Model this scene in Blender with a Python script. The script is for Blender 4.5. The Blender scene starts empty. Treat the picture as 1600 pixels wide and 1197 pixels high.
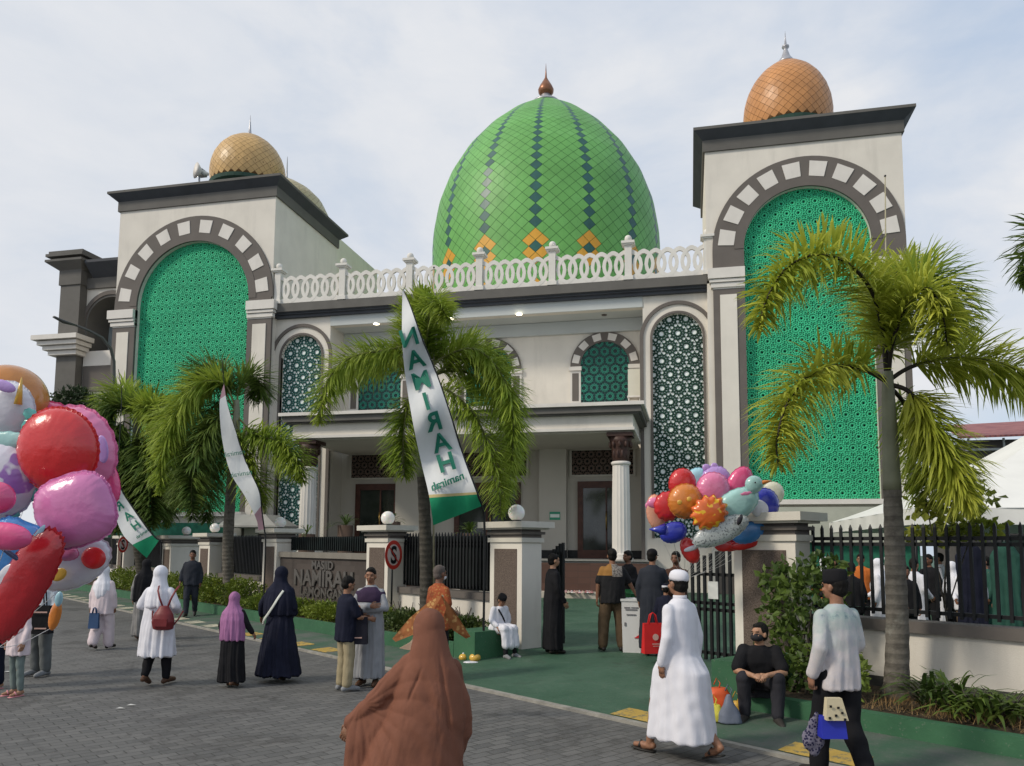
import bpy, math, random
import numpy as np
from mathutils import Vector, Matrix, noise
from mathutils.geometry import tessellate_polygon
PI=math.pi; R=math.radians; rnd=random.Random(7)
SC=bpy.context.scene; COL=SC.collection
# ---------------------------------------------------------------- camera and survey frame
F_PX=1222.2; PPX,PPY=800.0,735.0; EYE=Vector((0,0,1.95))
YAW,PITCH,ROLL=R(-12.845),R(5.531),R(0.3655)
FW=Vector((math.sin(YAW)*math.cos(PITCH),math.cos(YAW)*math.cos(PITCH),math.sin(PITCH)))
r0=Vector((math.cos(YAW),-math.sin(YAW),0)); u0=r0.cross(FW)
RT=math.cos(ROLL)*r0+math.sin(ROLL)*u0; UP=-math.sin(ROLL)*r0+math.cos(ROLL)*u0
def ray(x,y): return FW+(x-PPX)/F_PX*RT-(y-PPY)/F_PX*UP
def atD(x,y,d): return EYE+ray(x,y)*d
def onZ(x,y,z=0.0): d=ray(x,y); return EYE+d*((z-EYE.z)/d.z)
def onY(x,y,Y): d=ray(x,y); return EYE+d*(Y/d.y)
T=Vector((.8154,-.5789,0)); N=Vector((.5789,.8154,0)); O=Vector((0,9.96,0))
ROAD=Matrix(((T.x,N.x,0,O.x),(T.y,N.y,0,O.y),(0,0,1,0),(0,0,0,1)))
ROADANG=math.atan2(T.y,T.x)
def rp(a,s,z=0.0): return O+T*a+N*s+Vector((0,0,z))
def onS(x,y,s):
    d=ray(x,y); return EYE+d*((O+N*s-EYE).dot(N)/d.dot(N))
def ground(p):            # height of the courtyard / apron at a world point
    s=(p-O).dot(N)
    if s<-1.15: return 0.0
    if s<0.8: return 0.03+0.12*(s+1.15)/1.95
    return 0.15
cam=bpy.data.cameras.new('camera'); co=bpy.data.objects.new('camera',cam); COL.objects.link(co)
cam.sensor_width=36; cam.lens=F_PX/1600*36; cam.shift_y=(PPY-598.5)/1600; cam.clip_end=3000; cam.clip_start=.05
co.matrix_world=Matrix(((RT.x,UP.x,-FW.x,EYE.x),(RT.y,UP.y,-FW.y,EYE.y),(RT.z,UP.z,-FW.z,EYE.z),(0,0,0,1)))
SC.camera=co
# ---------------------------------------------------------------- node expressions
class X:
    """scalar node expression"""
    def __init__(s,nt,sock): s.nt=nt; s.s=sock
    def _m(s,op,*o,clamp=False):
        n=s.nt.nodes.new('ShaderNodeMath'); n.operation=op; n.use_clamp=clamp
        for i,a in enumerate((s,)+o):
            if isinstance(a,X): s.nt.links.new(a.s,n.inputs[i])
            else: n.inputs[i].default_value=float(a)
        return X(s.nt,n.outputs[0])
    def __add__(s,o): return s._m('ADD',o)
    __radd__=__add__
    def __mul__(s,o): return s._m('MULTIPLY',o)
    __rmul__=__mul__
    def __sub__(s,o): return s._m('SUBTRACT',o)
    def __rsub__(s,o): return (s*-1)+o
    def __truediv__(s,o): return s._m('DIVIDE',o)
    def mod(s,o): return s._m('FLOORED_MODULO',o)
    def floor(s): return s._m('FLOOR')
    def abs(s): return s._m('ABSOLUTE')
    def sqrt(s): return s._m('SQRT')
    def lt(s,o): return s._m('LESS_THAN',o)
    def gt(s,o): return s._m('GREATER_THAN',o)
    def max(s,o): return s._m('MAXIMUM',o)
    def min(s,o): return s._m('MINIMUM',o)
    def atan2(s,o): return s._m('ARCTAN2',o)
    def cos(s): return s._m('COSINE')
    def sin(s): return s._m('SINE')
    def clamp(s): return s._m('ADD',0,clamp=True)
def ss(x,a,b): return ((x-a)/(b-a)).clamp()
def hypot(a,b): return (a*a+b*b).sqrt()
class M:
    """one procedural material"""
    def __init__(s,name,col=(.5,.5,.5),rough=.7,spec=.3,metal=0):
        s.m=bpy.data.materials.new(name); s.m.use_nodes=True; s.nt=s.m.node_tree
        s.p=s.nt.nodes['Principled BSDF']; s.out=s.nt.nodes['Material Output']
        s.p.inputs['Base Color'].default_value=(*col,1); s.p.inputs['Roughness'].default_value=rough
        s.p.inputs['Specular IOR Level'].default_value=spec; s.p.inputs['Metallic'].default_value=metal
        s.tc=None
    def n(s,t,**k):
        n=s.nt.nodes.new(t)
        for a,b in k.items(): setattr(n,a,b)
        return n
    def coord(s):
        if not s.tc: s.tc=s.n('ShaderNodeTexCoord')
        return s.tc.outputs['Object']
    def xyz(s,vec=None):
        q=s.n('ShaderNodeSeparateXYZ'); s.nt.links.new(vec or s.coord(),q.inputs[0])
        return [X(s.nt,o) for o in q.outputs]
    def vec(s,sc=(1,1,1),rot=0,loc=(0,0,0)):
        mp=s.n('ShaderNodeMapping'); s.nt.links.new(s.coord(),mp.inputs[0])
        mp.inputs['Scale'].default_value=sc; mp.inputs['Rotation'].default_value=(0,0,rot); mp.inputs['Location'].default_value=loc
        return mp.outputs[0]
    def noise(s,scale,detail=3,rough=.55,vec=None,dist=0):
        q=s.n('ShaderNodeTexNoise'); s.nt.links.new(vec or s.coord(),q.inputs['Vector'])
        q.inputs['Scale'].default_value=scale; q.inputs['Detail'].default_value=detail; q.inputs['Roughness'].default_value=rough
        q.inputs['Distortion'].default_value=dist
        return X(s.nt,q.outputs[0])
    def mix(s,f,a,b):
        q=s.n('ShaderNodeMix',data_type='RGBA')
        for i,v in ((0,f),(6,a),(7,b)):
            if isinstance(v,X): s.nt.links.new(v.s,q.inputs[i])
            elif isinstance(v,bpy.types.NodeSocket): s.nt.links.new(v,q.inputs[i])
            elif isinstance(v,(int,float)): q.inputs[i].default_value=v
            else: q.inputs[i].default_value=(*v,1)
        return q.outputs[2]
    def color(s,sock): s.nt.links.new(sock,s.p.inputs['Base Color']); return s
    def rough(s,x): s.nt.links.new(x.s,s.p.inputs['Roughness']); return s
    def bump(s,h,strength=.3,dist=.02):
        b=s.n('ShaderNodeBump'); b.inputs['Strength'].default_value=strength; b.inputs['Distance'].default_value=dist
        s.nt.links.new(h.s,b.inputs['Height']); s.nt.links.new(b.outputs[0],s.p.inputs['Normal']); return s
    def alpha(s,x): s.nt.links.new(x.s,s.p.inputs['Alpha']); return s
MATS={}
def mixc(a,b,t): return tuple(x*(1-t)+y*t for x,y in zip(a,b))
def plain(name,col,rough=.7,var=.12,scale=3,bump=.15,bscale=40,spec=.3,metal=0,dirt=None):
    if name in MATS: return MATS[name]
    m=M(name,col,rough,spec,metal)
    nz=m.noise(scale,5)
    c=m.mix(ss(nz,.3,.7),tuple(x*(1-var) for x in col),tuple(min(1,x*(1+var)) for x in col))
    if dirt:
        st=m.noise(1.0,6,.65,m.vec((2.2,2.2,.35)))
        c=m.mix(ss(st,.52,.8)*dirt,c,tuple(x*.5 for x in col))
    m.color(c)
    if bump: m.bump(m.noise(bscale,3),bump,.01)
    MATS[name]=m.m; return m.m
def fabric(name,col,rough=.85,var=.15,fold=7,strength=.35,spec=.15,sheen=0):
    if name in MATS: return MATS[name]
    m=M(name,col,rough,spec)
    nz=m.noise(4,3); m.color(m.mix(ss(nz,.3,.7),tuple(x*(1-var) for x in col),tuple(min(1,x*(1+var)) for x in col)))
    f1=m.noise(fold,3,.5,m.vec((1,1,.3)),.6); f2=m.noise(220,1)
    m.bump(f1+f2*.03,strength,.05)
    if sheen: m.p.inputs['Sheen Weight'].default_value=sheen
    MATS[name]=m.m; return m.m
# ---------------------------------------------------------------- mesh builder
class MB:
    def __init__(s,M=None): s.v=[];s.f=[];s.mi=[];s.sm=[];s.M=M
    def add(s,vs,fs,mi=0,smooth=False,M=None):
        o=len(s.v); MM=M or s.M
        s.v+= [tuple(MM@Vector(p)) for p in vs] if MM else [tuple(p) for p in vs]
        s.f+=[tuple(i+o for i in f) for f in fs]; s.mi+=[mi]*len(fs); s.sm+=[smooth]*len(fs); return s
    def box(s,x0,x1,y0,y1,z0,z1,mi=0,M=None):
        v=[(x,y,z) for z in(z0,z1) for y in(y0,y1) for x in(x0,x1)]
        return s.add(v,[(0,2,3,1),(4,5,7,6),(0,1,5,4),(2,6,7,3),(0,4,6,2),(1,3,7,5)],mi,False,M)
    def frus(s,b0,z0,b1,z1,mi=0,M=None):
        """frustum between rectangle b0=(x0,x1,y0,y1) at z0 and b1 at z1"""
        v=[(x,y,z0) for y in b0[2:] for x in b0[:2]]+[(x,y,z1) for y in b1[2:] for x in b1[:2]]
        return s.add(v,[(0,2,3,1),(4,5,7,6),(0,1,5,4),(2,6,7,3),(0,4,6,2),(1,3,7,5)],mi,False,M)
    def plate(s,outer,holes,y0,y1,mi=0,M=None,axis='y'):
        """polygon in XZ with holes, thick from y0 (front) to y1"""
        loops=[outer]+list(holes); flat=[p for l in loops for p in l]
        tris=tessellate_polygon([[Vector((p[0],p[1],0)) for p in l] for l in loops])
        n=len(flat); v=[(p[0],y0,p[1]) for p in flat]+[(p[0],y1,p[1]) for p in flat]
        f=[tuple(t) for t in tris]+[tuple(i+n for i in reversed(t)) for t in tris]
        o=0
        for l in loops:
            k=len(l)
            for i in range(k):
                a,b=o+i,o+(i+1)%k; f.append((a,b,b+n,a+n))
            o+=k
        return s.add(v,f,mi,False,M)
    def tube(s,pts,rad,n=8,mi=0,smooth=True,cap=True,flat=(1,1)):
        pts=[Vector(p) for p in pts]
        if not hasattr(rad,'__len__'): rad=[rad]*len(pts)
        vs=[];fs=[];pu=None
        for i,p in enumerate(pts):
            d=(pts[min(i+1,len(pts)-1)]-pts[max(i-1,0)]).normalized()
            if pu is None:
                pu=Vector((1,0,0)) if abs(d.x)<.8 else Vector((0,1,0))
            u=(pu-d*pu.dot(d)).normalized(); w=d.cross(u); pu=u
            for k in range(n):
                a=2*PI*k/n; vs.append(p+(u*math.cos(a)*flat[0]+w*math.sin(a)*flat[1])*rad[i])
        for i in range(len(pts)-1):
            for k in range(n):
                fs.append((i*n+k,i*n+(k+1)%n,(i+1)*n+(k+1)%n,(i+1)*n+k))
        if cap: fs.append(tuple(range(n-1,-1,-1))); fs.append(tuple(range((len(pts)-1)*n,len(pts)*n)))
        return s.add(vs,fs,mi,smooth)
    def lathe(s,prof,n=24,c=(0,0,0),mi=0,smooth=True,M=None):
        vs=[];fs=[]
        for r,z in prof:
            for k in range(n):
                a=2*PI*k/n; vs.append((c[0]+r*math.cos(a),c[1]+r*math.sin(a),c[2]+z))
        for i in range(len(prof)-1):
            for k in range(n): fs.append((i*n+k,i*n+(k+1)%n,(i+1)*n+(k+1)%n,(i+1)*n+k))
        fs.append(tuple(range(n-1,-1,-1))); fs.append(tuple(range((len(prof)-1)*n,len(prof)*n)))
        return s.add(vs,fs,mi,smooth,M)
    def ball(s,c,r,n=16,m=10,mi=0,M=None):
        if not hasattr(r,'__len__'): r=(r,r,r)
        vs=[(c[0],c[1],c[2]-r[2])];fs=[]
        for j in range(1,m):
            t=-PI/2+PI*j/m
            for k in range(n):
                a=2*PI*k/n; vs.append((c[0]+r[0]*math.cos(t)*math.cos(a),c[1]+r[1]*math.cos(t)*math.sin(a),c[2]+r[2]*math.sin(t)))
        vs.append((c[0],c[1],c[2]+r[2])); L=len(vs)-1
        for k in range(n):
            fs.append((0,1+(k+1)%n,1+k)); fs.append((L,L-n+k,L-n+(k+1)%n))
        for j in range(m-2):
            for k in range(n): fs.append((1+j*n+k,1+j*n+(k+1)%n,1+(j+1)*n+(k+1)%n,1+(j+1)*n+k))
        return s.add(vs,fs,mi,True,M)
    def build(s,name,mats,parent=None,fix=False):
        me=bpy.data.meshes.new(name); me.from_pydata(s.v,[],s.f)
        if not isinstance(mats,(list,tuple)): mats=[mats]
        for m in mats: me.materials.append(m)
        me.polygons.foreach_set('material_index',s.mi); me.polygons.foreach_set('use_smooth',s.sm)
        if fix:
            import bmesh; b=bmesh.new(); b.from_mesh(me); bmesh.ops.recalc_face_normals(b,faces=b.faces); b.to_mesh(me); b.free()
        me.update(); o=bpy.data.objects.new(name,me); COL.objects.link(o)
        if parent: adopt(o,parent)
        return o
WM={}
def adopt(o,parent):
    o.parent=parent; m=WM.get(parent.name)
    o.matrix_parent_inverse=m.inverted() if m else Matrix()
def tag(o,label,cat,group=None,kind=None):
    if label: o['label']=label
    if cat: o['category']=cat
    if group: o['group']=group
    if kind: o['kind']=kind
    return o
def thing(name,loc,label,cat,group=None,rz=0):
    o=bpy.data.objects.new(name,None); COL.objects.link(o); o.empty_display_size=.2
    o.location=loc; o.rotation_euler=(0,0,rz); tag(o,label,cat,group)
    WM[o.name]=Matrix.Translation(loc)@Matrix.Rotation(rz,4,'Z'); return o
def arcp(cx,cz,r,a0,a1,n,rz=None):
    rz=rz or r
    return [(cx+r*math.cos(a0+(a1-a0)*i/n),cz+rz*math.sin(a0+(a1-a0)*i/n)) for i in range(n+1)]
def archpoly(cx,hw,z0,zs,n=20,rz=None):
    """round headed opening outline, spring line at zs"""
    return [(cx-hw,z0),(cx+hw,z0)]+arcp(cx,zs,hw,0,PI,n,rz)
def ringarch(cx,r0,r1,zs,n=32):
    return arcp(cx,zs,r1,0,PI,n)+arcp(cx,zs,r0,PI,0,n)
# ---------------------------------------------------------------- world and sun
SUN_EL,SUN_AZ=R(38),R(-128)     # azimuth measured from +Y towards +X
sd=Vector((math.sin(SUN_AZ)*math.cos(SUN_EL),math.cos(SUN_AZ)*math.cos(SUN_EL),math.sin(SUN_EL)))
W=bpy.data.worlds.new('World'); SC.world=W; W.use_nodes=True; nt=W.node_tree
bg=nt.nodes['Background']; bg.inputs['Strength'].default_value=0.1
sky=nt.nodes.new('ShaderNodeTexSky'); sky.sky_type='NISHITA'; sky.sun_disc=False; sky.sun_elevation=SUN_EL; sky.sun_rotation=SUN_AZ
sky.dust_density=2.0; sky.ozone_density=1.5
tc=nt.nodes.new('ShaderNodeTexCoord'); mp=nt.nodes.new('ShaderNodeMapping'); mp.inputs['Scale'].default_value=(1,1,2.3); mp.inputs['Rotation'].default_value=(0,0,.6)
nt.links.new(tc.outputs['Generated'],mp.inputs[0])
def wn(scale,detail,rough,dist=0.3,loc=None):
    q=nt.nodes.new('ShaderNodeTexNoise'); nt.links.new(mp.outputs[0],q.inputs[0])
    q.inputs['Scale'].default_value=scale; q.inputs['Detail'].default_value=detail; q.inputs['Roughness'].default_value=rough; q.inputs['Distortion'].default_value=dist
    return X(nt,q.outputs[0])
sp=nt.nodes.new('ShaderNodeSeparateXYZ'); nt.links.new(tc.outputs['Generated'],sp.inputs[0]); sx,sy,sz=[X(nt,o) for o in sp.outputs]
c1=wn(1.7,7,.55,.5); c2=wn(4.5,6,.6,.3)
cover=ss(c1*.8+c2*.2+sx*-.20,.24,.58)
shade=ss(c2*.4+c1*.6,.32,.70)
def wmix(f,a,b):
    q=nt.nodes.new('ShaderNodeMix'); q.data_type='RGBA'
    for i,v in ((0,f),(6,a),(7,b)):
        if isinstance(v,X): nt.links.new(v.s,q.inputs[i])
        elif isinstance(v,bpy.types.NodeSocket): nt.links.new(v,q.inputs[i])
        else: q.inputs[i].default_value=(*v,1)
    return q.outputs[2]
cl=wmix(shade,(4.75,5.2,5.9),(6.6,6.6,6.7))
blue=wmix(ss(sz,-.05,.75),(4.5,5.5,6.6),(3.9,4.9,6.5))
base=wmix(X(nt,nt.nodes.new('ShaderNodeValue').outputs[0]),blue,sky.outputs[0])
nt.nodes[-1] if False else None
for n_ in nt.nodes:
    if n_.type=='VALUE': n_.outputs[0].default_value=.25
nt.links.new(wmix(cover,base,cl),bg.inputs[0])
sl=bpy.data.lights.new('sun','SUN'); sl.energy=1.75; sl.angle=R(10); sl.color=(1,.90,.76)
so=bpy.data.objects.new('sun',sl); COL.objects.link(so); so.rotation_euler=sd.to_track_quat('Z','Y').to_euler()
SC.view_settings.view_transform='Standard'; SC.view_settings.look='None'; SC.view_settings.exposure=0.38; SC.view_settings.gamma=1
# ---------------------------------------------------------------- materials
CREAM=plain('cream render',(.70,.66,.585),.85,.06,1.2,.25,60,dirt=.30)
WHITE=plain('off white paint',(.68,.65,.60),.75,.05,2,.12,50,dirt=.22)
BALW=plain('balustrade white',(.70,.68,.63),.8,.06,2,.1,50,dirt=.3)
TAUPE=plain('taupe paint',(.135,.12,.108),.8,.08,2,.15,60)
TAUPE2=plain('taupe cornice',(.125,.12,.11),.8,.1,2,.15,60)
DARKC=plain('dark slate cornice',(.06,.065,.075),.7,.12,2,.1,40)
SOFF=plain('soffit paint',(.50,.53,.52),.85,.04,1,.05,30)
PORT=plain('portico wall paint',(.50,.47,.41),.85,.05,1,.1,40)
BROWNP=None
def mk_stone():
    m=M('pebble wash brown',(.12,.09,.075),.9); nz=m.noise(90,2)
    m.color(m.mix(ss(nz,.35,.65),(.075,.055,.045),(.19,.15,.125))); m.bump(nz,.6,.02); return m.m
STONE=mk_stone()
GREENP=M('green painted concrete',(.03,.10,.05),.75)
n1=GREENP.noise(.9,7,.65); n2=GREENP.noise(9,5,.6); n3=GREENP.noise(60,2)
c=GREENP.mix(ss(n1,.35,.7),(.034,.088,.052),(.062,.125,.082)); c=GREENP.mix(ss(n2,.60,.78)*.5,c,(.16,.18,.15)); c=GREENP.mix(ss(GREENP.noise(1.7,7,.7,GREENP.vec((1,1,1),0,(5,3,0)),.5),.55,.68)*.45,c,(.035,.05,.035)); c=GREENP.mix(ss(GREENP.noise(.45,6,.7),.56,.66)*.35,c,(.11,.15,.11))
GREENP.color(c); GREENP.bump(n3+n2*.3,.35,.01); GREENP.rough(ss(n2,.2,.9)*.3+.5); GREENP=GREENP.m
def mk_kerb():
    m=M('green kerb paint',(.03,.12,.055),.7); a=m.noise(2.2,6,.6); b=m.noise(25,4)
    c=m.mix(ss(a,.3,.7),(.03,.10,.05),(.046,.14,.07)); c=m.mix(ss(b,.62,.75)*.6,c,(.17,.19,.16)); m.color(c); m.bump(b,.3,.01); return m.m
KERB=mk_kerb()
def mk_gutter():
    m=M('gutter concrete',(.12,.14,.12),.85); a=m.noise(1.5,7,.65); b=m.noise(30,4)
    c=m.mix(ss(a,.38,.62),(.10,.115,.10),(.045,.10,.062)); c=m.mix(ss(b,.6,.8)*.5,c,(.2,.2,.18)); m.color(c); m.bump(b,.4,.01); return m.m
GUTTER=mk_gutter()
def mk_pavers():
    m=M('block pavers',(.1,.1,.1),.8); v=m.vec((1,1,1),0)
    mp=[n for n in m.nt.nodes if n.type=='MAPPING'][-1]; mp.inputs['Rotation'].default_value=(0,0,-ROADANG+PI/2)
    b=m.n('ShaderNodeTexBrick',offset=.5); m.nt.links.new(v,b.inputs['Vector'])
    b.inputs['Scale'].default_value=1; b.inputs['Brick Width'].default_value=.235; b.inputs['Row Height'].default_value=.125
    b.inputs['Mortar Size'].default_value=.0065; b.inputs['Mortar Smooth'].default_value=.3; b.inputs['Bias'].default_value=0
    b.inputs['Color1'].default_value=(.088,.089,.088,1); b.inputs['Color2'].default_value=(.135,.134,.130,1); b.inputs['Mortar'].default_value=(.038,.037,.034,1)
    big=m.noise(.55,6,.6); sp_=m.noise(14,5,.7); fine=m.noise(160,2)
    c=m.mix(ss(big,.35,.7)*.45,b.outputs[0],(.16,.158,.15)); c=m.mix(ss(sp_,.63,.74)*.5,c,(.2,.19,.17)); c=m.mix(ss(m.noise(3,5,.7),.58,.72)*.6,c,(.045,.043,.04)); c=m.mix(ss(m.noise(.8,7,.7,m.vec((1,1,1),0,(9,2,0)),1.2),.52,.62)*.6,c,(.05,.048,.046)); c=m.mix(ss(m.noise(30,3),.70,.74)*.8,c,(.26,.22,.13))
    m.color(c); h=X(m.nt,b.outputs['Fac'])*-1+fine*.25; m.bump(h,.55,.012); m.rough(ss(big,.3,.7)*.25+.6); return m.m
PAVER=mk_pavers()
def mk_soil():
    m=M('planter soil',(.06,.045,.03),.95); a=m.noise(12,6,.7); m.color(m.mix(ss(a,.35,.65),(.035,.028,.018),(.12,.09,.06))); m.bump(a,.9,.06); return m.m
SOIL=mk_soil()
def lattice(name,a,h,cx,cz,plate,r_c,r_d,rad0=.515,extra=True,seed=0,edge=None,boss=0):
    m=M(name,plate,.55,.35); x,y,z=m.xyz(); u=x-cx; v=z-cz
    def cell(u,v): return (u+a/2).mod(a)-a/2,(v+h).mod(2*h)-h
    u1,v1=cell(u,v); u2,v2=cell(u+a/2,v+h)
    f=(u1*u1+v1*v1).lt(u2*u2+v2*v2); pu=u1*f+u2*(1-f); pv=v1*f+v2*(1-f)
    r=hypot(pu,pv); th=pv.atan2(pu); t=((th+R(30)).mod(R(60))-R(30)).abs()
    rc,rs=r*t.cos(),r*t.sin(); A=R(14.5)
    d=hypot(rc-a*rad0*math.cos(A),rs-a*rad0*math.sin(A))
    hole=(r-a*r_c).min(d-a*r_d)
    if extra:
        hole=hole.min(hypot(rc-a*.30*math.cos(R(28)),rs-a*.30*math.sin(R(28)))-a*.042)
        hole=hole.min(hypot(rc-a*.31,rs)-a*.042)
        hole=hole.min(hypot(rc-a*.577*math.cos(R(30)),rs-a*.577*math.sin(R(30)))-a*.055)
    al=ss(hole,-.002,.002); nz=m.noise(1.3,5); g=m.noise(30,2)
    pc=m.mix(ss(nz,.3,.7),tuple(c*.86 for c in plate),tuple(c*1.12 for c in plate)); m.color(pc)
    m.alpha(al); jx=((x-cx+.6).mod(1.22)).lt(.012); jz=(z.mod(1.22)).lt(.012); j=jx.max(jz)*(.0 if a>.31 else .55); dst=m.noise(.9,6,.65,m.vec((1.5,1.5,.4))); pc=m.mix(ss(dst,.5,.75)*.35,pc,tuple(c*.45+.03 for c in plate)); m.color(m.mix(j,pc,tuple(c*.35 for c in plate))); hh=ss(hole,0,a*.07)+(boss and ss(r,a*.1,a*.34)*boss or 0)+g*.05
    m.bump(hh,.9,a*.12); return m.m
GRNS=[lattice('green screen panel %d'%i,.30,.30,cx,.1,(.045,.54,.265),.105,.050,.50,True,0,None,1.5) for i,cx in enumerate((3.2,-15.8))]
WINL=lattice('dark green window lattice',.46,.398,-.27,.1,(.022,.075,.052),.15,.092,.515)
WINL2=lattice('teal window lattice',.46,.398,-11.97,.1,(.02,.11,.095),.15,.092,.515)
LOGL=lattice('loggia window lattice',.32,.277,-2.46,.1,(.04,.30,.22),.19,.125,.5,True)
TRAN=lattice('brown transom lattice',.24,.21,-2.4,.1,(.13,.09,.07),.16,.10,.515,False)
BACKG=plain('screen backing',(.008,.10,.055),.8,.2,1)
BACKW=plain('white blind',(.86,.93,.90),.7,.04,1)
BACKD=plain('dark teal glass',(.008,.03,.032),.15,.3,1,0)
WOOD=plain('dark red wood',(.075,.03,.02),.4,.25,6,.1,30)
GLASS=plain('reflecting glass',(.03,.035,.03),.08,.6,1.3,0,spec=.8)
BLACK=plain('black paint',(.012,.013,.014),.45,.3,5,.05)
BLACKN=plain('dark shade netting',(.007,.012,.012),.9,.6,4,.3,80)
STEEL=plain('galvanised steel',(.33,.34,.35),.45,.1,8,.05,metal=.6)
GOLDT=plain('gold dome tile',(.50,.28,.09),.42,.18,1.5,.05,30,spec=.5)
GOLDS=plain('gold dome seam',(.17,.085,.03),.6,.2,3)
DG=plain('green dome tile',(.13,.37,.09),.5,.14,.7,.04,30,spec=.4)
DG2=plain('pale green dome tile',(.14,.39,.10),.5,.12,.7,.04,30,spec=.4)
DD=plain('dark teal dome tile',(.018,.10,.085),.42,.2,2,.04,30,spec=.5)
DY=plain('yellow dome tile',(.62,.32,.03),.42,.1,2,.04,30,spec=.5)
DS=plain('green dome seam',(.03,.13,.04),.6,.2,2)
LAMPM=M('opal glass globe',(.80,.79,.76),.25,.5); LAMPM.p.inputs['Subsurface Weight'].default_value=.2; LAMPM=LAMPM.m
BRONZE=plain('bronze finial',(.25,.11,.06),.35,.2,5,.05,metal=.4)
# ---------------------------------------------------------------- ground
mb=MB(ROAD); mb.add([(-160,-60,0),(120,-60,0),(120,-1.15,0),(-160,-1.15,0)],[(0,1,2,3)]); road=mb.build('road',PAVER); tag(road,None,None,kind='structure')
mb=MB(ROAD); prof=[(-1.15,.03),(0,.10),(.8,.15),(200,.15)]
for (s0,z0),(s1,z1) in zip(prof,prof[1:]): mb.add([(-160,s0,z0),(120,s0,z0),(120,s1,z1),(-160,s1,z1)],[(0,1,2,3)])
yard=mb.build('courtyard',GREENP); tag(yard,None,None,kind='structure')
def strip(name,a0,a1,s0,s1,dz,m):
    mb=MB(ROAD); k=12
    def gz(s): return 0.03+0.12*(s+1.15)/1.95+dz if s<.8 else .15+dz
    mb.add([(a0,s0,gz(s0)),(a1,s0,gz(s0)),(a1,s1,gz(s1)),(a0,s1,gz(s1))],[(0,1,2,3)])
    return tag(mb.build(name,m),None,None,kind='structure')
strip('gutter',-90,-4.6,-1.14,-.0,.004,GUTTER); strip('gutter',.6,60,-1.14,0,.004,GUTTER)
mb=MB(ROAD); mb.box(-160,120,-1.24,-1.15,-.05,.034); e=mb.build('kerb_edge',plain('worn concrete edge',(.27,.26,.23),.85,.25,6,.4,30)); tag(e,None,None,kind='structure')

def worn(name,col):
    m=M(name,col,.8); a=m.noise(11,6,.7); b=m.noise(2.5,4); c=m.mix(ss(b,.3,.7),tuple(x*.75 for x in col),col); c=m.mix(ss(a,.50,.60)*.85,c,(.10,.12,.10)); m.color(c); m.bump(a,.4,.01); return m.m
YL=worn('worn yellow paint',(.50,.34,.08)); WL=worn('worn white paint',(.5,.47,.36)); BK=plain('worn black paint',(.07,.07,.062),.8,.3,9,.2,30)
mb=MB(ROAD); a=-34.0; i=0; wv=random.Random(3)
def dash(a0,a1,m,sk=.1):
    s0,s1=-1.13,-.78; g=lambda s:0.03+0.12*(s+1.15)/1.95+.009
    
    K=8; A=[a0+(a1-a0)*k/K for k in range(K+1)]; J_=lambda: wv.uniform(-.018,.018)
    lo=[(a,s0+J_(),g(s0)) for a in A]; hi=[(a+sk,s1+J_(),g(s1)) for a in A]; mb.add(lo+hi[::-1],[tuple(range(2*K+2))],m)
while a<-5.6:
    dash(a,a+.55,1 if a<-11.5 else 0); a+=1.1
for a0,a1 in ((-.35,.62),(1.75,2.5),(3.4,4.2)): dash(a0,a1,0,.0)
tag(mb.build('kerb_paint',[YL,WL,BK]),None,None,kind='structure')
# ---------------------------------------------------------------- mosque
# the mosque is drawn in survey units of 1.45 m; its root carries that unit and stands at the true distance
UNIT=1.45
def surveyed(o):
    o.location=Vector(o.location)*UNIT-Vector((0,0,.8775)); o.scale=(UNIT,)*3; return o
MOSQ=surveyed(thing('mosque',(-6.1,22,.7),'large cream mosque with a tall green tiled dome between two square towers','mosque'))
YF=22.0; YM=22.3; YB=23.4
mb=MB(); 
outer=[(-12.9,.3),(.6,.3),(.6,9.3),(-12.9,9.3)]
holes=[[(-11.0,1.6),(-1.25,1.6),(-1.25,4.88),(-11.0,4.88)],[(-11.0,5.5),(-1.25,5.5),(-1.25,8.84),(-11.0,8.84)],archpoly(-.28,.70,2.2,7.9),archpoly(-11.97,.70,2.2,7.9)]
mb.plate(outer,holes,YM,YM+.25)
mb.box(-11.0,-1.25,YM+.25,YM+.26,4.9,5.48)
mb.build('front_wall',CREAM,MOSQ)
mb=MB(); mb.box(-11.02,-1.23,YB,YB+.2,5.4,8.9); mb.box(-11.2,-11.0,YM+.25,YB,5.4,8.9); mb.box(-1.25,-1.05,YM+.25,YB,5.4,8.9); mb.build('loggia_wall',CREAM,MOSQ)
mb=MB(); mb.box(-11.02,-1.23,YM+.01,YB,8.85,9.2); mb.box(-11.0,-1.25,YB-.12,YB-.002,8.45,8.84); mb.build('loggia_ceiling',SOFF,MOSQ)
LE=M('lit downlight',(.9,.85,.7)); LE.p.inputs['Emission Color'].default_value=(1,.9,.66,1); LE.p.inputs['Emission Strength'].default_value=5; LE=LE.m
for px,py in ((588,506),(705,498),(811,491)):
    p=onZ(px,py,8.84); mb=MB(); mb.lathe([(.085,-.02),(.09,0)],14,(p.x,min(p.y,22.9),8.845)); mb.build('downlight',LE,MOSQ)
mb=MB(); p=onZ(941,484,8.84); mb.lathe([(.075,-.02),(.085,0)],12,(p.x,22.85,8.845)); o=mb.build('downlight',TAUPE,MOSQ); o['label']='unlit downlight'
# body behind
mb=MB(); mb.box(-12.7,.4,YB+.2,44,.3,9.4); mb.box(-12.9,.6,22.3,44,9.3,9.5); mb.build('roof_slab',CREAM,MOSQ)
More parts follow.
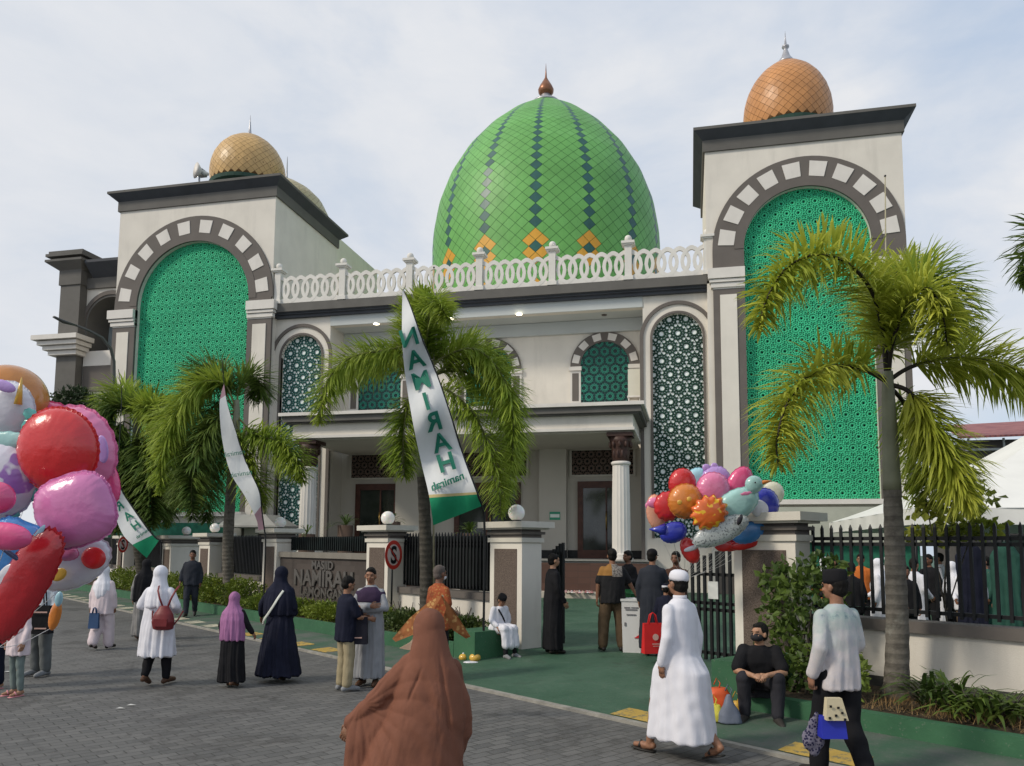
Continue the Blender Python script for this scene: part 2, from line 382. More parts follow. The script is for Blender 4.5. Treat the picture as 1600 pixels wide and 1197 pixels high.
# parapet cornice
mb=MB(); mb.box(-12.86,.70,YF,YM+.6,9.31,9.58); mb.build('parapet_band',TAUPE2,MOSQ)
mb=MB(); mb.box(-12.86,.70,YF+.09,YM+.5,9.24,9.308); mb.box(-12.86,.70,YF+.16,YM+.5,9.15,9.24); mb.box(-12.86,.70,YF+.04,YM+.5,9.29,9.31); mb.build('parapet_moulding',DARKC,MOSQ)
mb=MB(); mb.box(-11.0,-1.25,YM-.03,YM+.0,8.84,9.15); mb.build('loggia_fascia',SOFF,MOSQ)
# balustrade
posts=[-12.75+2.2233*i for i in range(7)]
pm=MB(); pm.box(-.1,.1,-.1,.1,9.585,10.62); pm.box(-.15,.15,-.15,.15,10.62,10.66); pm.box(-.19,.19,-.19,.19,10.66,10.73); pm.ball((0,0,10.84),.105,14,10)
pm.box(-.14,.14,-.14,.14,9.585,9.70)
proto=pm.build('baluster_post',BALW,MOSQ); proto.location=(posts[0]+0,22.12,0)
def childcopy(o,loc):
    c=o.copy(); COL.objects.link(c); c.parent=o.parent; c.matrix_parent_inverse=o.matrix_parent_inverse.copy(); c.location=loc; return c
for x in posts[1:]: childcopy(proto,(x,22.12,0))
mb=MB(); L=2.2233-.2; k=6; step=L/k
mb.box(.1,.1+L,-.035,.035,9.585,9.70)
def ovalring(cx,y0,y1,hw,z0,z1,w):
    n=18; zc=(z0+z1)/2; hh=(z1-z0)/2
    def P(rx,rz): return [(cx+rx*math.copysign(abs(math.cos(2*PI*i/n))**1.25,math.cos(2*PI*i/n)),zc+rz*math.sin(2*PI*i/n)) for i in range(n)]
    o_,i_=P(hw,hh),P(hw-w,hh-w*1.25); vs=[(x,y0,z) for x,z in o_]+[(x,y0,z) for x,z in i_]+[(x,y1,z) for x,z in o_]+[(x,y1,z) for x,z in i_]
    fs=[]
    for i in range(n):
        j=(i+1)%n; fs+=[(i,j,n+j,n+i),(2*n+j,2*n+i,3*n+i,3*n+j),(j,i,2*n+i,2*n+j),(n+i,n+j,3*n+j,3*n+i)]
    mb.add(vs,fs)
def xclip():
    for i,v in enumerate(mb.v): mb.v[i]=(min(max(v[0],.1),.1+L),v[1],v[2])
for i in range(k+1):
    cx=.1+step*i; d=.004*(i%2); ovalring(cx,-.036-d,.036-d,.315,9.60,10.50,.10)
xclip()
pb=mb.build('balustrade_panel',BALW,MOSQ); pb.location=(posts[0],22.12,0)
for x in posts[1:-1]: childcopy(pb,(x,22.12,0))
# side bay windows
def sidewin(cx,ml):
    mb=MB(); mb.plate(ringarch(cx,.96,1.06,7.9),[],YM-.05,YM-.003); 
    for sx in(-1,1): mb.box(min(cx+sx*.96,cx+sx*1.06),max(cx+sx*.96,cx+sx*1.06),YM-.05,YM-.003,.4,7.9)
    w=mb.build('bay_window',TAUPE,MOSQ)
    mb=MB(); mb.plate(ringarch(cx,.70,.765,7.9),[],YM-.04,YM+.1)
    for sx in(-1,1): mb.box(min(cx+sx*.70,cx+sx*.765),max(cx+sx*.70,cx+sx*.765),YM-.04,YM+.1,2.2,7.9)
    mb.build('window_frame',TAUPE,w)
    mb=MB(); mb.plate(archpoly(cx,.71,2.2,7.9),[],YM+.12,YM+.13); mb.build('window_lattice',ml,w)
    mb=MB(); mb.plate(archpoly(cx,.71,2.2,7.9),[],YM+.145,YM+.15); mb.build('blind',BACKW,w)
sidewin(-.28,WINL); sidewin(-11.97,WINL2)
# loggia arched windows
for cx in (-2.46,-6.1,-9.74):
    zs=7.42; mb=MB(); mb.plate(ringarch(cx,.74,1.05,zs),[],YB-.07,YB-.003)
    w=mb.build('loggia_window',TAUPE,MOSQ)
    for i in range(6):
        mb=MB(); a=R(15+30*i); r0_,r1_=.80,1.01; da=R(8.5)
        mb.plate([(cx+r*math.cos(b),zs+r*math.sin(b)) for r,b in((r0_,a-da),(r1_,a-da*.9),(r1_,a+da*.9),(r0_,a+da))],[],YB-.085,YB-.071); mb.build('arch_block',WHITE,w)
    mb=MB(); mb.box(cx-1.1,cx+1.1,YB-.1,YB-.003,6.22,6.30); mb.build('window_sill',WHITE,w)
    for sx in(-1,1):
        mb=MB()
        x=cx+sx*.895; mb.box(x-.19,x+.19,YB-.10,YB-.003,zs-.12,zs); mb.box(x-.165,x+.165,YB-.05,YB-.003,6.3,zs-.12); mb.build('jamb',WHITE,w)
    for sx in(-1,1):
        mb=MB(); x=cx+sx*.895; mb.box(x-.10,x+.10,YB-.06,YB-.051,6.36,zs-.2); mb.build('jamb_panel',TAUPE,w)
    mb=MB(); mb.plate(archpoly(cx,.74,6.3,zs),[],YB-.04,YB-.035); mb.build('window_lattice',LOGL,w)
    mb=MB(); mb.plate(archpoly(cx,.74,6.3,zs),[],YB-.012,YB-.006); mb.build('pane',BACKD,w)
# portico
x0,x1=-11.12,-1.08
mb=MB(); mb.box(x0,x1,19.5,YM-.003,5.50,5.59); mb.box(x0+.26,x1-.26,19.74,YM-.003,4.90,4.975); mb.build('portico_sill',WHITE,MOSQ)
mb=MB(); mb.box(x0+.08,x1-.08,19.58,YM-.003,5.34,5.50); mb.box(x0+.16,x1-.16,19.66,YM-.003,5.30,5.34); mb.build('portico_band',TAUPE2,MOSQ)
mb=MB(); mb.box(x0+.3,x1-.3,19.8,YM-.003,4.98,5.32); mb.box(x0+.33,x1-.33,19.83,YM-.003,4.93,4.99); mb.build('portico_frieze',CREAM,MOSQ)
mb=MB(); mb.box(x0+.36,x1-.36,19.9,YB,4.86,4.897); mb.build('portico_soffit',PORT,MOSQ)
for cx in (-1.72,-10.45):
    mb=MB(); cy=20.12; n=16; prof=[]; vs=[];fs=[]; nn=n*4
    for z,r in ((1.78,.245),(1.9,.235),(3,.23),(4.05,.212)):
        for i in range(nn):
            a=2*PI*i/nn; rr=r*(1-.055*(0 if i%4==0 else 1)*(1 if i%4==2 else .75)); vs.append((cx+rr*math.cos(a),cy+rr*math.sin(a),z))
    for j in range(3):
        for i in range(nn): fs.append((j*nn+i,j*nn+(i+1)%nn,(j+1)*nn+(i+1)%nn,(j+1)*nn+i))
    mb.add(vs,fs,0,False); mb.lathe([(.30,0),(.30,.06),(.27,.1),(.285,.14),(.25,.19)],24,(cx,cy,1.6)); mb.lathe([(.215,0),(.25,.03),(.25,.07),(.22,.1)],24,(cx,cy,4.03))
    c=mb.build('column',WHITE,MOSQ)
    mb=MB(); mb.lathe([(.2,0),(.21,.12),(.23,.3),(.27,.5),(.31,.62)],20,(cx,cy,4.13)); mb.box(cx-.33,cx+.33,cy-.3,cy+.33,4.76,4.86)
    for i in range(10):
        a=2*PI*i/10; mb.ball((cx+.19*math.cos(a),cy+.22*math.sin(a),4.32),(.04,.04,.11),8,6); mb.ball((cx+.27*math.cos(a+.3),cy+.27*math.sin(a+.3),4.56),(.045,.045,.09),8,6)
    mb.build('capital',plain('dark bronze capital',(.055,.028,.022),.5,.3,9,.3,40),c)
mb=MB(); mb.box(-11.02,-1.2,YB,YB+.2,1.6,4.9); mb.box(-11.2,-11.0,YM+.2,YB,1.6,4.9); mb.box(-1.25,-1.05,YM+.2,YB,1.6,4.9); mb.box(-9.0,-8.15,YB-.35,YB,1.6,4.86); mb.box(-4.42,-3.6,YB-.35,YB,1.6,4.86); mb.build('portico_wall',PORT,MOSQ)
mb=MB(); mb.box(-10.99,-1.26,YB-.03,YB-.002,1.605,1.84); mb.box(-9.03,-8.12,YB-.38,YB-.351,1.605,1.84); mb.box(-4.45,-3.57,YB-.38,YB-.351,1.605,1.84)
mb.build('skirting',BLACK,MOSQ)
mb=MB(); mb.box(-11.3,-.9,19.22,YB+.1,.3,1.6); mb.box(-11.3,-.9,19.15,19.4,1.6,1.603)
mb.build('portico_floor',plain('grey floor tile',(.3,.3,.28),.4,.1,3),MOSQ)
def mk_tile():
    m=M('red brown riser tile',(.16,.075,.05),.5); b=m.n('ShaderNodeTexBrick',offset=0); m.nt.links.new(m.vec((1,1,1)),b.inputs[0])
    x,y,z=m.xyz(); cb=m.n('ShaderNodeCombineXYZ'); m.nt.links.new(x.s,cb.inputs[0]); m.nt.links.new(z.s,cb.inputs[1]); m.nt.links.new(cb.outputs[0],b.inputs[0])
    b.inputs['Scale'].default_value=1; b.inputs['Brick Width'].default_value=.3; b.inputs['Row Height'].default_value=.15; b.inputs['Mortar Size'].default_value=.006
    b.inputs['Color1'].default_value=(.085,.045,.034,1); b.inputs['Color2'].default_value=(.115,.062,.047,1); b.inputs['Mortar'].default_value=(.08,.05,.04,1)
    m.color(b.outputs[0]); return m.m
mb=MB(); mb.box(-11.3,-.9,19.17,19.218,.72,1.55); mb.build('riser',mk_tile(),MOSQ)
mb=MB(); mb.box(-11.3,-.9,18.86,19.168,.5,.86); mb.build('step',plain('cream step edge',(.5,.45,.38),.6,.1,3),MOSQ)
def door(cx,hw):
    mb=MB(); z0,z1=1.6,3.9; y0,y1=YB-.10,YB-.004
    mb.plate([(cx-hw,z0),(cx+hw,z0),(cx+hw,z1),(cx-hw,z1)],[[(cx-hw+.16,z0+.25),(cx+hw-.16,z0+.25),(cx+hw-.16,z1-.2),(cx-hw+.16,z1-.2)]],y0,y1)
    mb.box(cx-.03 if hw>.9 else cx+.1,cx+.03 if hw>.9 else cx+.14,y0-.01,y1,z0,z1-.1)
    d=mb.build('door',WOOD,MOSQ)
    mb=MB(); mb.box(cx-hw+.16,cx+hw-.16,YB-.05,YB-.04,z0+.25,z1-.2); mb.build('door_glass',GLASS,d)
    mb=MB(); mb.tube([(cx+.07+.05,y0-.05,2.45),(cx+.07+.05,y0-.05,3.0)],.018,8); mb.box(cx+.1,cx+.14,y0-.05,y0,2.5,2.54); mb.box(cx+.1,cx+.14,y0-.05,y0,2.9,2.94); mb.build('handle',plain('brass',(.45,.3,.1),.3,.1,3,metal=1),d)
    mb=MB(); mb.box(cx-hw-.18,cx+hw+.18,YB-.05,YB-.045,4.1,4.84); tt=mb.build('transom',TRAN,MOSQ)
    mb=MB(); mb.box(cx-hw-.18,cx+hw+.18,YB-.02,YB-.012,4.1,4.84); mb.build('transom_back',BLACKN,tt)
    mb=MB(); mb.box(cx-hw-.25,cx+hw+.25,YB-.07,YB-.003,4.84,4.86); mb.box(cx-hw-.25,cx-hw-.18,YB-.07,YB-.003,4.04,4.84); mb.box(cx+hw+.18,cx+hw+.25,YB-.07,YB-.003,4.04,4.84); mb.box(cx-hw-.18,cx+hw+.18,YB-.07,YB-.003,4.04,4.1); mb.build('transom_frame',PORT,tt)
door(-2.55,.74); door(-6.1,1.05); door(-9.72,.74)
mb=MB(); p=onY(867,806,YB-.36); mb.box(p.x-.16,p.x+.16,YB-.37,YB-.352,p.z-.12,p.z+.12); wn_=mb.build('wall_notice',plain('green notice',(.05,.3,.18),.6,.1,3),MOSQ)
mb=MB(); mb.box(p.x-.14,p.x+.14,YB-.376,YB-.371,p.z-.05,p.z+.05); mb.build('notice_text',plain('white print',(.7,.75,.7),.6,.1,3),wn_)
# ---------------------------------------------------------------- towers
def domeshell(mb,prof,cx,cy,cols,pick,seam_r=.012,gap=.06):
    """diamond tiles on a lathe profile; pick(row,col)->material index; under-shell index 0"""
    P=[]   # resample conformally
    L=[0]
    for (r0_,z0_),(r1_,z1_) in zip(prof,prof[1:]): L.append(L[-1]+math.hypot(r1_-r0_,z1_-z0_))
    def at(t):
        for i in range(len(L)-1):
            if t<=L[i+1]: k=(t-L[i])/(L[i+1]-L[i]); return prof[i][0]*(1-k)+prof[i+1][0]*k, prof[i][1]*(1-k)+prof[i+1][1]*k
        return prof[-1]
    rows=[];t=0
    while t<L[-1]:
        r,z=at(t); rows.append((r,z)); st=2*PI*r/cols*.5*.92
        if st<.02: break
        t+=st
    rows.append(prof[-1])
    mb.lathe([(max(.001,r-seam_r),z) for r,z in rows],cols,(cx,cy,0),0)
    def pt(row,c,f=1): r,z=rows[row]; a=2*PI*c/cols; return Vector((cx+r*math.cos(a),cy+r*math.sin(a),z))
    for i in range(1,len(rows)-1):
        for c in range(cols):
            cc=c+(.5 if i%2 else 0)
            q=[pt(i-1,cc),pt(i,cc+.5),pt(i+1,cc),pt(i,cc-.5)]; m=(q[0]+q[1]+q[2]+q[3])/4
            nn=Vector((m.x-cx,m.y-cy,0)).normalized()*.0
            q=[m+(v-m)*(1-gap)+nn for v in q]
            mb.add(q,[(0,1,2,3)],pick(i,c,rows))
    return rows
def tower(x0,x1,gx0,gx1,gmat,finial_kind,zbase):
    cx=(gx0+gx1)/2; hw=(gx1-gx0)/2; ro=hw+.85; zs=11.88-hw; yb=26.5; Z0=.3
    mb=MB(); mb.plate([(x0,Z0),(x1,Z0),(x1,13.15),(x0,13.15)],[archpoly(cx,hw,zbase,zs,32)],YF,YF+.3)
    mb.box(x0,x1,YF+.32,yb,Z0,13.15); mb.box(x0,x0+.05,YF+.3,YF+.32,Z0,13.15); mb.box(x1-.05,x1,YF+.3,YF+.32,Z0,13.15)
    t=mb.build('tower',CREAM,MOSQ)
    mb=MB(); mb.plate(archpoly(cx,hw+.005,zbase,zs,32),[],YF+.13,YF+.14); mb.build('lattice_screen',gmat,t)
    mb=MB(); mb.plate(archpoly(cx,hw,zbase,zs,32),[],YF+.24,YF+.25); mb.build('screen_backing',BACKG,t)
    # arch band
    mb=MB(); mb.plate(ringarch(cx,hw,ro,zs,40),[],YF-.06,YF-.003)
    for sx in(-1,1):
        xa,xb=sorted((cx+sx*hw,cx+sx*ro)); xa=max(xa,x0+.02); xb=min(xb,x1-.005); mb.box(xa,xb,YF-.06,YF-.003,9.67,zs)
    mb.plate(ringarch(cx,hw,hw+.26,zs,40),[],YF-.075,YF-.061)
    mb.build('arch_surround',TAUPE,t)
    for i in range(10):
        mb=MB(); a=R(9+18*i); r0_,r1_=hw+.275,hw+.275+.43; da=.215/(hw+.45)
        mb.plate([(cx+r*math.cos(b),zs+r*math.sin(b)) for r,b in((r0_,a-da),(r1_,a-da*.97),(r1_,a+da*.97),(r0_,a+da))],[],YF-.08,YF-.061)
        mb.build('arch_block',WHITE,t)
    for sx in(-1,1):
        xa,xb=sorted((cx+sx*hw,cx+sx*ro)); 
        mb=MB()
        mb.box(xa-(.14 if sx<0 else 0),xb+(.14 if sx>0 else 0),YF-.22,YF+.02,9.38,9.67); mb.box(xa-(.10 if sx<0 else 0),xb+(.10 if sx>0 else 0),YF-.18,YF+.02,9.28,9.36); mb.box(xa-(.06 if sx<0 else 0),xb+(.06 if sx>0 else 0),YF-.14,YF+.02,9.14,9.26)
        mb.box(xa-.0,xb,YF-.1,YF+.02,9.1,9.67); mb.build('impost',WHITE,t)
        mb=MB(); mb.box(xa,xb,YF-.09,YF-.003,Z0,9.12); p=mb.build('pilaster',TAUPE,t)
        # panel as own child mesh of the tower
        mb=MB(); mb.box(xa+.18,xb-.22 if sx<0 else xb-.16,YF-.115,YF-.091,1.2,8.93) if sx<0 else mb.box(xa+.2,xb-.18,YF-.115,YF-.091,1.2,8.93); mb.build('pilaster_panel',CREAM,t)
    mb=MB(); mb.box(x0-.06,x1+.06,YF-.06,yb+.06,13.151,13.48); 
    c=mb.build('cornice_band',TAUPE2,t)
    mb=MB(); mb.frus((x0-.06,x1+.06,YF-.06,yb+.06),13.48,(x0-.3,x1+.3,YF-.3,yb+.3),13.69); mb.build('cornice',DARKC,t)
    mb=MB(); mb.box(x0-.31,x1+.31,YF-.31,yb+.31,13.69,13.77); mb.build('cornice_lip',TAUPE2,t)
    # base ledge
    mb=MB(); mb.box(gx0-.2,gx1+.2,YF-.35,YF-.12,zbase-.13,zbase); mb.build('ledge',WHITE,t)
    mb=MB(); mb.box(gx0-.1,gx1+.1,YF-.12,YF-.1,zbase-1.0,zbase-.13); mb.build('ledge_board',CREAM,t)
    dcx,dcy=((x0+x1)/2 if finial_kind else -15.52),24.5
    zb,zt=(14.72,17.14) if finial_kind else (14.85,16.88)
    prof=[(r*.93,zb+(zt-zb)*k) for r,k in ((1.34,0),(1.40,.1),(1.43,.24),(1.39,.40),(1.28,.55),(1.10,.69),(.85,.81),(.55,.905),(.28,.965),(.05,1))]
    mb=MB(); mb.lathe([(1.1,13.77),(1.1,zb-.22),(1.3,zb-.14),(1.33,zb-.02),(1.26,zb+.01)],32,(dcx,dcy,0),0,False); mb.build('dome_drum',plain('dark green drum',(.03,.07,.05),.6,.2,4),t)
    mb=MB(); domeshell(mb,prof,dcx,dcy,30,lambda i,c,r:1,.01,.05); d=mb.build('dome',[GOLDS,plain('copper gold dome tile',(.52,.235,.075),.42,.18,1.5,.05,30,spec=.5) if finial_kind else plain('pale gold dome tile',(.54,.34,.13),.42,.18,1.5,.05,30,spec=.5)],t)
    mb=MB()
    if finial_kind: mb.lathe([(.28,17.06),(.24,17.14),(.13,17.3),(.07,17.5),(.05,17.56),(.11,17.6),(.11,17.65),(.04,17.69),(.02,17.9),(.003,18.15)],16,(dcx,dcy,0))
    else: mb.lathe([(.14,16.85),(.06,16.95),(.035,17.2),(.02,17.4),(.003,17.65)],12,(dcx,dcy,0))
    mb.build('finial',plain('pale finial metal',(.42,.42,.44),.35,.1,4,metal=.5),t)
    return t
tower(.56,5.73,1.57,4.87,GRNS[0],1,3.22)
tower(-18.71,-12.9,-17.84,-13.7,GRNS[1],0,2.95)
# green lower wall and awning beneath the right tower panel
mb=MB(); mb.plate([(1.2,2.1),(5.6,2.1),(5.6,3.0),(1.2,3.0)],[],21.3,21.33); mb.build('transom_screen',plain('cream awning sheet',(.42,.43,.36),.7,.12,2),MOSQ)
mb=MB(); mb.box(1.2,5.6,21.5,21.55,.5,2.3); mb.build('lower_screen',plain('green lower screen',(.02,.14,.085),.7,.3,6,.4,20),MOSQ)
mb=MB(); mb.frus((-13.6,-11.7,20.6,22),2.5,(-13.5,-12.4,21.2,22),2.85); mb.box(-13.65,-11.6,20.5,22,2.45,2.5); mb.build('awning',plain('grey awning',(.33,.33,.31),.7,.1,2,dirt=.3),MOSQ)
mb=MB(); mb.box(-17.9,-13.6,21.3,21.34,.9,2.6); mb.build('lower_screen',plain('green lower screen',(.03,.22,.13),.6),MOSQ)
# main dome
prof=[(4.95,10.0),(4.98,12),(5.0,13.5),(5.03,14.9),(4.99,15.6),(4.78,16.85),(4.33,18.1),(3.66,19.25),(2.82,20.25),(1.85,21.12),(1.0,21.7),(.45,22.0)]
DCX,DCY=-6.12,33.3
fa=math.atan2(0-DCY,0-DCX)            # direction from dome axis to the camera
def dpick(i,c,rows):
    cc=(c+(.5 if i%2 else 0)); z=rows[i][1]
    a0=(fa/(2*PI)*60-.88)   # one string column near the view axis
    k=(cc-round(a0*2)/2)%4; 
    k=min(k,4-k)
    # motif centre row
    mi=[j for j in range(len(rows)) if abs(rows[j][1]-13.5)<.27 and (abs(((j%2)*.5-round(a0*2)/2)%1)<1e-6 or abs((((j%2)*.5-round(a0*2)/2)%1)-1)<1e-6)]
    m=mi[0] if mi else 0
    for m_ in (m,m-8):
        if i==m_ and k==0: return 3
        if (abs(i-m_)<=1 and abs(k-.5)<.01) or (abs(i-m_)==2 and k==0): return 4
    if i>m+2 and k==0: return 3
    return 1 if (hash((i*7,int(c)*13))%5) else 2
mb=MB(); domeshell(mb,prof,DCX,DCY,60,dpick,.02,.045); 
md=mb.build('main_dome',[DS,DG,DG2,DD,DY],MOSQ)
mb=MB(); mb.lathe([(.62,21.95),(.60,22.06),(.3,22.12),(.24,22.3),(.22,22.4)],20,(DCX,DCY,0)); mb.build('finial_base',plain('pale finial metal',(.42,.42,.44),.35),md)
mb=MB(); mb.lathe([(.22,22.4),(.34,22.52),(.36,22.66),(.28,22.85),(.13,23.1),(.05,23.25),(.03,23.5),(.004,23.95)],20,(DCX,DCY,0)); mb.build('finial',BRONZE,md)
# rear left gilded dome
mb=MB(); prof2=[(2.05,14.4),(2.15,15),(2.2,15.7),(2.08,16.3),(1.75,16.95),(1.3,17.4),(.75,17.75),(.2,17.95)]
domeshell(mb,prof2,-17.3,30,40,lambda i,c,r:1,.01,.05); rd_=mb.build('rear_dome',[GOLDS,plain('pale gold tile',(.42,.36,.2),.4,.1,2)],MOSQ)
mb=MB(); mb.lathe([(.1,17.9),(.04,18.1),(.01,19.0)],10,(-17.1,30,0)); mb.build('finial',STEEL,rd_)
mb=MB(); mb.box(-18,-14,28.5,33,9,14.6); mb.build('rear_block',CREAM,MOSQ)
# loudspeaker horn on left tower roof
ls=thing('loudspeaker',(-17.2,22.2,13.8),'white horn loudspeaker on the left tower roof edge','loudspeaker'); surveyed(ls)
p=onY(312,268,22.2); mb=MB(); mt=Matrix.Translation(p)@Matrix.Rotation(R(-35),4,'Z')@Matrix.Rotation(R(90),4,'X')
mb.lathe([(.05,-.3),(.07,-.15),(.13,-.02),(.25,.1),(.27,.12)],20,(0,0,0),0,True,mt); mb.build('horn',WHITE,ls)
mb=MB(); mb.tube([(p.x,p.y,13.76),(p.x,p.y,p.z-.05)],.03,8); mb.box(p.x-.12,p.x+.12,p.y-.05,p.y+.25,p.z-.1,p.z+.08); mb.build('bracket',STEEL,ls)
# left wing
mb=MB(); y=24.0
mb.plate([(-22.7,.3),(-18.7,.3),(-18.7,11.7),(-22.7,11.7)],[archpoly(-20.6,1.05,8.95,10.0),[(-21.3,5.2),(-19.7,5.2),(-19.7,6.9),(-21.3,6.9)]],y,y+.3); mb.box(-22.7,-18.7,y+1.2,y+8,.3,11.7); mb.box(-22.72,-22.6,y+.3,y+1.2,.3,11.7)
wg=mb.build('side_wing',CREAM,MOSQ)
mb=MB(); XA,XB=-22.5,-21.65; mb.box(XA,XB,y-.35,y+.4,.3,11.4); mb.box(XA-.05,XB+.05,y-.4,y+.4,11.4,11.95); mb.frus((XA-.05,XB+.05,y-.4,y+.4),11.95,(XA-.42,XB+.3,y-.72,y+.7),12.2); mb.box(XA-.42,XB+.3,y-.72,y+.7,12.2,12.28)
mb.box(XA-.2,XB+.12,y-.5,y+.5,12.28,12.4); mb.box(XA-.42,XB+.3,y-.7,y+.7,12.4,12.5); mb.box(XA-.36,XB+.25,y-.62,y+.6,12.5,12.62)
mb.box(-21.6,-18.7,y-.1,y+.0,11.3,11.69)
mb.build('corner_pilaster',TAUPE2,wg)
mb=MB(); mb.frus((-21.35,-18.72,y-.1,y+.4),11.7,(-21.3,-18.72,y-.6,y+.4),12.1); mb.box(-21.3,-18.72,y-.6,y+.4,12.1,12.2); mb.build('wing_cornice',DARKC,wg)
mb=MB()
for i,(d,z0,z1) in enumerate(((.55,9.25,9.42),(.42,9.08,9.22),(.3,8.92,9.06),(.18,8.75,8.9))): mb.box(XA-d*1.15,XB+d*.8,y-.35-d,y-.01,z0,z1)
mb.box(-21.6,-18.7,y-.06,y-.003,8.4,8.95); mb.build('pilaster_moulding',WHITE,wg)
mb=MB(); mb.box(-21.6,-18.7,y-.05,y-.003,7.45,8.38); mb.build('wing_band',TAUPE,wg); mb=MB(); mb.plate(ringarch(-20.6,1.05,1.2,10.0),[],y-.05,y-.003); mb.build('arch_surround',TAUPE,wg); mb=MB(); mb.plate(ringarch(-20.6,.97,1.049,10.0),[],y-.01,y+1.1); mb.box(-21.649,-21.57,y-.01,y+1.1,8.95,10.0); mb.box(-19.63,-19.551,y-.01,y+1.1,8.95,10.0); mb.build('arch_reveal',TAUPE2,wg)
mb=MB(); mb.box(-21.7,-19.5,y+1.1,y+1.15,8.9,11.2); mb.build('pane',plain('pale window glass',(.3,.36,.38),.2,.2,2),wg)
mb=MB(); mb.box(-21.3,-19.7,y+.1,y+.15,5.2,6.9); mb.box(-20.55,-20.45,y+.05,y+.1,5.2,6.9); mb.build('window',plain('dark wing glass',(.05,.07,.075),.15,.3,2,0),wg)
mb=MB(); mb.plate([(-20.5-.9,8.95),(-20.5+.95,8.95),(-20.5+.95,11),(-20.5-.9,11)],[],y+1.17,y+1.18); mb.build('niche',BACKD,wg)

# air conditioner outdoor unit on the portico roof
ac=thing('air_conditioner',(-1.75,22.9,5.59),'cream air conditioner outdoor unit standing beside the right loggia window','air conditioner'); surveyed(ac)
q0=onY(981,577,22.6); q1=onY(1001,618,22.6); mb=MB(); mb.box(q0.x,q1.x,22.6,22.95,q1.z,q0.z); mb.build('casing',plain('cream metal casing',(.62,.60,.50),.5,.05,3),ac)
mb=MB(); mb.box(q0.x-.02,q1.x+.02,22.55,22.98,q1.z-.05,q1.z); mb.box(q0.x,q0.x+.04,22.6,22.9,5.59,q1.z-.05); mb.box(q1.x-.04,q1.x,22.6,22.9,5.59,q1.z-.05); mb.build('stand',WHITE,ac)
mb=MB(); mb.tube([(q1.x+.02,22.7,q1.z+.3),(q1.x+.12,22.7,q1.z+.25),(q1.x+.1,22.75,q1.z),(q1.x-.1,22.8,q1.z-.15)],.03,8); mb.build('pipe',WHITE,ac)
# ---------------------------------------------------------------- boundary pillars, fences, planters
CAPM=plain('cream cap moulding',(.60,.57,.50),.75,.06,3,.12,50,dirt=.25)
def RM(a,s,z=0): return ROAD@Matrix.Translation((a,s,z))
def pillar(a0,a1,s0,s1,label,lamp=True,z1=2.12,zb=.1):
    c=rp((a0+a1)/2,(s0+s1)/2,zb); t=thing('gate_pillar',c,label,'pillar','boundary pillars with globe lamps' if lamp else None,ROADANG)
    mb=MB(ROAD); mb.box(a0,a1,s0,s1,zb,z1-.1); b=mb.build('shaft',CREAM,t)
    mb=MB(ROAD); mb.box(a0-.035,a1+.035,s0-.035,s1+.035,z1-.1,z1-.02); mb.box(a0-.1,a1+.1,s0-.1,s1+.1,z1+.13,z1+.16); mb.box(a0-.17,a1+.17,s0-.17,s1+.17,z1+.16,z1+.27); mb.build('cap',CAPM,t)
    mb=MB(ROAD); mb.box(a0-.0,a1+.0,s0-.0,s1+.0,z1-.02,z1+.04); mb.box(a0-.05,a1+.05,s0-.05,s1+.05,z1+.04,z1+.09); mb.box(a0+.01,a1-.01,s0+.01,s1-.01,z1+.09,z1+.13); mb.build('cap_neck',TAUPE,t)
    mb=MB(ROAD); mb.box(a0+.13,a1-.13,s0-.012,s0-.002,zb+.45,z1-.22); mb.build('stone_panel',STONE,t)
    if lamp:
        mb=MB(ROAD); cc=((a0+a1)/2+.02,(s0+s1)/2,0); mb.lathe([(.09,z1+.27),(.09,z1+.3),(.06,z1+.34)],16,cc); l=mb.build('lamp_base',BLACK,t)
        mb=MB(ROAD); mb.ball((cc[0],cc[1],z1+.27+.17),.155,24,16); mb.build('lamp_globe',LAMPM,t)
    return t
pillar(-5.37,-4.50,1.3,1.78,'cream gate pillar with globe lamp, left of the gateway above the seated boy')
pillar(-9.70,-8.82,1.3,1.8,'cream gate pillar with globe lamp behind the large no stopping sign')
pillar(-15.15,-14.3,1.3,1.85,'cream gate pillar with globe lamp at left end of the lettered name wall')
pillar(-19.95,-19.05,1.3,1.9,'cream gate pillar with globe lamp behind the slim palm trunk',z1=2.03)
pillar(-23.5,-22.6,1.3,2.6,'farthest cream gate pillar with globe lamp, left of the side gateway',z1=1.98)
pillar(-29.0,-28.1,1.3,2.1,'cream pillar without a lamp beside the far no stopping sign',False,z1=2.0)
pillar(-.22,.68,1.3,1.68,'cream gate pillar without lamp, behind the seated man in black',False,z1=2.14)
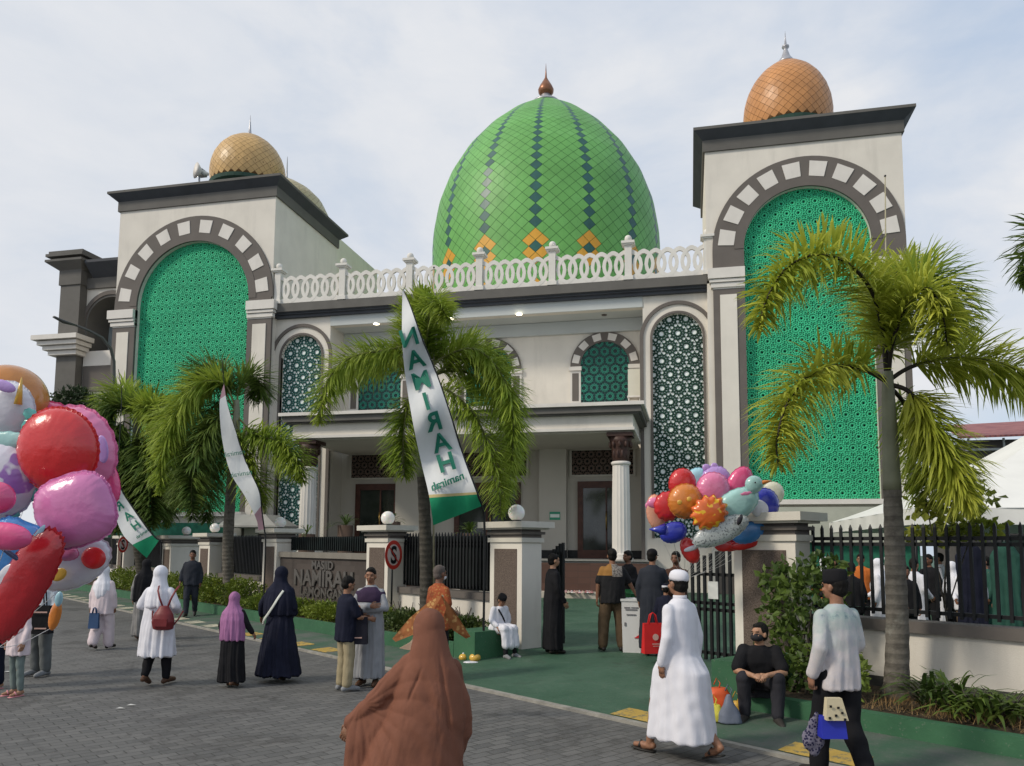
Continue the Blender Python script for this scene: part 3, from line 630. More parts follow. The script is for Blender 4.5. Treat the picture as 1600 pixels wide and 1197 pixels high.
def fence(a0,a1,label,capz=1.05,wall=True,back=None,pitch=.105,top=2.18,arrow=False):
    t=thing('boundary_fence',rp((a0+a1)/2,1.75,.1),label,'fence',None,ROADANG)
    if wall:
        mb=MB(ROAD); mb.box(a0,a1,1.62,1.86,.1,capz-.13); mb.build('low_wall',CREAM,t)
        mb=MB(ROAD); mb.box(a0,a1,1.56,1.92,capz-.13,capz); mb.build('wall_cap',TAUPE,t)
        mb=MB(ROAD); mb.box(a0,a1,1.595,1.617,.1,.42); mb.build('wall_plinth',plain('dark plinth paint',(.055,.055,.05),.8,.25,3,.3,20),t)
    mb=MB(ROAD); n=int((a1-a0)/pitch); w=.017
    for i in range(n+1):
        a=a0+.03+i*(a1-a0-.06)/n; mb.box(a-w,a+w,1.70,1.73,capz+.05,top)
        mb.frus((a-w,a+w,1.70,1.73),top,(a-.003,a+.003,1.712,1.718),top+.05)
    mb.build('bars',BLACK,t)
    mb=MB(ROAD); 
    for z in (capz+.1,top-.2,top-.13): mb.box(a0,a1,1.732,1.765,z-.02,z+.025)
    mb.build('rail',BLACK,t)
    if back:
        mb=MB(ROAD); mb.box(a0,a1,1.79,1.80,capz+.02,top-.03); mb.build('netting',BLACKN,t)
    return t
fence(-8.82,-5.37,'black bar fence on low cream wall between the two nearest globe lamp pillars',back=1)
fence(-19.05,-15.15,'black netted fence on low wall behind the slim palm trunk',back=1)
fence(-28.1,-23.5,'black netted fence left of the farthest globe lamp pillar',back=1)
fence(-46,-29.0,'far black netted fence running behind the balloons',back=1)
fence(.68,14,'black bar fence on low cream wall at right with people behind it',pitch=.125,capz=1.1,top=2.2)
# name wall
t=thing('name_wall',rp(-12,1.5,.1),'dark stone name wall with raised metal letters and black fence on top','name wall',None,ROADANG)
mb=MB(ROAD); mb.box(-14.3,-9.7,1.42,1.7,.1,1.62)
def mk_slate():
    m=M('dark stone cladding',(.09,.075,.065),.8); b=m.n('ShaderNodeTexBrick',offset=.5); x,y,z=m.xyz(); cb=m.n('ShaderNodeCombineXYZ')
    u=x*T.x+y*T.y; m.nt.links.new(u.s,cb.inputs[0]); m.nt.links.new(z.s,cb.inputs[1]); m.nt.links.new(cb.outputs[0],b.inputs[0])
    b.inputs['Scale'].default_value=1; b.inputs['Brick Width'].default_value=.42; b.inputs['Row Height'].default_value=.21; b.inputs['Mortar Size'].default_value=.004
    b.inputs['Color1'].default_value=(.06,.048,.042,1); b.inputs['Color2'].default_value=(.085,.07,.062,1); b.inputs['Mortar'].default_value=(.05,.045,.04,1)
    nz=m.noise(6,5); m.color(m.mix(ss(nz,.3,.7)*.5,b.outputs[0],(.07,.06,.055))); m.bump(nz,.3,.02); return m.m
mb.build('stone_face',mk_slate(),t)
mb=MB(ROAD); mb.box(-14.32,-9.68,1.36,1.76,1.62,1.76); mb.build('wall_cap',plain('grey stone cap',(.20,.185,.16),.8,.1,3),t)
mb=MB(ROAD)
for i in range(44): a=-14.25+i*.105; mb.box(a-.02,a+.02,1.70,1.73,1.80,2.16)
mb.box(-14.3,-9.7,1.735,1.76,1.82,1.86); mb.box(-14.3,-9.7,1.735,1.76,2.06,2.10); mb.box(-14.3,-9.7,1.79,1.8,1.80,2.14); mb.build('rail',BLACKN,t)
LETM=plain('brushed metal letter',(.15,.138,.125),.4,.1,6,.05,metal=.5)
def text_mesh(txt,size,ext=0,bold=True,font_sx=1.0,align='CENTER'):
    cu=bpy.data.curves.new('t','FONT'); cu.body=txt; cu.size=size; cu.extrude=ext; cu.align_x=align; cu.align_y='CENTER'
    if bold: cu.offset=size*.028
    cu.resolution_u=4
    o=bpy.data.objects.new('t',cu); COL.objects.link(o); o.scale=(font_sx,1,1); bpy.context.view_layer.update()
    me=bpy.data.meshes.new_from_object(o.evaluated_get(bpy.context.evaluated_depsgraph_get()))
    v=[(p.co.x*font_sx,p.co.y,p.co.z) for p in me.vertices]; f=[tuple(p.vertices) for p in me.polygons]
    bpy.data.objects.remove(o); bpy.data.curves.remove(cu); bpy.data.meshes.remove(me); return v,f
for txt,sz,zc in (('MASJID',.28,1.44),('NAMIRAH',.54,1.10),('LAMONGAN',.32,.76)):
    v,f=text_mesh(txt,sz,.02,True,1.25); mb=MB(ROAD)
    mb.add([(x-11.9,1.395-z,y+zc) for x,y,z in v],f,0,False); o=mb.build('lettering',LETM,t)
# planters
t=thing('kerb_planter',rp(-20,0,.1),'green painted planter kerb running left of the gateway under the hedges','planter',None,ROADANG)
mb=MB(ROAD); mb.box(-70,-4.76,0,.13,.02,.34); mb.build('kerb_wall',KERB,t)
mb=MB(ROAD); mb.box(-4.75,-4.2,0,.95,.02,.56); mb.build('end_block',KERB,t)
mb=MB(ROAD); mb.add([(-70,.13,.28),(-4.75,.13,.28),(-4.75,1.6,.3),(-70,1.6,.3)],[(0,1,2,3)]); mb.build('soil',SOIL,t)
t=thing('kerb_planter',rp(8,0,.1),'green painted planter kerb at right of the gateway where the man in black sits','planter',None,ROADANG)
mb=MB(ROAD); mb.box(.62,14,0,.15,.0,.29); mb.build('kerb_wall',KERB,t)
mb=MB(ROAD); mb.box(.27,.615,0,1.27,.02,.62); mb.build('end_block',KERB,t)
mb=MB(ROAD); mb.add([(.62,.15,.25),(14,.15,.25),(14,1.6,.3),(.62,1.6,.3)],[(0,1,2,3)]); mb.build('soil',SOIL,t)
# gate leaves
def gate(a0,a1,s,ztop,label,n,arch=0):
    t=thing('gate_leaf',rp((a0+a1)/2,s,.15),label,'gate',None,ROADANG); mb=MB(ROAD)
    for i in range(n):
        a=a0+(a1-a0)*i/(n-1); k=(i/(n-1)); zz=ztop-arch*(1-math.sin(PI*k/2+.0))
        mb.box(a-.022,a+.022,s-.02,s+.02,.2,zz)
    mb.build('bars',BLACK,t); mb=MB(ROAD)
    for z in (.28,.95,1.05,ztop-.25-arch): mb.box(a0,a1,s+.021,s+.05,z,z+.05)
    mb.build('rail',BLACK,t); return t
g=gate(-1.75,-.25,2.5,2.05,'black bar sliding gate leaf open beside the right gate pillar',14,.3)
mb=MB(ROAD); a=-1.33; mb.box(a-.09,a+.09,2.44,2.455,1.15,1.42); n_=mb.build('notice',plain('white notice card',(.6,.62,.6),.6,.1,4),g)
g=gate(-4.6,-4.36,2.2,2.02,'end of black sliding gate leaf behind the left gate pillar',4,.12)
mb=MB(ROAD); mb.box(-4.6,-4.36,2.225,2.235,.3,1.85); mb.build('sheet',BLACKN,g)
# no stopping signs
def sign(px,py,s,zb,dia,label,yawd):
    c=onS(px,py,s); t=thing('road_sign',Vector((c.x,c.y,zb)),label,'road sign','no stopping signs on black posts')
    ax=T; q=Matrix((( N.x,0,ax.x,c.x),(N.y,0,ax.y,c.y),(0,1,0,c.z),(0,0,0,1)))  # local x along N, y up, z along T(traffic)
    yaw=R(yawd); q=Matrix.Translation(c)@Matrix.Rotation(yaw,4,'Z')@Matrix.Translation(-c)@q
    f=q.to_3x3()@Vector((0,0,1)); sgn=1 if f.dot(EYE-c)>0 else -1
    def disc(r,z0,z1,name,m,par,inner=0):
        mb=MB(q); n=40
        if inner: mb.plate([(math.cos(2*PI*i/n)*r,math.sin(2*PI*i/n)*r) for i in range(n)],[[(math.cos(2*PI*i/n)*inner,math.sin(2*PI*i/n)*inner) for i in range(n)]],0,1)
        else: mb.plate([(math.cos(2*PI*i/n)*r,math.sin(2*PI*i/n)*r) for i in range(n)],[],0,1)
        qi=q.inverted(); vv=[]
        for i,v in enumerate(mb.v):
            w=qi@Vector(v); vv.append(tuple(q@Vector((w.x,w.z,(z0 if w.y<.5 else z1)*sgn))))
        mb.v=vv; return mb.build(name,m,par,True)
    disc(dia/2,-.004,.0,'plate',plain('sign back',(.5,.5,.5),.5),t)
    disc(dia/2-.002,.001,.004,'red_border',plain('sign red',(.62,.05,.035),.4,.1,5,.02),t,dia*.36)
    disc(dia*.36,.001,.0035,'white_face',plain('sign white',(.75,.62,.58),.4,.08,5,.02),t)
    v,f_=text_mesh('S',dia*.82,.001,True,.95); cx=sum(p[0] for p in v)/len(v); cy=(max(p[1] for p in v)+min(p[1] for p in v))/2
    mb=MB(q); mb.add([((x-cx)*sgn*1,y-cy,(.008+z)*sgn) for x,y,z in v],f_); mb.build('letter',BLACK,t)
    mb=MB(q); L=dia*.37; a=R(135 if sgn>0 else 45); dx,dy=math.cos(a),math.sin(a); w=.012*dia/.5
    mb.add([(dx*L-dy*w,dy*L+dx*w,.0115*sgn),(dx*L+dy*w,dy*L-dx*w,.0115*sgn),(-dx*L+dy*w,-dy*L-dx*w,.0115*sgn),(-dx*L-dy*w,-dy*L+dx*w,.0115*sgn)],[(0,1,2,3)]); mb.build('slash',plain('sign red',(.62,.05,.035),.4),t)
    mb=MB(); mb.tube([(c.x-f.x*.03*sgn,c.y-f.y*.03*sgn,zb),(c.x-f.x*.03*sgn,c.y-f.y*.03*sgn,c.z+dia*.3)],.022,8); mb.build('post',BLACK,t)
sign(615,867,1.15,.3,.62,'large round no stopping sign with red rim standing before the second pillar',21)
sign(192,851,1.0,.3,.62,'far round no stopping sign between the balloons and the tipped flag',40)
# street lamp
t=thing('street_lamp',(*atD(178,700,34).xy,0.15),'tall thin grey street lamp with curved arm left of the left tower','street lamp')
P=[atD(178,905,34),atD(178,600,34),atD(178,565,34),atD(173,545,33.7),atD(160,528,33.3),atD(140,517,32.8),atD(118,508,32.2)]
P[0].z=.15; mb=MB(); mb.tube(P,[.11,.08,.07,.065,.06,.055,.05],8); mb.build('pole',plain('grey pole paint',(.12,.12,.11),.6,.1,4),t)
mb=MB(); mb.tube([atD(119,508.5,32.2),atD(100,503,31.9),atD(84,495,31.5)],[.06,.13,.08],8,flat=(1,.5)); mb.build('lamp_head',plain('grey lamp head',(.10,.10,.095),.5),t)
# tent at right
def tent():
    p=atD(1425,794,16.2); z=p.z
    t=thing('canopy_tent',(p.x+3,p.y+3,.15),'white pyramid roofed canopy tent behind the right fence','tent')
    x0_,y0_=p.x,p.y; w=10.0
    ap=atD(1690,620,18); cx,cy=x0_+w/2+.6,y0_+w/2; az=z+2.7
    vs=[];fs=[]; n=10
    cor=[(x0_,y0_),(x0_+w,y0_-0.0),(x0_+w,y0_+w),(x0_,y0_+w)]
    m=MB()
    for k in range(4):
        (ax,ay),(bx,by)=cor[k],cor[(k+1)%4]; V=[]
        for i in range(n+1):
            f=i/n; sag=f-.38*f*(1-f)
            for j in range(n+1):
                g=j/n; ex,ey=ax+(bx-ax)*g,ay+(by-ay)*g
                V.append((ex+(x0_+w/2-ex)*f,ey+(y0_+w/2-ey)*f,z+(az-z)*sag+ .03*math.sin(g*9+k)*math.sin(PI*f)))
        m.add(V,[(i*(n+1)+j,i*(n+1)+j+1,(i+1)*(n+1)+j+1,(i+1)*(n+1)+j) for i in range(n) for j in range(n)],0,True)
    m.build('roof',plain('white tent fabric',(.74,.74,.70),.7,.05,1.5,.2,8),t)
    m=MB()
    for k in range(4):
        (ax,ay),(bx,by)=cor[k],cor[(k+1)%4]; nn=40; V=[]
        for i in range(nn+1):
            g=i/nn; ox=.03*math.sin(g*40); V.append((ax+(bx-ax)*g+ox*.5,ay+(by-ay)*g+ox,z-.002)); V.append((ax+(bx-ax)*g+ox,ay+(by-ay)*g-ox,z-.34))
        m.add(V,[(2*i,2*i+2,2*i+3,2*i+1) for i in range(nn)],0,True)
    m.build('valance',plain('white tent fabric',(.74,.74,.70)),t)
    for x,y in cor+[((x0_+w*.5),y0_)]:
        m=MB(); m.tube([(x+.05,y+.05,.15),(x+.05,y+.05,z)],.035,8); m.build('leg',BLACK,t)
    m=MB(); m.tube([(x0_,y0_+.05,z-.15),(x0_+w,y0_+.05,z-.15)],.025,6); m.tube([(x0_+.05,y0_,z-.15),(x0_+.05,y0_+w,z-.15)],.025,6); m.build('frame_bar',BLACK,t)
tent()
# red roofed house far right
t=thing('house',(18,48,.15),'distant house with red sheet roof beyond the tent','house')
zr0=onY(1500,682,48).z; zr1=onY(1560,664,48).z; xl=onY(1496,685,48).x
mb=MB(); mb.add([(xl,48,zr0),(xl+14,48,zr0+.25),(xl+14,56,zr1+1.6),(xl+1.5,56,zr1+1.2)],[(0,1,2,3)]); 
mb.add([(xl,48,zr0-.12),(xl+14,48,zr0+.13),(xl+14,48,zr0+.25),(xl,48,zr0)],[(0,1,2,3)])
mr=M('red sheet roofing',(.28,.09,.09),.6); x,y,z=mr.xyz(); wv_=(x*24).sin(); mr.bump(wv_,.6,.05); nz=mr.noise(1.2,5); mr.color(mr.mix(ss(nz,.35,.65),(.23,.075,.08),(.34,.13,.12)))
mb.build('roof',mr.m,t)
mb=MB(); mb.box(xl+.8,xl+14,49,56,.1,zr0-.1); mb.build('wall',plain('dark house wall',(.10,.09,.085),.8),t)  # dark brownish house wall with slight mottling
mb=MB(); mb.box(xl+.6,xl+14,48.6,48.7,zr0-.75,zr0-.62); 
for k in range(8): mb.box(xl+.7+k*1.8,xl+.8+k*1.8,48.6,48.7,zr0-.7,zr0-.05)
mb.build('truss',plain('pale truss bar',(.4,.42,.42),.6),t)
# ---------------------------------------------------------------- vegetation
def leafmat(name,c1,c2,rough=.55,trans=.25):
    m=M(name,c1,rough,.35); nz=m.noise(1.6,3); n2=m.noise(14,2)
    g=m.n('ShaderNodeNewGeometry'); rpi=X(m.nt,g.outputs['Random Per Island'])
    c=m.mix(ss(nz,.35,.65),c1,c2); c=m.mix(rpi*.45,c,tuple(x*.62 for x in c1)); c=m.mix(ss(rpi,.90,.97)*.5,c,tuple(min(1,x*1.7+.03) for x in c2)); m.color(c)
    t=m.n('ShaderNodeBsdfTranslucent'); m.nt.links.new(c,t.inputs[0]); mx=m.n('ShaderNodeMixShader'); mx.inputs[0].default_value=trans
    m.nt.links.new(m.p.outputs[0],mx.inputs[1]); m.nt.links.new(t.outputs[0],mx.inputs[2]); m.nt.links.new(mx.outputs[0],m.out.inputs[0]); return m.m
PALMA=leafmat('palm leaf yellow green',(.38,.45,.05),(.60,.62,.10),.5,.45)
PALMB=leafmat('palm leaf mid green',(.22,.33,.04),(.42,.50,.075),.5,.45)
PALMC=leafmat('palm leaf dark green',(.075,.14,.03),(.20,.27,.05),.5,.35)
HEDG=leafmat('hedge leaf',(.10,.155,.018),(.22,.27,.03),.5,.2)
HEDD=leafmat('dark hedge leaf',(.035,.07,.015),(.09,.12,.03),.5,.2)
SHRB=leafmat('broad shrub leaf',(.05,.095,.022),(.13,.19,.035),.4,.25)
DARKT=leafmat('dark tree leaf',(.018,.035,.012),(.045,.07,.025),.6,.15)
def mk_trunk(name,c1,c2):
    m=M(name,c1,.85); x,y,z=m.xyz(); w=(z*58).sin(); nz=m.noise(9,5,.65); n2=m.noise(40,3)
    c=m.mix(ss(nz,.35,.65),c1,c2); c=m.mix(ss(w,.75,1)*.35,c,tuple(q*.5 for q in c1)); c=m.mix(ss(m.noise(3,5,.7),.6,.7)*.4,c,(.28,.28,.24)); m.color(c); m.bump(w*.3+n2*.5+nz*.5,.6,.02); return m.m
TRUNK=mk_trunk('ringed palm bark',(.095,.085,.072),(.17,.155,.13)); TRUNKD=mk_trunk('dark palm bark',(.045,.042,.034),(.09,.08,.065))
CROWN=plain('palm crownshaft',(.21,.22,.15),.5,.15,4,.15,30); RACH=plain('palm midrib',(.16,.17,.06),.5,.2,6); RACHD=plain('dark palm midrib',(.03,.025,.02),.6,.2,6)
def catmull(P,n):
    P=[P[0]+(P[0]-P[1])]+P+[P[-1]+(P[-1]-P[-2])]; out=[]
    for i in range(1,len(P)-2):
        for k in range(n):
            t=k/n; a,b,c,d=P[i-1],P[i],P[i+1],P[i+2]
            out.append(.5*((2*b)+(c-a)*t+(2*a-5*b+4*c-d)*t*t+(3*b-a-3*c+d)*t*t*t))
    out.append(P[-2]); return out
def frond(parent,pts,leaf,n=170,L=.55,bare=.12,rach=RACH,seed=0,fluff=1.0,w=.02):
    """pts: world points of the midrib from the crown outwards"""
    r=random.Random(seed); C_=catmull([Vector(p) for p in pts],14); N_=len(C_)
    cum=[0]
    for a,b in zip(C_,C_[1:]): cum.append(cum[-1]+(b-a).length)
    mb=MB()
    n=int(n*1.9)
    for i in range(n):
        f=bare+(1-bare)*(i+r.random())/n; s=f*cum[-1]; k=0
        while k<N_-2 and cum[k+1]<s: k+=1
        q=(s-cum[k])/max(1e-6,cum[k+1]-cum[k]); p=C_[k].lerp(C_[k+1],q); d=(C_[k+1]-C_[k]).normalized()
        up=Vector((0,0,1)); side=d.cross(up)
        if side.length<.15: side=d.cross(Vector((1,.3,0)))
        side.normalize(); up=side.cross(d).normalized()
        env=math.sin(PI*min(1,.16+.80*f))**.6*(1 if f<.85 else 1-(f-.85)*1.6); ll=L*1.12*env*r.uniform(.6,1.1)
        for sg in (-1,1):
            ph=r.uniform(-1.25,1.25)*fluff
            dirv=(side*sg*math.cos(ph)+up*math.sin(ph)+d*r.uniform(.35,.8)).normalized()
            droop=r.uniform(.02,.42); wv=w*r.uniform(.6,1.1)
            wd=dirv.cross(Vector((r.uniform(-.4,.4),r.uniform(-.4,.4),1))).normalized()
            p1=p+dirv*ll*.4; p2=p+dirv*ll*.75-Vector((0,0,ll*droop*.28)); p3=p+dirv*ll*.98-Vector((0,0,ll*droop*.75))
            wv*=1.08; mb.add([p-wd*wv*.4,p+wd*wv*.4,p1-wd*wv,p1+wd*wv,p2-wd*wv*.75,p2+wd*wv*.75,p3],[(0,1,3,2),(2,3,5,4),(4,5,6)],0)
    f_=mb.build('frond',leaf,parent); m=MB(); nn=len(C_); m.tube(C_,[.026*(1-.85*i/nn)+.003 for i in range(nn)],6); m.build('midrib',rach,f_); return f_
def palm(base,label,trunk_pts,trunk_r,shaft,fronds,mats,tm=TRUNK,group=None,rach=RACH,L=.6,n=170,dep=None,w=.02):
    t=thing('palm_tree',base,label,'palm tree',group)
    P=catmull([Vector(p) for p in trunk_pts],10); nn=len(P); mb=MB(); z=[p.z for p in P]
    mb.tube(P,[trunk_r[0]+(trunk_r[1]-trunk_r[0])*(i/(nn-1))+(.05*math.exp(-i*.9) if i<6 else 0)+.004*math.sin(i*2.2) for i in range(nn)],14); mb.build('trunk',tm,t)
    if shaft:
        S_=[Vector(p) for p in shaft]; mb=MB(); mb.tube(catmull(S_,5),[trunk_r[1]*1.05*(1-.45*(i/(5*(len(S_)-1)))) for i in range(5*(len(S_)-1)+1)],12); mb.build('crownshaft',CROWN,t)
    for i,(pts,m,k) in enumerate(fronds): frond(t,pts,mats[m],int(n*k),L,.14,rach,i*7+3,1.0,w)
    return t
def fp(depth0,pts,dd=0):
    """midrib points: image bearings with a depth that grows or shrinks by dd metres along the frond"""
    k=len(pts)-1; return [atD(x,y,depth0+dd*i/k) for i,(x,y) in enumerate(pts)]
# right palm
b=rp(1.97,1.05,.28); dR=(b-EYE).dot(FW)
T_=lambda x,y: atD(x,y,dR)
palm(b,'tall yellow green palm with a thick grey trunk standing in the right planter',[b,T_(1402,980),T_(1398,860),T_(1394,760)],(.135,.095),[T_(1394,765),T_(1391,690),T_(1388,620),T_(1387,580)],
 [(fp(dR,[(1386,585),(1380,520),(1362,455),(1325,412),(1275,398),(1228,420),(1197,470),(1186,515)],-1.0),0,1.1),
  (fp(dR,[(1384,595),(1350,578),(1305,572),(1260,590),(1228,635),(1214,690),(1216,725)],-1.3),0,1.0),
  (fp(dR,[(1387,585),(1388,520),(1395,460),(1405,420),(1425,402)],1.2),0,.9),
  (fp(dR,[(1388,585),(1395,520),(1412,465),(1440,430),(1478,440),(1505,490),(1515,530)],.8),1,1.0),
  (fp(dR,[(1387,585),(1396,530),(1418,475),(1450,450),(1472,490),(1480,540)],-.9),0,.9),
  (fp(dR,[(1388,595),(1420,575),(1465,562),(1520,560),(1575,572),(1640,598),(1690,640)],-.2),0,1.1),
  (fp(dR,[(1388,600),(1420,612),(1448,650),(1475,705),(1500,755),(1520,800)],-.5),0,1.2),(fp(dR,[(1388,602),(1412,630),(1432,680),(1450,740),(1462,790)],.9),1,.8),
  (fp(dR,[(1386,585),(1378,520),(1372,455),(1385,410)],1.6),0,.8)],(PALMA,PALMB),rach=RACHD,L=.52,n=200,w=.014)
# centre palm
b=rp(-6.62,.78,.28); dC=(b-EYE).dot(FW); T_=lambda x,y: atD(x,y,dC)
palm(b,'bushy green palm with dark trunk behind the upright lettered flag',[b,T_(666,900),T_(664,820),T_(660,740)],(.135,.105),[T_(660,745),T_(655,680),T_(652,620),T_(652,580)],
 [(fp(dC,[(652,590),(640,545),(600,548),(550,558),(515,590),(502,640),(500,660)],-1.0),1,1.2),
  (fp(dC,[(652,585),(645,530),(645,480),(655,462)],.8),0,.9),
  (fp(dC,[(653,585),(668,520),(672,480),(684,470),(700,500)],-1.2),1,1.0),
  (fp(dC,[(652,600),(636,640),(630,690),(632,745)],-1.0),0,1.1),
  (fp(dC,[(655,595),(690,560),(740,545),(780,580),(800,640),(800,720),(790,790)],-.8),1,1.4),
  (fp(dC,[(655,598),(700,580),(745,590),(785,640),(800,700),(795,740)],.9),0,1.2),
  (fp(dC,[(655,605),(690,605),(735,640),(765,700),(780,770),(782,805)],-1.6),1,1.2),
  (fp(dC,[(654,590),(700,545),(755,540),(800,575)],1.4),0,.9),(fp(dC,[(652,588),(640,520),(650,470),(672,455)],-.3),0,1.0),(fp(dC,[(653,588),(676,530),(690,500),(694,470)],.3),1,.9),(fp(dC,[(652,595),(610,560),(560,575),(530,610)],1.2),0,1.0),(fp(dC,[(655,600),(730,560),(790,600),(810,670),(806,730)],.2),0,1.1)],(PALMB,PALMB),tm=TRUNKD,L=.56,n=190,w=.013)
# left palm
b=rp(-16.1,.8,.28); dL=(b-EYE).dot(FW); T_=lambda x,y: atD(x,y,dL)
palm(b,'palm with pale slim trunk in the left hedge row beside the narrow white flag',[b,T_(356,860),T_(360,780),T_(366,700)],(.16,.13),[T_(366,705),T_(369,660),T_(370,625)],
 [(fp(dL,[(369,640),(350,600),(310,600),(275,650),(255,710),(250,770)],-1.0),0,1.2),
  (fp(dL,[(369,640),(345,650),(315,690),(300,750),(300,800)],-1.6),1,1.2),
  (fp(dL,[(370,635),(375,600),(392,588),(407,600),(410,625)],1.0),1,.8),
  (fp(dL,[(370,650),(400,680),(435,690),(460,715),(472,750)],-1.0),0,1.0),
  (fp(dL,[(369,640),(352,625),(330,640),(312,690),(305,760),(300,810)],.8),1,1.2),
  (fp(dL,[(370,640),(345,585),(310,580),(285,610)],1.2),1,.8),
  (fp(dL,[(369,650),(380,700),(400,750),(410,790)],-1.4),0,.9),(fp(dL,[(369,645),(335,660),(290,720),(275,790)],.9),1,1.2),(fp(dL,[(369,645),(340,600),(300,610),(262,660),(250,720)],.6),0,1.1),(fp(dL,[(369,650),(345,690),(325,750),(322,815)],1.3),1,1.1)],(PALMB,PALMC),L=.85,n=200,w=.02)
# far left palm mass
b=rp(-23.6,.8,.28); dM=(b-EYE).dot(FW); T_=lambda x,y: atD(x,y,dM)
palm(b,'dark drooping palm behind the balloons and left of the slim trunk palm',[b,T_(214,830),T_(212,760),T_(212,700)],(.19,.16),[T_(212,705),T_(213,680),T_(213,650)],
 [(fp(dM,[(213,670),(195,635),(165,640),(150,680),(150,740)],-1),1,1.1),
  (fp(dM,[(213,670),(190,660),(175,700),(178,770),(185,830)],-1.6),1,1.2),
  (fp(dM,[(213,665),(235,630),(262,650),(272,700),(278,780)],-1),1,1.2),
  (fp(dM,[(213,670),(225,690),(235,750),(238,820)],-1.8),1,1.2),
  (fp(dM,[(213,665),(205,625),(180,615),(160,640)],1),0,.8),
  (fp(dM,[(213,670),(205,710),(205,770),(208,830)],-1.9),1,1.2),
  (fp(dM,[(213,665),(240,650),(255,700),(258,770),(262,820)],-.5),1,1.1),(fp(dM,[(213,668),(226,640),(248,640),(262,670)],-1.5),0,1),(fp(dM,[(213,668),(222,720),(222,790),(226,835)],.6),1,1.1),(fp(dM,[(213,668),(185,680),(162,720),(155,790)],.8),1,1.1),(fp(dM,[(213,668),(245,690),(262,740),(270,800)],1.0),1,1.1)],(PALMB,PALMC),L=1.05,n=210,w=.028,tm=TRUNKD)
# far right palm: only frond tips reach into the frame
b=Vector((8.6,13.4,.2)); dP=(b-EYE).dot(FW); T_=lambda x,y: atD(x,y,dP)
palm(b,'palm whose frond tips enter at the right edge above the tent',[b,T_(1735,700),T_(1732,560)],(.14,.1),None,
 [(fp(dP,[(1730,460),(1690,380),(1640,360),(1612,400),(1604,440)],-.6),1,1.0),(fp(dP,[(1730,460),(1770,380),(1830,420)],.4),1,1.0),(fp(dP,[(1730,460),(1720,380),(1700,330)],.4),1,1.0)],(PALMB,PALMC),L=.55,n=150)
def leaves(mb,center,size,n,l,w,r,box=False,hollow=.45,updir=None,mi=0,flop=.5):
    for _ in range(n):
        if box: v=Vector((r.uniform(-1,1),r.uniform(-1,1),r.uniform(-1,1))); 
        else:
            while True:
                v=Vector((r.uniform(-1,1),r.uniform(-1,1),r.uniform(-1,1)))
                if hollow<v.length<1: break
        if box and max(abs(v.x),abs(v.y),abs(v.z))<hollow: continue
        nn=noise.noise(Vector(v)*2.1+Vector(center)*1.7)
        sc=1+.22*nn*2
        p=Vector(center)+Vector((v.x*size[0],v.y*size[1],v.z*size[2]))*sc
        d=(Vector((v.x,v.y,v.z+.25))+Vector((r.gauss(0,flop),r.gauss(0,flop),r.gauss(0,flop)))).normalized()
        s=d.cross(Vector((r.gauss(0,1),r.gauss(0,1),r.gauss(0,1)))).normalized(); ll=l*r.uniform(.6,1.25); ww=w*r.uniform(.7,1.2)
        nrm=s.cross(d)
        mb.add([p,p+d*ll*.5+s*ww+nrm*ww*.3,p+d*ll,p+d*ll*.5-s*ww+nrm*ww*.3],[(0,1,2,3)],mi)
# hedge shrubs along left planter
hr=random.Random(11)
a=-27.0; k=0
cols=['round','bright','low']
while a<-5.2:
    w_=hr.uniform(1.5,2.0); dense=int(1500 if a>-20 else 1000)
    dark=a>-8.6
    if a+w_>-5.0: w_=-5.0-a
    c=rp(a+w_/2,.72,.28+(.17 if a>-16 else .32)); nm='hedge_shrub'
    where=('beside the seated boy' if a+w_>-6.9 else 'behind the masked man in orange' if dark else 'before the lettered name wall' if -13.6<a<-9 else 'under the slim palm trunk' if -18.5<a<=-13.6 else 'left of the slim palm, near the side gateway' if a>-23.5 else 'at the far left end by the far sign')
    t=thing(nm,rp(a+w_/2,.72,.28),('dark loose' if dark else 'bright trimmed')+' hedge shrub '+where,'shrub','hedge shrubs in the left planter')
    mb=MB(); leaves(mb,(0,0,0),(w_/2*1.05,.5,.2 if -14.5<a<-9.5 else .24 if a>-16 else .42),dense*2,.075,.028,hr,False,.35)
    Mx=Matrix.Translation(c)@Matrix.Rotation(ROADANG,4,'Z'); mb.v=[tuple(Mx@Vector(v)) for v in mb.v]; mb.build('foliage',HEDD if dark else HEDG,t)
    mb=MB()
    for _ in range(7):
        q=c+T*hr.uniform(-.4,.4)*w_; mb.tube([(q.x,q.y,.26),(q.x+hr.uniform(-.1,.1),q.y,.55),(q.x+hr.uniform(-.2,.2),q.y,.85)],[.018,.012,.006],5)
    e0,e1=c-T*.42*w_,c+T*.42*w_; mb.tube([(e0.x,e0.y,.275),(e1.x,e1.y,.275)],.016,6); mb.build('stem',TRUNKD,t); a+=w_*.93; k+=1
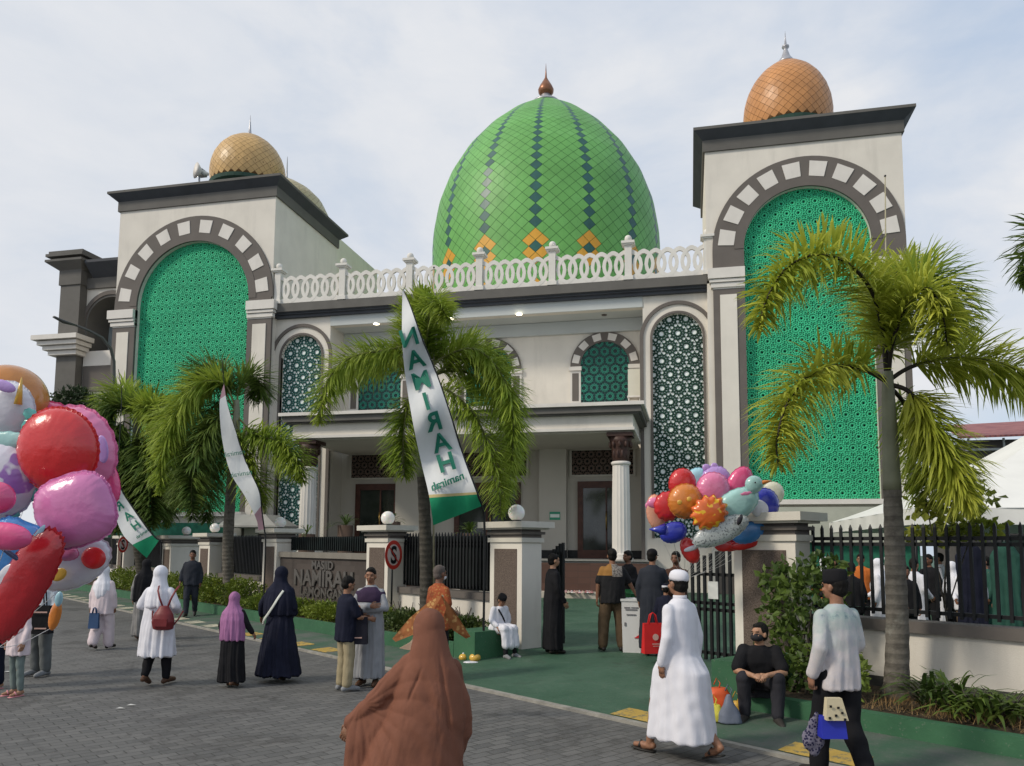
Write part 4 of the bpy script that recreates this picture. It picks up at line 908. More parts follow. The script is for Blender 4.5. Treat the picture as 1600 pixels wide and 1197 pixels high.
# big broad leaved bush at the right pillar
t=thing('leafy_bush',rp(1.15,.72,.27),'tall dark leafy bush covering the right gate pillar','bush')
mb=MB(); br=random.Random(5)
for (px,py,s,sx,sy,sz,n) in ((1262,930,.9,.42,.35,.42,420),(1228,955,1.0,.3,.3,.36,260),(1285,900,1.0,.28,.25,.28,200),(1215,905,1.1,.22,.2,.22,140),(1250,1010,.8,.45,.3,.30,330),(1285,1050,.7,.35,.3,.24,240),(1232,1060,.8,.3,.3,.2,200)):
    p=onS(px,py,s); leaves(mb,p,(sx,sy,sz),int(n*.75),.12,.038,br,False,.2,flop=.9)
mb.build('foliage',SHRB,t); mb=MB()
for i in range(9):
    p0=rp(1.05+br.uniform(-.25,.3),.75+br.uniform(-.2,.2),.25); p1=onS(1225+i*8,930+br.uniform(-30,60),.95); mb.tube(catmull([p0,p0.lerp(p1,.5)+Vector((br.uniform(-.1,.1),0,.05)),p1],5),[.018,.017,.016,.015,.014,.012,.011,.010,.008,.006,.004],6)
mb.build('stem',TRUNKD,t)
def shrub(name,a,s,label,n,size,l,w,mat,h0=.28,zc=.3,grp=None):
    t=thing(name,rp(a,s,.28),label,'plant',grp); mb=MB(); c=rp(a,s,h0+zc); leaves(mb,c,size,n,l,w,br,False,.15,flop=.8); mb.build('foliage',mat,t); mb=MB()
    for i in range(5): q=rp(a,s,.25); mb.tube([q,q+Vector((br.uniform(-.6,.6)*size[0],br.uniform(-.4,.4)*size[1],zc+size[2]*.5))],[.012,.005],5)
    mb.build('stem',TRUNKD,t)
shrub('croton_shrub',1.45,.75,'light green shrub low between the bush and right palm trunk',420,(.24,.26,.34),.10,.032,leafmat('light shrub leaf',(.13,.20,.03),(.25,.30,.05)),zc=.38)
shrub('croton_shrub',1.75,.5,'small light green shrub at the foot of the right palm',180,(.14,.2,.24),.09,.03,MATS.get('x') or bpy.data.materials['light shrub leaf'],zc=.28)
def bladeplant(a,s,label,n,L,w,mat,spread=1.0):
    t=thing('strappy_plant',rp(a,s,.28),label,'plant','strappy plants in the right planter'); mb=MB(); b=rp(a,s,.27)
    for i in range(n):
        az=br.uniform(0,2*PI); el=br.uniform(.5,1.35); d=Vector((math.cos(az)*math.cos(el),math.sin(az)*math.cos(el),math.sin(el))); ll=L*br.uniform(.6,1.1)
        o=b+Vector((br.uniform(-.22,.22)*spread,br.uniform(-.15,.15),br.uniform(0,.15))); pr=None; vs=[]; K=6; sd_=d.cross(Vector((0,0,1))).normalized()
        for k in range(K+1):
            f=k/K; p=o+d*ll*f+Vector((0,0,-ll*.55*f*f*br.uniform(.9,1.1)))+Vector((d.x,d.y,0))*ll*.25*f*f; ww=w*math.sin(PI*(.12+.85*f)); vs+=[p-sd_*ww,p+sd_*ww]
        mb.add(vs,[(2*k,2*k+1,2*k+3,2*k+2) for k in range(K)],0,True)
    mb.build('foliage',mat,t)
    mb=MB()
    for i in range(6): mb.tube([b+Vector((br.uniform(-.12,.12),br.uniform(-.1,.1),0)),b+Vector((br.uniform(-.2,.2),br.uniform(-.1,.1),.3))],[.012,.006],5)
    mb.build('stem',TRUNKD,t)
bladeplant(2.55,.75,'large arching strappy plant right of the palm trunk',95,.75,.022,SHRB)
bladeplant(3.15,.6,'strappy plant with drooping leaves at the right frame edge',80,.6,.024,SHRB)
bladeplant(2.9,.55,'low strappy plant between the two larger ones',60,.45,.02,leafmat('mid strap leaf',(.09,.16,.025),(.18,.24,.04)))
# dry litter and low growth on the soil
t=MB(); 
for i in range(900):
    a=br.uniform(1.9,3.9); s=br.uniform(.2,.95); p=rp(a,s,.27+.02); d=Vector((br.gauss(0,1),br.gauss(0,1),br.uniform(.1,1.6))).normalized(); sd_=d.cross(Vector((0,0,1))).normalized(); l=br.uniform(.05,.22)
    t.add([p-sd_*.004,p+sd_*.004,p+d*l],[(0,1,2)])
tag(t.build('dry_grass',plain('dry straw',(.22,.14,.06),.9,.3,9)),'dry brown grass stems in the right planter','grass',kind='stuff')
# vine with broad leaves right of the palm
t=thing('leafy_creeper',rp(2.4,1.9,.15),'light green broad leaved creeper hanging over the right fence beside the palm','creeper')
mb=MB(); 
for (px,py,s,sx,sz,n) in ((1455,755,2.0,.26,.12,90),(1490,790,2.0,.30,.16,130),(1440,795,2.0,.15,.14,50),(1515,825,2.0,.34,.12,150),(1455,835,2.0,.34,.08,120),(1535,780,2.0,.15,.16,50),(1425,755,2.0,.10,.05,20),(1500,750,2.1,.18,.12,60)):
    leaves(mb,onS(px,py,s),(sx,.18,sz),n,.12,.042,br,False,.1,flop=1.2)
mb.build('foliage',leafmat('creeper leaf',(.20,.25,.03),(.36,.38,.06),.45,.4),t); mb=MB()
c_=[rp(2.35,2.0,.15),onS(1478,960,2.0),onS(1480,870,2.0),onS(1495,800,2.0),onS(1505,750,2.05)]; mb.tube(catmull(c_,6),.012,6); mb.tube(catmull([c_[1],onS(1450,800,2.0),onS(1440,765,2.0)],6),.008,6); mb.tube(catmull([c_[1],onS(1520,830,2.0),onS(1545,790,2.0)],6),.008,6); mb.build('stem',TRUNKD,t)
# far left tree
def tree(name,px,depth,h,w,label,n,mat,base_y=None,lump=7):
    p=atD(px,800,depth); p.z=.15; t=thing(name,p,label,'tree','dark trees behind the balloons'); mb=MB(); r=random.Random(int(px)); 
    for k in range(lump):
        c=p+Vector((r.uniform(-1,1)*w*.6,r.uniform(-1,1)*w*.5,h*(.45+.5*r.random()))); s=w*r.uniform(.3,.5); leaves(mb,c,(s,s,s*.8),n*2,.27,.05,r,False,.3,flop=.9)
    mb.build('crown',mat,t); mb=MB(); mb.tube([p,p+Vector((.1,0,h*.5)),p+Vector((-.1,0,h*.85))],[.22,.16,.06],9)
    for k in range(4): mb.tube([p+Vector((0,0,h*.45)),p+Vector((r.uniform(-1,1)*w*.5,r.uniform(-1,1)*w*.4,h*.8))],[.08,.03],6)
    mb.build('trunk',TRUNKD,t)
tree('dark_tree',80,36,8.9,3.2,'dark leafy tree behind the orange balloon at far left',520,DARKT)
tree('dark_tree',122,33,8.2,1.7,'narrow dark tree standing against the corner pilaster of the side wing',420,DARKT,lump=9)
# plants in the forecourt seen over the fence
def potted(px,py,s,label,n,L):
    c=onS(px,py,s); t=thing('potted_fern',Vector((c.x,c.y,.15)),label,'potted plant','potted plants in the forecourt'); mb=MB(); b=Vector((c.x,c.y,c.z-.2))
    for i in range(n):
        az=br.uniform(0,2*PI); el=br.uniform(.2,1.3); d=Vector((math.cos(az)*math.cos(el),math.sin(az)*math.cos(el),math.sin(el))); K=5; sd_=d.cross(Vector((0,0,1))).normalized(); vs=[]
        for k in range(K+1):
            f=k/K; p=b+d*L*f-Vector((0,0,L*.5*f*f)); ww=.02*math.sin(PI*(.1+.85*f)); vs+=[p-sd_*ww,p+sd_*ww]
        mb.add(vs,[(2*k,2*k+1,2*k+3,2*k+2) for k in range(K)],0,True)
    mb.build('foliage',SHRB,t); mb=MB(); mb.lathe([(.18,.15),(.25,.5),(.27,b.z)],16,(b.x,b.y,0)); mb.build('pot',plain('dark clay pot',(.08,.05,.035),.7),t)
potted(540,812,6,'feathery potted plant right of the left portico column',46,.9); potted(735,822,5,'spreading potted plant behind the tilted flag foot',46,.7); potted(612,805,5,'spiky potted plant behind the second pillar lamp',30,.6); potted(480,825,4,'thin spiky potted plant at the left portico column base',22,.7)
# ---------------------------------------------------------------- people
def skinm(name,col):
    m=M(name,col,.5,.35); nz=m.noise(25,3); m.color(m.mix(ss(nz,.3,.7),tuple(x*.88 for x in col),tuple(x*1.1 for x in col))); m.p.inputs['Subsurface Weight'].default_value=.08; m.p.inputs['Subsurface Radius'].default_value=(.01,.004,.002)
    return m.m
SK=skinm('brown skin',(.27,.135,.08)); SKD=skinm('deep brown skin',(.19,.09,.055)); SKL=skinm('light brown skin',(.38,.21,.13))
HAIRM=fabric('black hair',(.010,.009,.008),.6,.3,30,.4); 
EYEM=plain('dark eye',(.01,.008,.006),.2,.1,3,0); LIPM=plain('lip',(.20,.07,.055),.5,.1,3,0)
DEF=dict(pelvis=(0,0,.93),chest=(0,0,1.26),neck=(0,-.005,1.44),head=(0,.02,1.585),
 sh_l=(-.158,0,1.345),el_l=(-.225,-.02,1.11),wr_l=(-.225,.05,.87),sh_r=(.158,0,1.345),el_r=(.225,-.02,1.11),wr_r=(.225,.05,.87),
 hip_l=(-.09,0,.90),kn_l=(-.10,.015,.49),an_l=(-.10,-.02,.085),toe_l=(-.12,.14,.035),hip_r=(.09,0,.90),kn_r=(.10,.015,.49),an_r=(.10,-.02,.085),toe_r=(.12,.14,.035))
def limb(mb,pts,rad,n=12,flat=(1,1)):
    P=[];Q=[]
    for i in range(len(pts)-1):
        for k in range(5): f=k/5; P.append(Vector(pts[i]).lerp(Vector(pts[i+1]),f)); Q.append(rad[i]*(1-f)+rad[i+1]*f)
    P.append(Vector(pts[-1])); Q.append(rad[-1]); mb.tube(P,Q,n,flat=flat)
    for p,r in zip(pts,rad): mb.ball(p,(r*.99,r*.99,r*.99),12,8)
def loft(mb,rings,n=28,M_=None):
    """rings: (x,y,z,rx,ry)"""
    vs=[];fs=[]
    for (x,y,z,rx,ry) in rings:
        for k in range(n):
            a=2*PI*k/n; ca,sa=math.cos(a),math.sin(a)
            vs.append((x+rx*abs(ca)**.85*(1 if ca>0 else -1),y+ry*abs(sa)**.85*(1 if sa>0 else -1),z))
    for i in range(len(rings)-1):
        for k in range(n): fs.append((i*n+k,i*n+(k+1)%n,(i+1)*n+(k+1)%n,(i+1)*n+k))
    fs.append(tuple(range(n-1,-1,-1))); fs.append(tuple(range((len(rings)-1)*n,len(rings)*n)))
    mb.add(vs,fs,0,True,M_)
def bake(mb,voxel,smooth=4):
    me=bpy.data.meshes.new('b'); me.from_pydata(mb.v,[],mb.f)
    import bmesh; b=bmesh.new(); b.from_mesh(me); bmesh.ops.recalc_face_normals(b,faces=b.faces); b.to_mesh(me); b.free()
    o=bpy.data.objects.new('b',me); COL.objects.link(o); m=o.modifiers.new('r','REMESH'); m.mode='VOXEL'; m.voxel_size=voxel
    s=o.modifiers.new('s','SMOOTH'); s.iterations=smooth; s.factor=.5
    e=bpy.data.meshes.new_from_object(o.evaluated_get(bpy.context.evaluated_depsgraph_get())); bpy.data.objects.remove(o); bpy.data.meshes.remove(me); return e
def finish(me,name,mat,parent,fold=None,extra=None,scale=1.0):
    n=len(me.vertices); co=np.empty(n*3,np.float32); me.vertices.foreach_get('co',co); co=co.reshape(-1,3)
    if fold:
        no=np.empty(n*3,np.float32); me.vertices.foreach_get('normal',no); no=no.reshape(-1,3); co=co+no*fold(co,no)[:,None]
        me.vertices.foreach_set('co',co.ravel())
    me.materials.clear(); me.materials.append(mat); me.polygons.foreach_set('use_smooth',[True]*len(me.polygons)); me.update()
    o=bpy.data.objects.new(name,me); me.name=name; COL.objects.link(o); o.parent=parent
    return o
def foldfn(kind='skirt',z0=1.0,z1=0.0,A=.02,k=11,seed=0.,B=.005,cx=0,cy=0):
    def f(c,n):
        x,y,z=c[:,0],c[:,1],c[:,2]; a=np.arctan2(y-cy,x-cx); B_=B*.75; w=np.clip((z0-z)/(z0-z1),0,1)**.8
        g=np.sin(k*a+seed+1.7*np.sin(a*2+seed)+1.2*np.sin(z*3.1+seed))+.5*np.sin(2.3*k*a+seed*2+2*np.sin(z*5+a))
        h=np.sin(x*31+z*17+seed*3)*np.sin(y*27-z*23+seed)+.7*np.sin(z*41+x*19*np.sin(seed+1)+y*23)
        q=np.sin(x*24*np.cos(seed)+z*9+2*np.sin(y*13+seed+z*5))*np.sin(y*21+z*12+1.5*np.sin(x*17)); return A*w*g*.7+B_*(.45*h+.9*q)
    return f
def hand(mb,wr,d,up,scale=1.0,curl=.5,side=1):
    """palm and five fingers; d = direction of the hand, up = back of hand normal, side = thumb side"""
    d=Vector(d).normalized(); up=(Vector(up)-d*Vector(up).dot(d)).normalized(); s=d.cross(up)*side; wr=Vector(wr); S=scale
    pc=wr+d*.045*S
    vs=[]
    for i,(f,w,t) in enumerate(((-.01,.026,.020),(.02,.034,.019),(.05,.040,.016),(.085,.038,.012))):
        for k in range(10):
            a=2*PI*k/10; vs.append(wr+d*f*S+s*math.cos(a)*w*S+up*math.sin(a)*t*S)
    fs=[(i*10+k,i*10+(k+1)%10,(i+1)*10+(k+1)%10,(i+1)*10+k) for i in range(3) for k in range(10)]+[tuple(range(30,40)),tuple(range(9,-1,-1))]
    mb.add(vs,fs,0,True)
    for i,(o,L) in enumerate(((.029,.068),(.010,.076),(-.009,.071),(-.027,.055))):
        p=wr+d*.082*S+s*o*S; c=curl*(1+.12*i); dd=d.copy(); P=[p-d*.015*S]; 
        dn=-up
        for j,seg in enumerate((.42,.32,.26)):
            ang=c*(.35 if j==0 else .75)*1.1; ax=dd*math.cos(ang)+dn*math.sin(ang); dn=(dn*math.cos(ang)-dd*math.sin(ang)); dd=ax; P.append(P[-1]+dd*L*seg*S+(d*.015*S if j==0 else Vector()))
        mb.tube(P,[.0092*S,.0088*S,.0078*S,.0062*S],8); mb.ball(P[-1],.0062*S,8,6)
    p=wr+d*.02*S+s*.026*S; t1=p+(s*.6+d*.55-up*.25)*.042*S; t2=t1+(s*.15+d*.85-up*.4)*.036*S; mb.tube([p,t1,t2],[.0125*S,.0105*S,.0075*S],8); mb.ball(t2,.0075*S,8,6)
def person(label,px,py,depth,yaw,H=1.68,pose=None,skin=SK,outfit=(),head_yaw=0,head_pitch=0,base=None,group=None,vox=.016,curl=.5,hands=True,zb=None,hd=None):
    """yaw: 0 = facing away along the camera's heading, 180 = facing the camera; positive turns to the left"""
    p=atD(px,py,depth) if base is None else Vector(base)
    z=ground(p) if zb is None else zb
    S=H/1.70; J={k:Vector(v) for k,v in DEF.items()}
    for k,v in (pose or {}).items(): J[k]=Vector(v)
    o=bpy.data.objects.new('person',None); COL.objects.link(o); o.location=(p.x,p.y,z); o.rotation_euler=(0,0,-YAW+R(yaw)); o.scale=(S,S,S)
    o.empty_display_size=.2; tag(o,label,'person',group)
    mb=MB(); g=J
    loft(mb,[(g['pelvis'].x,g['pelvis'].y,g['pelvis'].z-.10,.10,.09),(g['pelvis'].x,g['pelvis'].y,g['pelvis'].z,.155,.11),(*(g['pelvis'].lerp(g['chest'],.45)),.13,.095),(*g['chest'],.16,.105),(*(g['chest'].lerp(g['neck'],.6)),.15,.085),(*g['neck'],.06,.055)] if (g['chest']-g['pelvis']).z>.2 else [(*g['pelvis'],.15,.12),(*g['chest'],.16,.11)])
    limb(mb,[g['neck']-Vector((0,0,.04)),g['head']-Vector((0,.02,.06))],[.056,.052])
    for s in 'lr':
        limb(mb,[g['sh_'+s],g['el_'+s],g['wr_'+s]],[.055,.041,.027]); limb(mb,[g['chest'].lerp(g['neck'],.4),g['sh_'+s]],[.07,.055])
        limb(mb,[g['hip_'+s],g['kn_'+s],g['an_'+s]],[.088,.058,.038]); a,t_=g['an_'+s],g['toe_'+s]
        limb(mb,[a-Vector((0,0,.03)),a.lerp(t_,.55)-Vector((0,0,.01)),t_],[.038,.036,.026],flat=(1,.8))
        h=a-(t_-a).normalized()*.035; limb(mb,[h-Vector((0,0,.035)),a.lerp(t_,.4)-Vector((0,0,.03))],[.032,.03])
    HM=Matrix.Translation(g['head'])@Matrix.Rotation(R(head_yaw),4,'Z')@Matrix.Rotation(R(head_pitch),4,'X')
    def hv(*v): return HM@Vector(v)
    def hb(c,r): mb.ball(c,r,16,12,0,HM)
    hb((0,-.012,.025),(.076,.096,.094)); hb((0,.018,-.030),(.060,.070,.078)); hb((0,.045,-.072),(.036,.038,.030)); hb((0,.088,-.02),(.013,.020,.022)); hb((0,.078,.005),(.012,.016,.022))
    for sx in(-1,1): hb((sx*.078,-.005,-.012),(.012,.020,.032)); hb((sx*.034,.070,-.028),(.024,.020,.02)); 
    hb((0,.079,.028),(.05,.014,.012)); hb((0,.082,-.056),(.024,.013,.010))
    me=bake(mb,vox*.62 if hd else vox*.8,3)
    # hands appended unfused so that fingers stay separate
    if hands:
        hm=MB()
        for s,sd_ in(('l',1),('r',-1)):
            d=(g['wr_'+s]-g['el_'+s]).normalized(); 
            hk=(hd or {}).get(s) if isinstance(hd,dict) else None
            dd,uu=(hk[0],hk[1]) if hk else (d,Vector((-1 if s=='l' else 1,0,.1)))
            hand(hm,g['wr_'+s],dd,uu,1.0,hk[2] if hk else curl,(sd_ if not hk or len(hk)<4 else hk[3]))
        v0=[tuple(v.co) for v in me.vertices]; f0=[tuple(q.vertices) for q in me.polygons]; k=len(v0)
        me2=bpy.data.meshes.new('body'); me2.from_pydata(v0+hm.v,[],f0+[tuple(i+k for i in f) for f in hm.f]); bpy.data.meshes.remove(me); me=me2
    finish(me,'body',skin,o)
    # face details
    e=MB()
    for sx in(-1,1): e.ball((sx*.031,.0795,-.002),(.0125,.007,.0055),10,6,0,HM)
    b=e.build('eyes',EYEM); b.parent=o
    e=MB()
    for sx in(-1,1): e.ball((sx*.032,.082,.020),(.020,.006,.0042),10,6,0,HM)
    b=e.build('eyebrows',HAIRM); b.parent=o
    e=MB(); e.ball((0,.0885,-.052),(.022,.007,.007),10,6,0,HM); b=e.build('mouth',LIPM); b.parent=o
    for it in outfit:
        f,a=it[0],it[1:]; f(o,J,HM,vox,*a)
    return o
def w_hair(o,J,HM,vox,mat=HAIRM,len_=0):
    mb=MB(); mb.ball((0,-.022,.036),(.083,.100,.094),18,12,0,HM); mb.ball((0,-.04,-.02-len_),(.074,.076,.07),16,10,0,HM); mb.ball((0,.035,.085),(.055,.045,.030),14,8,0,HM)
    finish(bake(mb,.011,2),'hair',mat,o,foldfn(A=0,B=.0025,seed=3))
def w_peci(o,J,HM,vox,mat,h=.10,white=False,tilt=-8):
    m2=HM@Matrix.Rotation(R(tilt),4,'X'); mb=MB()
    if white: mb.lathe([(.088,.035),(.091,.06),(.088,.085),(.075,.112),(.05,.128),(.02,.134),(.001,.135)],28,(0,-.012,0),0,True,m2@Matrix.Diagonal((.93,1.14,1,1)))
    else: mb.lathe([(.088,.03),(.091,.06),(.086,.03+h),(.078,.045+h),(.04,.05+h),(.001,.048+h)],28,(0,-.012,0),0,True,m2@Matrix.Diagonal((.92,1.14,1,1)))
    b=mb.build('cap',mat); b.parent=o
def w_cap(o,J,HM,vox,mat,mat2=None):
    mb=MB(); mb.lathe([(.088,.02),(.091,.045),(.084,.085),(.06,.115),(.03,.127),(.001,.13)],24,(0,-.012,0),0,True,HM@Matrix.Diagonal((.95,1.12,1,1)))
    vs=[(x,y,.022-.01*abs(x)/.07) for x,y in ((-.07,.065),(-.06,.13),(0,.155),(.06,.13),(.07,.065))]; vs+=[(x,y,z+.008) for x,y,z in vs]
    mb.add(vs,[(0,1,2,3,4),(9,8,7,6,5),(0,5,6,1),(1,6,7,2),(2,7,8,3),(3,8,9,4)],0,False,HM); b=mb.build('cap',mat); b.parent=o
def w_hijab(o,J,HM,vox,mat,length=.45,wide=1.0,point=0,seed=1.,name='hijab'):
    mb=MB(); n_=J['neck']; mb.ball((0,-.022,.022),(.100,.114,.118),22,16,0,HM); mb.ball((0,-.03,-.045),(.092,.10,.10),18,12,0,HM)
    R_=[(n_.x,n_.y-.01,n_.z+.13,.088,.09),(n_.x,n_.y-.01,n_.z+.04,.10,.10),(n_.x,n_.y-.01,n_.z-.03,.155*wide,.115),(n_.x,n_.y-.01,n_.z-.10,.205*wide,.14),(n_.x,n_.y-.01,n_.z-.22,.225*wide,.16),(n_.x,n_.y-.01,n_.z-max(.3,length*.8),(.225 if not point else .15)*wide,.165),(n_.x,n_.y-.01,n_.z-max(.33,length),(.225 if not point else .03)*wide,.15 if not point else .15)]
    loft(mb,R_,28)
    finish(bake(mb,vox,4),name,mat,o,foldfn(z0=n_.z+.1,z1=n_.z-.5,A=.016,k=9,seed=seed,B=.0035))
def w_robe(o,J,HM,vox,mat,hem=.12,hemr=.27,sleeve=(.062,.056,.048),seed=1.,A=.022,k=11,off=(0,0),name='robe',top=1.0,waist=.165,ry=.72,cuff=True):
    mb=MB(); c,n_,p=J['chest'],J['neck'],J['pelvis']; ox,oy=off
    rg=[(n_.x,n_.y,n_.z+.015,.062,.06),(n_.x,n_.y,n_.z-.02,.105,.085),(*(c.lerp(n_,.55)),.160,.11),(c.x,c.y,c.z,.18,.13),(*(c.lerp(p,.55)),waist+.01,.135),(p.x,p.y,p.z,waist+.035,.15)]
    K=5
    for i in range(1,K+1):
        f=i/K; z=p.z+(hem-p.z)*f; rx=(waist+.035)*(1-f)+hemr*f; rg.append((p.x+ox*f,p.y+oy*f,z,rx,rx*(ry+.05*f)))
    loft(mb,rg,32)
    for s in 'lr':
        limb(mb,[c.lerp(n_,.62),J['sh_'+s]],[.062,.054]); wr=J['el_'+s].lerp(J['wr_'+s],.93); limb(mb,[J['sh_'+s],J['el_'+s],wr],list(sleeve))
    finish(bake(mb,vox,4),name,mat,o,foldfn(z0=p.z+.25,z1=hem,A=A,k=k,seed=seed,B=.0045))
def w_shirt(o,J,HM,vox,mat,hem=.78,full=True,seed=1.,w=1.0,sleeve=(.062,.055,.045),name='shirt',B=.005):
    mb=MB(); c,n_,p=J['chest'],J['neck'],J['pelvis']; hp=Vector((p.x,p.y,hem)) if isinstance(hem,float) else Vector(hem)
    loft(mb,[(n_.x,n_.y,n_.z+.01,.062,.06),(n_.x,n_.y,n_.z-.03,.11,.085),(*(c.lerp(n_,.5)),.158*w,.108*w),(c.x,c.y,c.z,.18*w,.13*w),(*(c.lerp(p,.6)),.18*w,.14*w),(p.x,p.y,p.z,.19*w,.145*w),(hp.x,hp.y,hp.z,.195*w,.15*w)])
    for s in 'lr':
        limb(mb,[c.lerp(n_,.62),J['sh_'+s]],[.062,.055])
        if full: limb(mb,[J['sh_'+s],J['el_'+s],J['el_'+s].lerp(J['wr_'+s],.93)],list(sleeve))
        else: limb(mb,[J['sh_'+s],J['sh_'+s].lerp(J['el_'+s],.82)],[sleeve[0],sleeve[0]*.98])
    finish(bake(mb,vox,4),name,mat,o,foldfn(z0=c.z,z1=hp.z-.05,A=.012,k=7,seed=seed,B=B))
def w_pants(o,J,HM,vox,mat,r=(.105,.083,.068),seed=1.,end=.93,name='trousers'):
    mb=MB(); p=J['pelvis']; loft(mb,[(p.x,p.y,p.z+.09,.165,.12),(p.x,p.y,p.z-.02,.175,.13),(p.x,p.y,p.z-.12,.15,.11)])
    for s in 'lr': limb(mb,[J['hip_'+s],J['kn_'+s],J['kn_'+s].lerp(J['an_'+s],end)],list(r))
    finish(bake(mb,vox,4),name,mat,o,foldfn(z0=2,z1=-1,A=.0,k=5,seed=seed,B=.006))
def w_shoes(o,J,HM,vox,mat,sandal=False,name='shoe',dz=0):
    for s in 'lr':
        mb=MB(); a,t_=J['an_'+s],J['toe_'+s]; d=(t_-a); d.z=0; d.normalize(); zz=min(a.z-.075,t_.z-.03); up=Vector((0,0,1)); 
        h=a-d*.05; 
        if sandal:
            sl=(t_.z-.035-(a.z-.085)); P=[h+Vector((0,0,-.078)),a.lerp(t_,.5)+Vector((0,0,-.055)),t_+d*.03+Vector((0,0,-.028))]; mb.tube(P,[.038,.045,.038],12,flat=(1,.25) if abs(d.x)<.8 else (.25,1))
            mb.tube([a.lerp(t_,.6)+d.cross(up)*.04-up*.02,a.lerp(t_,.6)+up*.025,a.lerp(t_,.6)-d.cross(up)*.04-up*.02],.014,8)
            b=mb.build(name,mat); b.parent=o
        else:
            limb(mb,[h+Vector((0,0,-.04)),a+Vector((0,0,-.02)),a.lerp(t_,.6)+Vector((0,0,-.004)),t_+d*.02],[.040,.048,.043,.034])
            finish(bake(mb,.012,3),name,mat,o)
def w_vol(o,J,HM,vox,mat,parts,name,fold=None):
    """parts: list of ('limb',pts,radii) / ('loft',rings) / ('ball',c,r)"""
    mb=MB()
    for q in parts:
        if q[0]=='limb': limb(mb,[Vector(x) for x in q[1]],q[2])
        elif q[0]=='loft': loft(mb,q[1],32)
        else: mb.ball(q[1],q[2],16,12)
    finish(bake(mb,vox,4),name,mat,o,fold)
def w_mesh(o,J,HM,vox,mat,fn,name):
    mb=MB(); fn(mb,J,HM); b=mb.build(name,mat); b.parent=o
def walk(l=.22,lift=.10,lead='l'):
    """mid-stride leg pose, leading leg forward, trailing heel up"""
    a,b=('l','r') if lead=='l' else ('r','l'); sx={'l':-1,'r':1}
    return {'kn_'+a:(sx[a]*.095,l*.75,.49),'an_'+a:(sx[a]*.09,l,.09),'toe_'+a:(sx[a]*.11,l+.16,.05),
            'kn_'+b:(sx[b]*.09,-l*.05,.48),'an_'+b:(sx[b]*.085,-l*1.15,.085+lift),'toe_'+b:(sx[b]*.10,-l*1.15+.135,.045)}
WHITEF=fabric('white cotton robe',(.68,.68,.73),.8,.04,4,.35); WHITEH=fabric('white hijab cloth',(.72,.72,.77),.8,.04,8,.3); PINKW=fabric('pale pink cotton',(.66,.56,.58),.8,.05,6,.3)
NAVY=fabric('navy cloth',(.012,.014,.028),.85,.2,6,.6); BLK=fabric('black cloth',(.012,.012,.014),.85,.2,6,.4); MAUVE=fabric('mauve hijab cloth',(.34,.15,.30),.8,.1,9,.4)
BROWNF=fabric('terracotta brown jersey',(.185,.078,.05),.8,.1,5,.6,.15,0); CHARC=fabric('charcoal robe cloth',(.028,.032,.042),.85,.15,6,.4); GREYR=fabric('grey robe cloth',(.30,.31,.33),.8,.08,6,.4)
KHAKI=fabric('khaki cotton',(.32,.27,.17),.85,.1,7,.4); BRNT=fabric('brown checked trousers',(.11,.075,.045),.85,.2,9,.4); MAROON=plain('maroon leather',(.16,.022,.025),.45,.2,6,.2,30)
SHOE=plain('dark shoe leather',(.02,.016,.014),.5,.3,6,.2,20); SHOEB=plain('brown shoe leather',(.09,.045,.025),.55,.3,6,.2,20); SAND=plain('dark sandal rubber',(.03,.027,.024),.6,.3,6,.2,20); SHOEG=plain('grey canvas shoe',(.22,.23,.24),.8,.2,9,.2,30)
VEST=fabric('dark purple vest cloth',(.045,.028,.06),.85,.15,7,.4)
